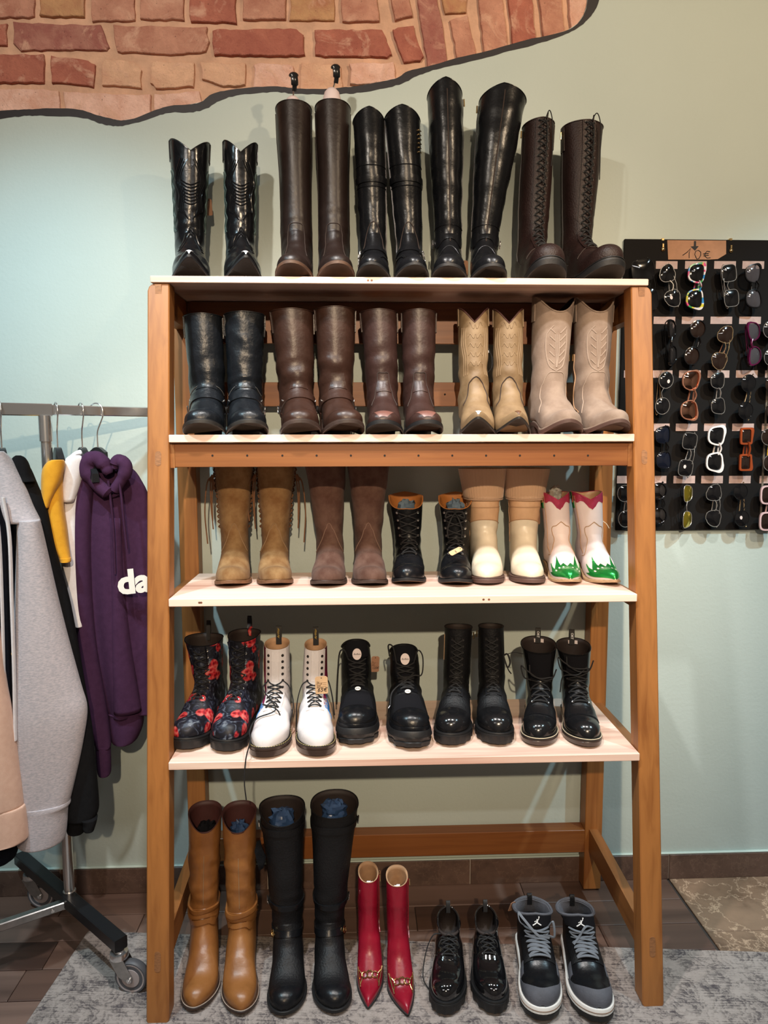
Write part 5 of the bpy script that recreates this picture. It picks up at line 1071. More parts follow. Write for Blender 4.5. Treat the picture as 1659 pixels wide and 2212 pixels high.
def gloss_boot(i):
    g = [dict(toe=1169, ank=1165, top=(1163, 1384), tw=76), dict(toe=1263, ank=1245, top=(1239, 1388), tw=74)][i]
    lab = ['glossy black lace-up boot with looped laces, smoky sole, left of its pair', 'glossy black lace-up boot with smoky sole, rightmost on the fourth board'][i]
    b, r = make('ankle_boot', lab, 'boot', 'glossy black lace-up boots on the fourth board', 4, (-1, 1)[i], g['toe'], (-.452, -.462)[i], g['ank'], g['top'], g['tw'], topY=.04, L=.28, bw=.0475, hw=.035, tn=2.4, tm=1.9, spring=.008, sole=.018, hh=.008, th=.048, ih=.080, za=.15, aw=.041, af=.124, wr=.0025, wz=(.05, .12), seed=i+140, dt=.052, cut=lambda th: -.012*math.cos(th), tk=2.6)
    b.upper(r, M_['black_shine']); b.lining(r, M_['dark_lining'], .12); b.rim(r, M_['black_shine'], .0015); b.block_sole(r, M_['sole_clear'], .0)
    b.welt(r, M_['stitch_pale'], .0020, .0012, .0045, .2); b.slab(r, M_['sole_dark'], 'welt', lambda f: b.zs(f)+.0016, lambda f: b.zs(f)-.003, marg=.0062)
    lines(b, r, 'black', [[(b.uy(.75), -1.3), (b.uy(.765), 0), (b.uy(.75), 1.3)], [(b.uy(.735), -1.3), (b.uy(.75), 0), (b.uy(.735), 1.3)]], .0015, .0006, 'toe_seam')
    a0 = b.arcu(b.uy(.63)); full = b.arc[-1]-.012; a1 = a0+(full-a0)*(.52 if i == 0 else .7); b.laces(r, M_['lace_black'], a0, a1, 4 if i == 0 else 6, .020, .0021, M_['steel'], 0, 'x', M_['black'], None, False, spread=.3)
    top = len(b.R)-1; b.patch(r, M_['fabric_dark'], 'loose_tongue', lambda a, t: (b.ua(a1)+(top-.5-b.ua(a1))*a, (t*2-1)*.62), 12, 8, .005)
    U, T = b.U, b.T; e = b.S(U[-1], T[-1], .004); f_ = b.S(U[-1], -T[-1], .004); mb = MB()
    mb.tube(curve([f_, f_+np.array([-.020, -.01, .012]), f_+np.array([-.028, -.01, .045]), f_+np.array([-.012, -.018, .035]), b.S(U[-1]+2, 0, .016), e+np.array([.004, -.016, .012]), e+np.array([.018, -.008, .04])], 6), .0021, 6)
    mb.tube(curve([e, e+np.array([.006, -.02, .018]), b.S(U[-1]+3, 0, .018), f_+np.array([.0, -.02, .025]), f_+np.array([-.004, -.012, .05])], 6), .0021, 6)
    if i: mb.tube(curve([e+np.array([0, -.01, .02]), b.S(U[-1], 0, .02), f_+np.array([-.012, -.014, -.01]), f_+np.array([-.020, -.010, -.06])], 6), .0019, 6)
    mb.build('loose_lace', M_['lace_black'], r)
    _, c, td, nr = b.pull_loop(r, M_['loop_black'], PI, .026, .008)
    place_text('ort', M_['ink_white'], r, Matrix.Translation(c+Vector((0, -.0092, .008))) @ Matrix.Rotation(PI/2, 4, 'X') @ Matrix.Rotation(-PI/2, 4, 'Z') @ Matrix.Scale(.9, 4))
    b.patch(r, M_['label_white'], 'size_label', lambda a, t: (top-1.4+.9*a, PI-.3+.5*t), 3, 3, -.004)
for i in (0, 1): gloss_boot(i)

# --- on the rug under the rack -------------------------------------------------------------------------------
def cognac(i):
    g = [dict(toe=430, ank=440, top=(443, 1755), tw=70), dict(toe=512, ank=522, top=(517, 1755), tw=72)][i]
    lab = ['tall cognac leather boot with ankle straps, next to the left post', 'tall cognac leather boot with ankle straps, beside the tall black boots'][i]
    b, r = make('tall_boot', lab, 'boot', 'tall cognac boots on the rug', 0, (-1, 1)[i], g['toe'], (-.545, -.565)[i], g['ank'], g['top'], g['tw'], topY=.0, L=.285, bw=.0475, hw=.033, tn=2.1, tm=1.7, spring=.010, sole=.008, hh=.022, th=.042, ih=.078, za=.17, aw=.041, af=.124, wr=.0045, wz=(.16, .34), wf=(22, 22, 46), seed=i+150, dt=.052, cut=lambda th: -.036*max(0, math.cos(th))**2.2+.008*max(0, -math.cos(th)), cutz=.06, asym=.012)
    b.upper(r, M_['cognac']); b.lining(r, M_['oxblood_lining'], .15); b.rim(r, M_['oxblood_lining'], .0013); b.leather_sole(r, M_['sole_mid'], M_['sole_brown']); b.welt(r, M_['stitch_beige'], .0020, .0008, .0040)
    b.slab(r, M_['sole_brown'], 'welt', lambda f: b.zs(f)+.0012, lambda f: b.zs(f)-.004, marg=.0062)
    lines(b, r, 'stitch_tan', [[(b.uz(.20+.05*k_), 0) for k_ in range(int((b.H-.23)/.05))]], .001, .0006, 'front_seam', 6)
    for k_, (z, dz, w) in enumerate(((.150, .02, .008), (.165, -.02, .007), (.178, .012, .0065))):
        b.band(r, M_['cognac'], 'wrap_strap', lambda t, z=z, dz=dz: b.uz(z+.004*math.sin(t*2))*(.5+.5*math.cos(t))+b.uzt(z+dz, PI)*(.5-.5*math.cos(t)), w, .003+.0012*k_)
    lines(b, r, 'cognac', [[(b.uz(.185), 2*PI*q/8) for q in range(9)]], .0016, .0006, 'shaft_hem')
    c = b.R[-1].mean(0); crumple(r, (c[0], c[1], c[2]-.05), .030, M_['plastic_blue'] if i else M_['fabric_dark'], seed=i)
    if i: p = b.S(b.uzt(.16, 1.57), 1.57, .006); torus(p, (1, 0, 0), .008, .0016, 8).build('buckle', M_['gold'], r)
for i in (0, 1): cognac(i)

def biker(i):
    g = [dict(toe=622, ank=620, top=(609, 1742), tw=96), dict(toe=717, ank=712, top=(723, 1738), tw=102)][i]
    lab = ['tall black buckled boot with blue plastic inside, left of its pair', 'tall black buckled boot with blue plastic inside, near the red boots'][i]
    b, r = make('tall_boot', lab, 'boot', 'tall black buckled boots on the rug', 0, (-1, 1)[i], g['toe'], -.572, g['ank'], g['top'], g['tw'], topY=.0, L=.285, bw=.050, hw=.036, tn=2.5, tm=1.9, spring=.010, sole=.009, hh=.020, th=.046, ih=.080, za=.165, aw=.044, af=.128, wr=.0045, wz=(.13, .22), wf=(20, 20, 44), seed=i+160, dt=.062, cut=(lambda th: -.030*max(0, math.cos(th))**1.4) if i == 0 else (lambda th: -.012*math.cos(th)), cutz=.06)
    b.upper(r, M_['black_mat']); b.lining(r, M_['dark_lining'], .15); b.rim(r, M_['black_mat'], .002); b.leather_sole(r, M_['sole_black'])
    b.patch(r, M_['black'], 'toe_cap', lambda a, t: (.4+(b.uy(.86-.05*abs(t-.5))-.4)*a, -1.5+3.0*t), 12, 18, .0014)
    sg = (-1, 1)[i]; buckle_strap(b, r, M_['black'], .130, -.02, .009, PI*.33, sg, 'gold', bs=.010); buckle_strap(b, r, M_['black'], .20, 0, .008, PI*.5, sg, 'steel')
    buckle_strap(b, r, M_['black_mat'], b.H-.05, 0, .010, PI*.5, sg, 'steel', 'top_strap')
    if i == 0:
        t = b.S(b.uzt(b.H-.09, 4.7), 4.75, .004); G = [[t+np.array([-.004, -.012, 0]), t+np.array([-.014, -.02, .0])], [t+np.array([.002, -.022, -.02]), t+np.array([-.020, -.034, -.02])], [t+np.array([.012, -.030, -.042]), t+np.array([-.012, -.046, -.05])], [t+np.array([.004, -.030, -.075]), t+np.array([-.008, -.044, -.075])]]
        fixn(MB().grid([row+[row[1]+np.array([0, .003, 0]), row[0]+np.array([0, .003, 0])] for row in G], cv=True).build('hanging_strap', M_['black'], r))
    c = b.R[-1].mean(0); crumple(r, (c[0], c[1]-.004, c[2]-(.030 if i == 0 else .018)), .040, M_['plastic_blue'], seed=i+4, sz=(1, 1, .9), name='blue_plastic_stuffing')
    if i: price_tag(r, (.062, .03, .335), .026, .050, .1, 0, 0, '200', 'kraft_dark')
for i in (0, 1): biker(i)

def red(i):
    g = [dict(toe=803, ank=796, top=(795, 1885), tw=42), dict(toe=873, ank=860, top=(858, 1893), tw=46)][i]
    lab = ['red pointed high-heel ankle boot with gold chain, left of its pair', 'red pointed high-heel ankle boot with gold chain, beside the black shoes'][i]
    b, r = make('heeled_boot', lab, 'boot', 'red heeled boots on the rug', 0, (-1, 1)[i], g['toe'], (-.556, -.585)[i], g['ank'], g['top'], g['tw'], topY=.0, L=.255, bw=.0365, hw=.026, wst=.027, tn=1.55, tm=1.1, f0=.60, spring=.004, sole=.004, hh=.082, th=.026, ih=.060, za=.195, aw=.031, af=.110, ab=.004, wr=.0012, wz=(.1, .2), seed=i+170, dt=.036, cut=lambda th: -.010*math.cos(th), margin=.0022)
    b.upper(r, M_['red']); b.lining(r, M_['tan_lining'], .08); b.rim(r, M_['tan_lining'], .0012)
    b.slab(r, M_['sole_black'], 'sole', lambda f: b.zs(f)+.001, lambda f: b.zs(f)-b.sole)
    MB().lathe([(.005, 0), (.005, .006), (.0062, .03), (.009, .055), (.020, b.zs(0)-.004), (.022, b.zs(0)-.001)], 14, (0, 0, 1), (0, -.024, 0)).build('heel', M_['red'], r)
    u = b.uy(.70); cc = b.S(u, 0, .004); ch = thing  # horsebit chain
    nn = b.S(u, 0, 1)-b.S(u, 0, 0)
    lk = torus(cc, nn, .0085, .0019, 14, 6, 1., (1, 0, 0)).build('chain_link', M_['gold'], r)
    for sg in (1, -1):
        th1, th2 = sg*.40, sg*1.0
        torus(b.S(u, th1, .0035), b.S(u, th1, 1)-b.S(u, th1, 0), .0075, .0017, 12, 6, 1.2, (1, 0, 0)).build('chain_link', M_['gold'], r)
        p0 = b.S(u, sg*.58, .003); mb = MB()
        for du in (1.6, -1.6): mb.tube(curve([p0, b.S(u+du*.6, sg*.78, .003), b.S(u+du, th2, .003)], 4), .0015, 6)
        mb.tube([b.S(u-2.2, th2*1.03, .003), b.S(u+2.2, th2*1.03, .003)], .0017, 6); mb.build('chain_end', M_['gold'], r)
    b.zipper(r, PI*.48, .10, b.H-.008, M_['red'])
    c = b.R[-1].mean(0); crumple(r, (c[0]+.002, c[1]-.010, c[2]-.035), .013, M_['tissue'], 'tissue_stuffing', i)
    if i == 0: price_tag(r, (.037, .0, .225), .010, .028, .5, 0, 0, None, 'kraft_dark')
for i in (0, 1): red(i)

def derby(i):
    g = [dict(toe=969, ank=969, top=(968, 1952), tw=52), dict(toe=1060, ank=1052, top=(1050, 1952), tw=52)][i]
    lab = ['black patent platform derby shoe with lace trailing left', 'black patent platform derby shoe beside the grey high-top trainers'][i]
    b, r = make('derby_shoe', lab, 'shoe', 'black patent derby shoes on the rug', 0, (-1, 1)[i], g['toe'], -.590, g['ank'], g['top'], g['tw'], topY=.05, L=.275, bw=.0465, hw=.034, wst=.038, tn=2.4, tm=1.9, spring=.010, sole=.034, hh=.008, th=.046, ih=.070, za=.118, aw=.036, af=.112, ab=.006, H=.148, wr=.001, dt=.045, seed=i+180, cut=lambda th: -.028*max(0, math.cos(th))**.7-.012*abs(math.sin(th)), cutz=.04, prof=[(.5, 0, 0), (1, -.004, .002)])
    b.upper(r, M_['patent']); b.lining(r, M_['dark_lining'], .07); b.rim(r, M_['patent'], .0013); b.block_sole(r, M_['sole_black'], .004)
    c = b.R[-1].mean(0)
    MB().prism([(x*.85, -y) for x, y, f in b.outline(-.006, .06, .5, 10)], b.zs(.2)+.004, b.zs(.2)+.006).build('insole', mat('insole_black', (.02, .022, .028), .5) if i == 0 else bpy.data.materials['insole_black'], r, False)
    a0 = b.arcu(b.uy(.63)); a1 = b.arc[-1]-.006; b.laces(r, M_['lace_black'], a0, a1, 5, .015, .0019, M_['sole_dark'], 0, 'x', M_['patent'], M_['patent'], True, spread=.3)
    lines(b, r, 'patent', [[(b.uy(.55), -1.25), (b.uy(.60), -.8), (b.uy(.66), -.5), (b.uy(.66), .5), (b.uy(.60), .8), (b.uy(.55), 1.25)]], .0016, .0004, 'vamp_seam')
    U, T = b.U, b.T; f_ = b.S(U[-1], -T[-1], .004)
    if i == 0: MB().tube(curve([f_, f_+np.array([-.026, -.01, .0]), f_+np.array([-.046, -.02, -.05]), f_+np.array([-.052, -.05, -.10]), f_+np.array([-.030, -.08, -.118])], 6), .0018, 6).build('loose_lace', M_['lace_black'], r)
    b.pull_loop(r, M_['loop_black'], PI, .014, .006)
for i in (0, 1): derby(i)

def hightop(i):
    g = [dict(toe=1180, ank=1152, top=(1150, 1962), tw=80), dict(toe=1286, ank=1252, top=(1243, 1962), tw=78)][i]
    lab = ['grey and black high-top basketball trainer with figure logo, left of its pair', 'grey and black high-top basketball trainer, nearest the right post'][i]
    b, r = make('high_top_trainer', lab, 'shoe', 'grey high-top trainers on the rug', 0, (-1, 1)[i], g['toe'], (-.622, -.632)[i], g['ank'], g['top'], g['tw'], topY=.0, L=.31, bw=.0525, hw=.040, wst=.043, tn=2.5, tm=2.0, spring=.014, sole=.032, hh=.008, th=.048, ih=.080, za=.135, aw=.044, af=.145, ab=.008, H=.170, wr=.0008, dt=.056, seed=i+190, cut=lambda th: -.010*abs(math.sin(th)*2 if False else math.sin(th))+.012*math.cos(th), cutz=.05, prof=[(.5, 0, 0), (1, 0, 0)], tk=2.7)
    b.upper(r, M_['fabric_dark'] if False else M_['black_mat']); b.lining(r, M_['grey_nubuck'], .10, .006); b.rim(r, M_['grey_nubuck'], .0045)
    b.slab(r, M_['sole_black'], 'outsole', lambda f: b.zs(f)-.016, lambda f: b.sp(f)*.9, marg=.006, lug=.002, layers=[(0, -.002), (.1, 0), (.9, .001), (1, 0)], n=40)
    b.slab(r, M_['sole_white'], 'midsole', lambda f: b.zs(f)+.004, lambda f: b.zs(f)-.0165, marg=.007)
    lines_ = [p for p in b.outline(.0072, 0, 1, 40) if p[2] > .1]; MB().tube([(x, -y, b.zs(f)-.006) for x, y, f in lines_], .0009, 5).build('midsole_groove', M_['sole_tan'], r)
    b.patch(r, M_['grey_nubuck'], 'toe_guard', lambda a, t: (.3+(b.uy(.925-.27*abs(2*t-1)**2.0)-.3)*a, -1.72+3.44*t), 12, 24, .0020)
    for sg in (1, -1): b.patch(r, M_['grey_nubuck'], 'side_panel', lambda a, t, sg=sg: (b.uy(.72)+(b.uz(.105)-b.uy(.72))*a, sg*(1.05+.5*t)), 10, 5, .0018)
    b.patch(r, M_['black'], 'vamp', lambda a, t: (b.uy(.93)+(b.uy(.63)-b.uy(.93))*a, (t*2-1)*.95), 10, 10, .0008)
    hl = MB()
    a0 = b.arcu(b.uy(.635)); a1 = b.arc[-1]-.034; b.laces(r, M_['lace_grey'], a0, a1, 7, .026, .0050, None, 0, 'x', M_['fabric_dark'], M_['black_mat'], False, off=.006, spread=.12, flat=.4)
    top = len(b.R)-1; b.patch(r, M_['fabric_dark'], 'padded_tongue', lambda a, t: (b.ua(a1+.004)+(top-b.ua(a1+.004))*a, (t*2-1)*.80), 12, 10, .008)
    # leaping-figure logo on the tongue
    u = b.ua(b.arc[-1]-.020); c = Vector(b.S(u, 0, .0098)); nn = Vector(b.S(u, 0, 1)-b.S(u, 0, 0)).normalized(); q = nn.to_track_quat('Z', 'Y').to_matrix().to_4x4(); up = q.inverted() @ Vector((0, 0, 1)); Mx = Matrix.Translation(c) @ q @ Matrix.Rotation(math.atan2(up.y, up.x)-PI/2, 4, 'Z')
    lg = MB()
    for P, w in (([(0, .001), (.0015, .0045)], .0018), ([(.0015, .0045), (.0042, .0082), (.0048, .0108)], .0009), ([(.001, .0045), (-.003, .0035), (-.0055, .002)], .0009), ([(0, .001), (-.004, -.002), (-.0095, -.0052)], .0014), ([(0, .001), (.004, -.0015), (.0095, -.0045)], .0014)): lg.tube([(x, y, .0005) for x, y in P], w, 6, flat=.3, up=(0, 0, 1))
    lg.lathe([(.0006, 0), (.0013, 0), (.0013, .0006)], 10, (0, 0, 1), (.0006, .0068, .0003)).lathe([(.0006, 0), (.0015, 0), (.0015, .0006)], 10, (0, 0, 1), (.0050, .0122, .0003))
    lg.xf(Mx @ Matrix.Scale(1.25, 4)).build('logo', M_['ink_white'], r)
    U, T = b.U, b.T; e = b.S(U[-1], T[-1], .006); f_ = b.S(U[-1], -T[-1], .006); mb = MB()
    if i == 0:
        mb.tube(curve([f_, f_+np.array([-.016, -.008, .02]), f_+np.array([-.018, .006, .036]), f_+np.array([-.004, -.012, .028]), b.S(b.ua(a0+.06), 0, .016), b.S(b.ua(a0+.045), .55, .012)], 6), .0040, 6, flat=.5)
        mb.tube(curve([e, e+np.array([.012, -.008, .02]), e+np.array([.016, -.014, -.02]), b.S(b.ua(a0+.05), .5, .014), b.S(b.ua(a0+.055), .2, .012)], 6), .0040, 6, flat=.5)
    else:
        mb.tube(curve([e, b.S(U[-1]+1, .15, .016), b.S(b.ua(a0+.06), -.2, .014), b.S(b.ua(a0+.03), -.55, .012)], 6), .0040, 6, flat=.5)
    mb.build('loose_lace', M_['lace_grey'], r)
    b.pull_loop(r, M_['black_mat'], PI, .012, .007)
    if i == 0: price_tag(r, (-.060, -.05, .150), .020, .034, .6, .3, .1, None, 'kraft_dark')
for i in (0, 1): hightop(i)

# ------------------------------------------------------------------ sunglasses boards on the wall
BLK = mat('black_foam_board', (.007, .006, .006), .85, bump=.15, bscale=120, spec=.2)
SLOT = mat('pink_slot_strip', (.50, .36, .33), .9, var=.15, vscale=40)  # flat pink strips laid on the board stand in for its cut-out slots
bd = []
for k_, (x0, x1, lab) in enumerate(((.852, 1.343, 'black display board for sunglasses topped by a kraft 10 euro card'), (1.349, 1.86, 'black display board at the right edge of the picture'))):
    o = thing('display_board', lab, 'display board', (x0, 0, 1.246)); bd.append(o)
    MB().box((0, -.0125, 0), (x1-x0, -.0025, .945), .001).build('panel', BLK, o, False)
def onb(k_, px, py, Y=-.0128):
    p = atY(px, py, Y); o = bd[k_]; return Vector((p[0]-o.location.x, Y, p[2]-o.location.z))
edge = bd[1]; MB().box((-.0075, -.0150, .0), (-.0005, -.0005, .945), .001).build('edge_strip', mat('clear_edge_strip', (.20, .17, .14), .2), edge, False)
rows_ = [(564, 581, (1417, 1480, 1543, 1604)), (684, 700, (1412, 1473, 1535, 1597)), (800, 816, (1348, 1406, 1467, 1529, 1590)), (915, 931, (1400, 1460, 1521, 1582)), (1028, 1044, (1333, 1393, 1455, 1515, 1575))]
for y0, y1, xs_ in rows_:
    for x in xs_:
        a = onb(0, x, y0); b_ = onb(0, x+46, y1); MB().box((a.x, -.0134, b_.z), (b_.x, -.0124, a.z)).build('slot_strip', SLOT, bd[0], False)
for y0, y1, x in ((564, 581, 1668), (684, 700, 1660), (800, 816, 1653), (915, 931, 1646), (1028, 1044, 1641)):
    a = onb(1, x, y0); b_ = onb(1, x+46, y1); MB().box((a.x, -.0134, b_.z), (b_.x, -.0124, a.z)).build('slot_strip', SLOT, bd[1], False)
for px, py in ((1432, 536), (1579, 539)):
    a = onb(0, px, py); h = MB().lathe([(.001, 0), (.006, .0), (.0065, .003), (.004, .006), (.001, .0065)], 14, (0, -1, 0), a-Vector((0, -.0005, .004))).build('screw', M_['gold'], bd[0])
    MB().box((a.x-.003, -.0155, a.z+.0), (a.x+.003, -.0125, a.z+.014), .0008).build('eye_plate', M_['gold'], bd[0], False)
    t = onb(0, px, 518); MB().box((t.x-.0045, -.014, t.z-.003), (t.x+.0045, .0, t.z+.005), .001).build('hanger_hook', M_['gold'], bd[0], False)
# kraft card: arrow and 10 euro
cp = [(1441, 519), (1568, 520), (1568, 549), (1550, 560), (1530, 561), (1443, 561)]
P = [onb(0, *p) for p in cp]; n = len(P)
card = MB().add([(p.x, -.0145, p.z) for p in P]+[(p.x, -.0128, p.z) for p in P], [tuple(range(n-1, -1, -1))]+[(i, (i+1) % n, n+(i+1) % n, n+i) for i in range(n)]); card = fixn(card.build('price_card', mat('kraft_paper', (.44, .235, .14), .9, var=.15, vscale=18), bd[0], False))
def pen(pts, w=.0012):
    return [tuple(onb(0, *p))[:1]+(-.0148,)+tuple(onb(0, *p))[2:] for p in pts]
ik = MB()
for pts in ([(1474, 552), (1484, 545), (1491, 537), (1488, 547), (1488, 558)], [(1503, 556), (1500, 550), (1502, 543), (1508, 541), (1513, 545), (1513, 552), (1509, 559), (1505, 560), (1502, 555)], [(1533, 544), (1527, 543), (1522, 548), (1522, 554), (1527, 558), (1534, 557)], [(1518, 549), (1530, 548)], [(1519, 553), (1530, 552)]): ik.tube(pen(pts), .0013, 5)
ik.build('handwritten_price', M_['ink'], card)
ap = [(1498.5, 521), (1503, 521), (1503, 532), (1509, 532), (1500.5, 542), (1491, 533), (1498, 532)]; A = [onb(0, *p) for p in ap]
fixn(MB().add([(p.x, -.0148, p.z) for p in A]+[(p.x, -.0145, p.z) for p in A], [tuple(range(6, -1, -1))]+[(i, (i+1) % 7, 7+(i+1) % 7, 7+i) for i in range(7)]).build('arrow', M_['ink'], card, False))

def lensm(name, c, rough=.04, metal=0., alpha=1., coat=1.): return mat(name, c, rough, metal, coat=coat, alpha=alpha)
LN = {'dark': lensm('lens_smoke', (.006, .006, .007)), 'brown': lensm('lens_brown', (.022, .012, .009), alpha=.93), 'clear': lensm('lens_pale_grey', (.10, .09, .10), alpha=.45), 'grey': lensm('lens_grey', (.025, .022, .022), alpha=.8), 'rose': lensm('lens_rose_mirror', (.80, .42, .28), .03, 1.), 'yellow': lensm('lens_yellow_mirror', (.70, .55, .05), .03, .9), 'silver': lensm('lens_silver_mirror', (.30, .30, .32), .03, 1.), 'blue': lensm('lens_blue_black', (.006, .008, .016))}
FM = {'silver': mat('frame_silver', (.62, .60, .58), .22, .8), 'gold': mat('frame_gold', (.72, .52, .30), .22, .8), 'black': mat('frame_black', (.008, .008, .009), .15), 'white': mat('frame_white', (.82, .76, .75), .3), 'amber': mat('frame_amber', (.50, .10, .03), .12, trans=.45), 'pink': mat('frame_pink', (.66, .45, .46), .25), 'purple': mat('frame_plum', (.10, .008, .045), .15), 'rose': mat('frame_rose', (.55, .25, .16), .2, .6), 'tort': mat('frame_tortoise', (.05, .022, .012), .2, var=.6, vscale=80), 'yellow': mat('frame_yellow', (.80, .45, .04), .3)}
def multi():
    m, N, L, b = nodes('frame_multicolour'); tc = N.new('ShaderNodeTexCoord'); v = N.new('ShaderNodeTexVoronoi'); v.inputs['Scale'].default_value = 95; L.new(tc.outputs['Object'], v.inputs['Vector'])
    s = N.new('ShaderNodeSeparateColor'); L.new(v.outputs['Color'], s.inputs[0]); r = ramp(N, [(.0, (.75, .70, .70)), (.24, (.70, .08, .22)), (.42, (.04, .25, .60)), (.56, (.75, .70, .68)), (.70, (.65, .55, .05)), (.85, (.06, .30, .10))]); r.color_ramp.interpolation = 'CONSTANT'; L.new(s.outputs[0], r.inputs[0]); L.new(r.outputs[0], b.inputs['Base Color']); b.inputs['Roughness'].default_value = .25; return m
FM['multi'] = multi()
def lens_shape(kind, a, b_, n=30):
    P = []
    for i in range(n):
        t = 2*PI*i/n; p = {'round': 2., 'square': 3.6, 'rect': 7., 'avi': 2.5, 'way': 3., 'cat': 2.6}[kind]
        u = a*math.copysign(abs(math.cos(t))**(2/p), math.cos(t)); v = b_*math.copysign(abs(math.sin(t))**(2/p), math.sin(t))
        if kind == 'avi': u *= 1+.16*v/b_; u += .004*(v/b_ < 0)*(-v/b_)*-1; v *= 1+.10*(u < 0)
        if kind in ('way', 'cat'): u *= 1+.15*v/b_; v += (.0035 if kind == 'cat' else .0015)*(u/a)*(v > 0)
        P.append((u, v))
    return P
def glasses(label, up, lo, kind, fm, ln, thick=False, d=1, yaw=0., a=None, b_=None, Y=-.046, sticker=(), temple=None, group='sunglasses hanging on the black boards'):
    pu = atY(*up, Y); pl = atY(*lo, Y); c = (pu+pl)/2; s_ = np.linalg.norm(pu-pl)/2; roll = math.atan2(pu[0]-pl[0], pu[2]-pl[2])
    a = a or min(.0265, s_*.80); b_ = b_ or a*.88
    r = thing('sunglasses', label, 'sunglasses', tuple(c), 0, group); r.rotation_euler = (0, roll, yaw)
    F = FM[fm]; sh = lens_shape(kind, a, b_); mb = MB()
    def T(u, v, up_, y=0.): return (d*v, y, (s_+u) if up_ else -(s_+u))
    for u_ in (True, False):
        ce = [(0, 0)]; G = []
        for k_, bul in ((1., 0), (.8, -.0018), (.55, -.0036), (.28, -.0047), (.02, -.005)): G.append([T(x*k_, y*k_, u_, bul) for x, y in sh])
        lens = MB().grid(G, cv=True).grid([[(x, y+.0018, z) for x, y, z in row] for row in G], cv=True).build('lens', LN[ln], r, True, 180)
        if thick:
            w = thick if isinstance(thick, float) else .0042
            so = [(x*(1+w/a)+ (w*.6 if kind in ('way', 'cat') and y > 0 and x > 0 else 0), y*(1+w/b_)+(w*.7 if y > 0 and x > 0 else 0)) for x, y in sh]; G = []
            for pts, y in ((sh, -.0005), (sh, -.0035), (so, -.0030), (so, .0030), (sh, .0028), (sh, -.0005)): G.append([T(x, z, u_, y) for x, z in pts])
            mb.grid(G, cv=True)
        else: mb.tube([T(x*1.01, y*1.01, u_, -.0003) for x, y in sh], .0011, 6, True)
        if u_ in sticker or (sticker and sticker[0] == u_):
            q = [(.0045*math.cos(k*PI/6), .0062*math.sin(k*PI/6)) for k in range(12)]; MB().prism(q, 0, .0004).xf(Matrix.Translation(T(-.004, -.006*d*d, u_, -.0056)) @ Matrix.Rotation(PI/2, 4, 'X')).build('sticker', M_['label_white'], lens, False)
    g = s_-a; xb = d*b_*.35
    if thick: mb.tube(curve([(d*b_*.45, -.002, g+.003), (d*b_*.75, -.004, 0), (d*b_*.45, -.002, -g-.003)], 5), .0042 if kind != 'rect' else .0055, 8, flat=.6)
    else:
        mb.tube(curve([(d*b_*.15, -.001, g+.002), (d*b_*.45, -.003, 0), (d*b_*.15, -.001, -g-.002)], 5), .0012, 6)
        if kind in ('avi', 'square'): mb.tube([(d*b_*.80, -.001, g+a*.45), (d*b_*.92, -.002, 0), (d*b_*.80, -.001, -g-a*.45)], .0011, 6)
    fixn(mb.build('frame', F, r, True, 50))
    tm = FM[temple] if temple else F
    for u_, sg in ((True, 1), (False, -1)):
        h = sg*(s_+a+.001); w = .0028 if thick else .0016; end = -sg*.048
        P = curve([(d*b_*.55, .000, h), (d*b_*.62, .006, h*1.03), (d*b_*.62, .013+(.004 if u_ else 0), h*.8), (d*b_*(.25 if u_ else .75), .015+(.004 if u_ else 0), 0), (d*b_*(-.15 if u_ else .80), .016, end), (d*b_*(-.45 if u_ else .7), .015, end*1.25)], 4)
        MB().tube(P, w, 6, flat=.5, up=(0, 1, 0)).build('temple', tm, r)
G_ = glasses
G_('large black square sunglasses hanging behind the end of the top board', (1389, 584), (1397, 648), 'square', 'black', 'dark', d=1, a=.034, b_=.036, Y=-.05)
G_('silver square sunglasses with white sticker, top row beside the oak post', (1441, 590), (1453, 645), 'avi', 'silver', 'dark', d=1, sticker=(False,))
G_('multicoloured plastic sunglasses in the top row under the 10 euro card', (1504, 590), (1500, 646), 'way', 'multi', 'dark', True)
G_('thin silver rounded-square sunglasses in the top row, third column', (1575, 590), (1580, 644), 'square', 'silver', 'dark', d=-1)
G_('black cat-eye glasses with pale grey lenses, right end of top row', (1626, 591), (1627, 645), 'cat', 'black', 'clear', .0028)
G_('black sunglasses turned sideways in the second row beside the oak post', (1449, 712), (1456, 766), 'way', 'black', 'grey', .003, yaw=.75, d=-1)
G_('large dark round sunglasses in the second row, second column', (1507, 711), (1494, 769), 'round', 'black', 'brown', .0022, a=.027)
G_('gold-rimmed aviator sunglasses hanging askew in the second row', (1567, 722), (1553, 780), 'avi', 'gold', 'brown', temple='rose')
G_('plum-framed glasses with clear lenses turned sideways in the second row', (1627, 716), (1631, 768), 'cat', 'purple', 'clear', .0028, d=-1, yaw=.35)
G_('round silver sunglasses on the edge of the right-hand board, second row', (1664, 712), (1666, 772), 'round', 'silver', 'dark')
G_('thin round black sunglasses in the third row beside the oak post', (1439, 821), (1431, 877), 'round', 'silver', 'dark', d=-1, sticker=(True,), temple='gold')
G_('rose-gold mirrored cat-eye sunglasses in the third row', (1492, 822), (1488, 886), 'cat', 'rose', 'rose', .0030, a=.029)
G_('silver-edged dark sunglasses in the third row, third column', (1550, 822), (1551, 877), 'way', 'silver', 'dark', a=.025)
G_('big round black sunglasses with gold temple in the third row', (1617, 828), (1611, 887), 'round', 'black', 'dark', a=.0275, temple='gold')
G_('dark sunglasses at the right edge in the third row', (1668, 830), (1670, 886), 'round', 'black', 'brown')
G_('matt black sunglasses in the fourth row beside the oak post', (1431, 940), (1433, 994), 'way', 'black', 'blue', .0018)
G_('slim silver square sunglasses with sticker in the fourth row', (1490, 953), (1481, 1011), 'square', 'silver', 'dark', sticker=(False,))
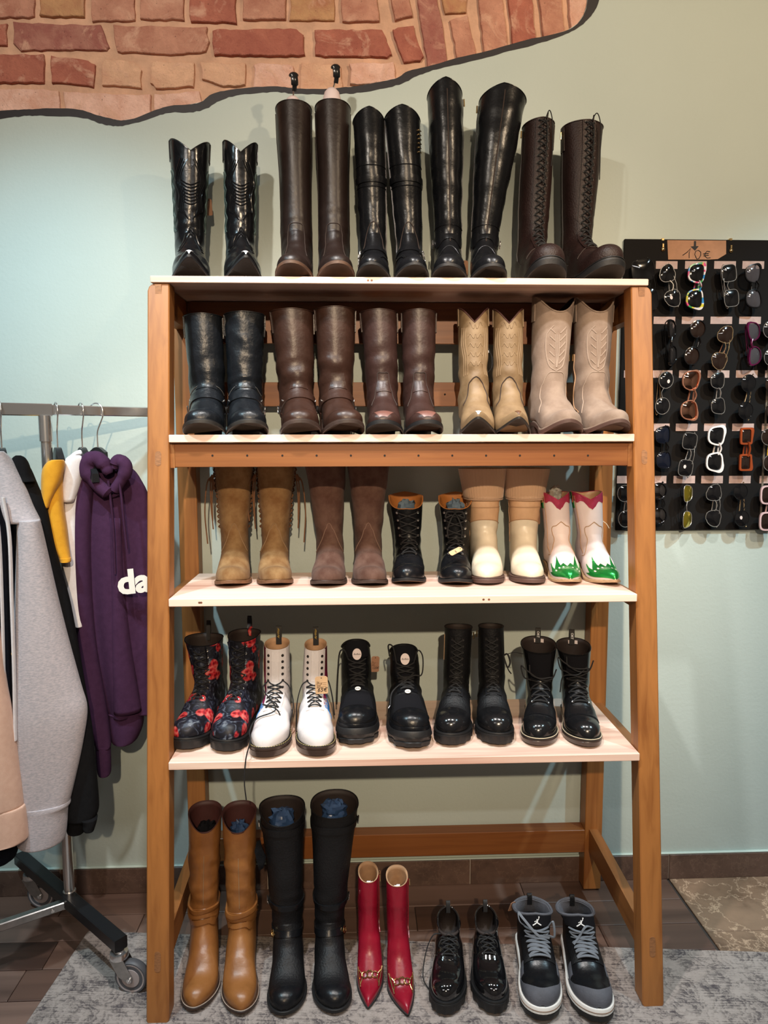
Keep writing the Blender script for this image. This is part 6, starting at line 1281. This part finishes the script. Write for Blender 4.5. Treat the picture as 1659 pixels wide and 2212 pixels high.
G_('white-framed sunglasses with dark lenses in the fourth row', (1547, 941), (1543, 998), 'way', 'white', 'dark', .0048)
G_('amber rectangular plastic sunglasses in the fourth row', (1612, 942), (1610, 999), 'rect', 'amber', 'brown', .0058, a=.022, b_=.015)
G_('round sunglasses with yellow temple on the right-hand board', (1660, 944), (1664, 1000), 'round', 'silver', 'brown', temple='yellow')
G_('dark sunglasses in the bottom row behind the oak post', (1349, 1066), (1351, 1121), 'round', 'silver', 'dark')
G_('silver-mirrored round sunglasses in the bottom row beside the oak post', (1424, 1061), (1424, 1114), 'round', 'black', 'silver', .002)
G_('yellow-mirrored sunglasses with black temple in the bottom row', (1486, 1066), (1485, 1122), 'way', 'silver', 'yellow', d=-1, yaw=.55, temple='black')
G_('silver aviator sunglasses with dark lenses in the bottom row', (1542, 1064), (1541, 1120), 'avi', 'silver', 'dark', a=.0265)
G_('round black sunglasses with gold temple and sticker in the bottom row', (1600, 1062), (1603, 1120), 'round', 'black', 'dark', a=.0265, temple='gold', sticker=(False,))
G_('pink plastic sunglasses on the right-hand board, bottom row', (1660, 1069), (1658, 1126), 'square', 'pink', 'brown', .005)

# ------------------------------------------------------------------ clothes rail on castors
RD = Vector((.834, .551, 0)).normalized(); PD = Vector((RD.y, -RD.x, 0))      # along the rail, across it (towards the room)
RP = Vector((-.909, -.245, 1.637))
def rl(t, s_=0., z=0.): return RP+RD*t+PD*s_+Vector((0, 0, z))
cr = thing('clothes_rail', 'chrome clothes rail with black base bars on castors beside the shoe rack', 'clothes rail', (RP.x, RP.y, 0))
O = Vector((RP.x, RP.y, 0))
def bar(a, b_, w, h, name, m, par=cr, up=(0, 0, 1)):
    a, b_ = Vector(a)-O, Vector(b_)-O; d = (b_-a).normalized(); sd = d.cross(Vector(up)).normalized(); u = sd.cross(d); c = .0025; G = []
    sec = [(-w+c, -h), (w-c, -h), (w, -h+c), (w, h-c), (w-c, h), (-w+c, h), (-w, h-c), (-w, -h+c)]
    mb = MB().grid([[tuple(p+sd*x+u*y) for x, y in sec] for p in (a, b_)], cv=True); mb.f += [tuple(range(7, -1, -1)), tuple(range(8, 16))]
    return fixn(mb.build(name, m, par, True, 30))
CHR = M_['chrome']; BKM = mat('black_enamel', (.012, .013, .015), .28)
bar(rl(-.55), rl(.30), .0075, .0145, 'rail', CHR); bar(rl(-.5), rl(.018), .0105, .0175, 'rail_sleeve', CHR)
MB().tube([rl(0, 0, -.016)-O, rl(0, 0, -.09)-O], .0185, 18).build('post_collar', CHR, cr)
foot = Vector((-.909, -.238, .135))
MB().tube([rl(0, 0, -.016)-O, foot-O], .0155, 18).build('post', CHR, cr)
MB().tube([foot-O+Vector((0, 0, .032)), foot-O+Vector((0, 0, .018))], .019, 18).build('post_flange', CHR, cr)
e1 = Vector((-.681, -.458, .147)); e0 = Vector((-1.160, -.020, .147)); bar(e0, e1, .019, .018, 'base_bar', BKM)
bar(foot+Vector((-.004, -.02, .002)), foot+RD*-.55+Vector((0, 0, .002)), .012, .0125, 'long_bar', M_['steel']); 
p = foot+RD*-.035+PD*.012+Vector((.004, -.004, .0)); bar(p-RD*.03, p+RD*.03, .002, .012, 'bracket', M_['steel'])
MB().lathe([(.002, 0), (.0085, 0), (.0085, .003), (.005, .004), (.005, .008), (.001, .0085)], 12, PD, (p-RD*.02+PD*.002)-O).build('bolt', CHR, cr)
def caster(c, yaw, name='castor'):
    c = Vector(c)-O; r = bpy.data.objects.new(name, None); C.objects.link(r); r.parent = cr; r.location = (c.x, c.y, 0); r.rotation_euler.z = yaw
    MB().lathe([(.002, .125), (.014, .125), (.014, .121), (.024, .119), (.026, .112), (.026, .104), (.019, .099), (.004, .098)], 22).build('swivel', CHR, r)
    for sg in (1, -1):
        poly = [(-.022, .104), (.020, .104), (.046, .052), (.043, .040), (.030, .038), (.004, .055)]
        fixn(MB().add([(x, sg*.0165, z) for x, z in poly]+[(x, sg*.0185, z) for x, z in poly], [tuple(range(6)), tuple(range(11, 5, -1))]+[(i, (i+1) % 6, 6+(i+1) % 6, 6+i) for i in range(6)]).build('fork', M_['steel'], r, False))
    o = (.036, 0, .048)
    MB().lathe([(.034, -.011), (.044, -.012), (.048, -.008), (.048, .008), (.044, .012), (.034, .011)], 32, (0, 1, 0), o).build('tyre', mat('grey_rubber_tyre', (.09, .09, .10), .5) if 'grey_rubber_tyre' not in bpy.data.materials else bpy.data.materials['grey_rubber_tyre'], r)
    MB().lathe([(.004, -.0135), (.026, -.0125), (.027, -.009), (.040, -.0122), (.041, -.009), (.041, .009), (.040, .0122), (.027, .009), (.026, .0125), (.004, .0135)], 32, (0, 1, 0), o).build('wheel', mat('pale_plastic_wheel', (.40, .34, .33), .4) if 'pale_plastic_wheel' not in bpy.data.materials else bpy.data.materials['pale_plastic_wheel'], r)
    for sg in (1, -1): MB().lathe([(.002, 0), (.007, 0), (.007, .004), (.004, .005), (.004, .008), (.001, .009)], 10, (0, sg, 0), (.036, sg*.0185, .048)).build('axle_nut', CHR, r)
caster(e1+Vector((-.010, .010, 0)), -.15); caster(e0+Vector((.055, -.045, 0)), -.1)

# hangers and clothes
def hanger(t, label, yaw=0., tip=.2, gap=.055):
    p = rl(t, 0, 0); o = thing('clothes_hanger', label, 'hanger', tuple(p+Vector((0, 0, -.14))), 0, 'black hangers on the clothes rail')
    ang = math.atan2(PD.y, PD.x)+yaw; o.rotation_euler.z = ang      # local x = across the rail
    P = [(.0, 0, .02), (.0, 0, .075), (.012, 0, .105), (.022, 0, .132), (.016, 0, .156), (-.002, 0, .163), (-.018, 0, .155), (-.022, 0, .136)]
    MB().tube(curve(P, 5), .0022, 8).build('hook', CHR, o)
    G = []
    for q in range(21):
        x = -tip+2*tip*q/20; ax = abs(x); z = .012-.95*max(0, ax-.008)**1.12; w = .011; h = .026-.012*min(1, ax/.05)
        G.append([(x, -w, z-h), (x, w, z-h), (x, w*.8, z+h*.8), (x, -w*.8, z+h*.8)])
    mb = MB().grid(G, cv=True); mb.f += [(3, 2, 1, 0), (80, 81, 82, 83)]; fixn(mb.build('hanger_body', BKM, o, True, 40)); return o
H_ = [hanger(-.115, 'black hanger with chrome hook at the left edge holding the black sweatshirt', 0, .11), hanger(.030, 'black hanger carrying the mustard top', 0, .045), hanger(.098, 'black hanger carrying the white hoodie', .1, .10), hanger(.142, 'black hanger carrying the purple hoodie', .75, .026)]

def fabric(name, c, c2, bump=.35, vs=60, stretch=None): return mat(name, c, .95, bump=bump, bscale=500, col2=c2, vscale=vs, sheen=0. if max(c) < .1 else .2, spec=.12, stretch=stretch)
FB = {'purple': fabric('purple_fleece', (.056, .022, .058), (.046, .018, .048)), 'white': fabric('white_jersey', (.80, .77, .78), (.72, .69, .71)), 'mustard': fabric('mustard_jersey', (.70, .34, .025), (.64, .30, .02)), 'black': fabric('black_jersey', (.009, .009, .010), (.007, .007, .008)), 'grey': fabric('grey_marl', (.56, .50, .52), (.38, .36, .39), .4, 95, (1.2, 1.2, 3.5)), 'peach': fabric('peach_fleece', (.76, .50, .38), (.70, .44, .33)), 'navy': fabric('navy_black_jersey', (.008, .010, .016), (.006, .007, .012))}
VE = Vector((.93, .37, 0)); VN = Vector((-.37, .93, 0))
def drape(rows, Y, thick, name, m, par, folds=(3, .06), seed=0, per=5, N=36, p=2.4, cap=True, rib=0, back=0.):
    """hanging cloth tube: rows of (height line, left, right) measured at depth Y; thick = half thickness front to back"""
    o = Vector(par.location); R = [np.array([a, b_, c, (r[3] if len(r) > 3 else 0.)]) for r in rows for a, b_, c in [r[:3]]]; G = []
    D = curve(R, per); n = len(D)
    for i, (py, xl, xr, dy) in enumerate(D):
        yy = Y+dy; c = Vector(atY((xl+xr)/2, py, yy)); k = pxm(yy, c.z)/1.02; a = max((xr-xl)/2/k, .003); row = []
        tk = min(thick, a*1.6) if not callable(thick) else thick(i/(n-1))
        for j in range(N):
            t = 2*PI*j/N; v, x = se(t, p, p); f = 1+folds[1]*math.sin(folds[0]*t+seed+i*.09)*min(1, i/n*2+.15)+.03*noise.noise(Vector((math.cos(t)*1.5+seed, math.sin(t)*1.5, i*.12)))
            if rib: f *= 1+.014*math.cos(rib*t)
            row.append(tuple(c+VE*(x*a*(1+(f-1)*.35))-VN*(v*tk*f)+VN*(tk+back*i/n)-o))
        G.append(row)
    mb = MB().grid(G, cv=True)
    if cap:
        for row, fl in ((G[0], 1), (G[-1], 0)):
            c = np.mean(np.array(row), 0); k_ = len(mb.v); base = 0 if fl else (n-1)*N; mb.v.append(tuple(c))
            mb.f += [((k_, base+j, base+(j+1) % N)) for j in range(N)]
    return fixn(mb.build(name, m, par, True, 180))
def garment(name, label, cat, px, Y): 
    p = atY(px[0], px[1], Y); return thing(name, label, cat, (p[0], p[1], p[2]), 0)

# peach sweatshirt at the left edge
g = garment('sweatshirt', 'peach fleece sweatshirt cut off by the left edge of the picture', 'sweatshirt', (0, 1835), -.50)
drape([(1100, -90, -40), (1300, -90, -18), (1480, -85, 4), (1560, -80, 18), (1650, -75, 30), (1720, -70, 39), (1766, -70, 43)], -.50, .05, 'sleeve', FB['peach'], g, (2, .05)); drape([(1762, -70, 43), (1768, -70, 46), (1800, -68, 50), (1832, -68, 53), (1838, -60, 50)], -.501, .052, 'ribbed_hem', FB['peach'], g, (2, .02), rib=60)
# track jacket with white stripes
g = garment('track_jacket', 'black track jacket with white sleeve stripes behind the peach sweatshirt', 'jacket', (10, 1600), -.44)
drape([(1040, -40, -8), (1100, -45, 14), (1200, -45, 24), (1400, -45, 30), (1600, -40, 34), (1800, -30, 38), (1860, -25, 32), (1872, -20, 20)], -.44, .045, 'sleeve', FB['navy'], g, (2, .04))
st = []
for k_, (pts, w, m) in enumerate((([(-14, 1070), (-2, 1160), (4, 1300), (9, 1500), (14, 1620)], 3.2, 'white'), ([(6, 1075), (20, 1160), (25, 1300), (30, 1450), (33, 1600)], 3.6, 'white'))):
    pl = curve([np.array(atY(x, y, -.448)) for x, y in pts], 5); hw = w/pxm(-.45); MB().grid([[tuple(Vector(q)-VE*hw-g.location), tuple(Vector(q)-VN*.004-g.location), tuple(Vector(q)+VE*hw-g.location), tuple(Vector(q)+VE*hw+VN*.012-g.location), tuple(Vector(q)-VE*hw+VN*.012-g.location)] for q in pl], cv=True).build('stripe', FB[m], g, True, 60)
# black sweatshirt with yellow letters
g = garment('sweatshirt', 'long black sweatshirt hanging behind the grey one, cuffs at the bottom', 'sweatshirt', (170, 1795), -.36)
drape([(992, 22, 44), (1012, 12, 60), (1050, 20, 76), (1100, 38, 96), (1200, 66, 118), (1300, 90, 146), (1400, 108, 165), (1500, 120, 182), (1600, 130, 198), (1700, 138, 208), (1760, 142, 212), (1780, 146, 206)], -.36, .05, 'sleeve', FB['black'], g, (3, .06), 1)
drape([(1776, 176, 210), (1786, 180, 208), (1795, 180, 205), (1800, 182, 203)], -.365, .03, 'cuff', FB['black'], g, (2, .02)); drape([(1690, 158, 190), (1760, 150, 186), (1800, 146, 184), (1806, 150, 180)], -.345, .03, 'front_cuff', FB['black'], g, (2, .02))
drape([(1010, -10, 26), (1150, 0, 60), (1400, 30, 100), (1700, 45, 130), (1770, 50, 132)], -.30, .08, 'body', FB['black'], g, (2, .03))
drape([(984, 34, 44), (990, 27, 52), (1006, 22, 60), (1030, 22, 66), (1042, 28, 72)], -.372, .035, 'collar', FB['black'], g, (2, .02))
for k_, y in enumerate((1412, 1553)):
    q = Vector(atY(38, y, -.425))-g.location; place_text('c', FM['yellow'], g, Matrix.Translation(q) @ Matrix.Rotation(.38, 4, 'Z') @ Matrix.Rotation(PI/2, 4, 'X') @ Matrix.Scale(.85, 4), 'printed_letter')
# grey marl sweatshirt
g = garment('sweatshirt', 'grey marl sweatshirt with ribbed hem in front of the black one', 'sweatshirt', (90, 1835), -.42)
drape([(975, -8, 6), (988, -22, 16), (1010, -30, 28), (1060, -26, 50), (1100, -10, 66), (1132, 10, 82)], -.425, .06, 'shoulder', FB['grey'], g, (2, .03), 2)
drape([(1126, 40, 80), (1135, 38, 84), (1200, 37, 98), (1300, 35, 119), (1400, 34, 142), (1500, 34, 167), (1555, 36, 180), (1620, 38, 173), (1700, 40, 157), (1750, 43, 146), (1757, 46, 142)], -.43, .055, 'sleeve', FB['grey'], g, (3, .05), .6)
drape([(1750, 43, 147), (1758, 42, 147), (1768, 45, 142), (1800, 44, 140), (1832, 41, 136), (1838, 48, 128)], -.431, .052, 'ribbed_hem', FB['grey'], g, (3, .03), .6, rib=70)
drape([(990, -40, -8), (1150, -30, 30), (1500, -20, 60), (1750, -10, 70)], -.37, .05, 'body', FB['grey'], g, (2, .03))
sm = MB()
for pts in ([(180, 1535), (168, 1600), (148, 1680), (132, 1752)],): sm.tube([tuple(Vector(atY(x-6, y, -.428))-Vector(g.location)-VN*.0) for x, y in pts], .0012, 5)
# mustard short-sleeved top
g = garment('sweatshirt', 'mustard yellow short-sleeved top between the black and white clothes', 'top', (140, 1213), -.30)
drape([(1000, 106, 130), (1012, 98, 135), (1050, 94, 134), (1100, 100, 137), (1140, 104, 143), (1175, 112, 147), (1205, 127, 151), (1213, 129, 152)], -.30, .045, 'sleeve', FB['mustard'], g, (2, .05), 1, cap=True)
drape([(994, 112, 136), (1000, 102, 138), (1016, 93, 136), (1045, 90, 128), (1080, 90, 112), (1098, 92, 104)], -.318, .03, 'collar', FB['mustard'], g, (2, .05)); drape([(1207, 128, 152), (1213, 129, 153), (1216, 130, 152)], -.302, .046, 'sleeve_hem', FB['mustard'], g, (2, .03))
# white hoodie
g = garment('hoodie', 'white speckled hoodie squeezed between the mustard and purple ones', 'hoodie', (150, 1355), -.24)
drape([(992, 150, 176), (1010, 142, 180), (1060, 136, 178), (1100, 134, 172), (1180, 134, 172), (1250, 136, 176), (1320, 150, 178), (1352, 160, 180), (1356, 163, 176)], -.25, .04, 'sleeve', FB['white'], g, (2, .05), 2)
drape([(984, 152, 172), (992, 144, 184), (1010, 138, 184), (1050, 135, 172), (1085, 136, 160)], -.268, .03, 'hood', FB['white'], g, (3, .06), 1)
drape([(1060, 150, 190), (1250, 160, 200), (1450, 170, 215), (1560, 180, 220)], -.17, .04, 'body', FB['white'], g, (2, .04))
lp = MB().tube(curve([np.array(Vector(atY(x, y, -.20))-g.location) for x, y in ((150, 1000), (158, 986), (172, 978), (186, 980), (196, 994))], 5), .012, 10, flat=.7).build('neckband', FB['white'], g)
# purple hoodie
PY = -.205
g = garment('hoodie', 'purple hooded sweatshirt with white chest letters beside the rack post', 'hoodie', (240, 1680), PY)
drape([(998, 186, 250), (1015, 174, 284), (1045, 168, 304), (1080, 166, 318), (1150, 172, 332), (1300, 190, 340), (1450, 214, 342), (1530, 232, 340), (1552, 238, 336)], PY, .065, 'body', FB['purple'], g, (5, .16), .4, N=56)
drape([(1546, 236, 312), (1554, 238, 312), (1580, 240, 311), (1606, 242, 300), (1612, 246, 290)], PY-.004, .060, 'ribbed_hem', FB['purple'], g, (3, .04), rib=60)
drape([(1020, 170, 206), (1050, 160, 205), (1120, 156, 200), (1200, 156, 198), (1300, 161, 200), (1400, 167, 208), (1500, 179, 224), (1570, 193, 235), (1612, 206, 240), (1622, 209, 238)], PY-.035, .045, 'sleeve', FB['purple'], g, (3, .08), 1.2)
drape([(1616, 207, 238), (1624, 208, 239), (1650, 210, 240), (1674, 212, 240), (1680, 214, 237)], PY-.034, .032, 'cuff', FB['purple'], g, (2, .02), rib=40)
drape([(1120, 236, 262), (1250, 238, 270), (1400, 240, 286), (1500, 246, 300), (1545, 250, 306)], PY-.02, .04, 'front_fold', FB['purple'], g, (2, .08), 2)
def wl(pts, Y): return [np.array(Vector(atY(x, y, Y))-g.location) for x, y in pts]
MB().tube(curve(wl([(237, 1068), (214, 1050), (192, 1022), (190, 1000), (206, 990), (222, 1000), (236, 1024)], PY-.035), 5), [.012]+[.023]*8+[.029]*10+[.026]*8+[.019]*3+[.012], 12, flat=.85).build('hood', FB['purple'], g)
MB().tube(curve(wl([(244, 1062), (256, 1046), (270, 1022), (270, 1004), (258, 994), (250, 1000), (246, 1014)], PY-.02), 5), [.010]+[.019]*8+[.023]*10+[.021]*8+[.015]*3+[.010], 12, flat=.85).build('hood_edge', FB['purple'], g)
MB().tube(curve(wl([(198, 1020), (206, 1052), (222, 1068), (240, 1072), (256, 1066)], PY-.012), 5), .006, 8).build('neck_seam', FB['purple'], g)
for pts in ([(234, 1038), (239, 1080), (245, 1140), (249, 1240)], [(258, 1044), (263, 1080), (268, 1130), (274, 1186)]):
    MB().tube(curve(wl(pts, PY-.036), 6), .0065, 8, flat=.5).build('drawstring', FB['purple'], g)
q = Vector(wl([(289, 1258)], PY-.026)[0]); place_text('da', M_['sole_white'], g, Matrix.Translation(q) @ Matrix.Rotation(.30, 4, 'Z') @ Matrix.Rotation(PI/2, 4, 'X') @ Matrix.Rotation(.06, 4, 'Z') @ Matrix.Scale(.86, 4), 'printed_letters')
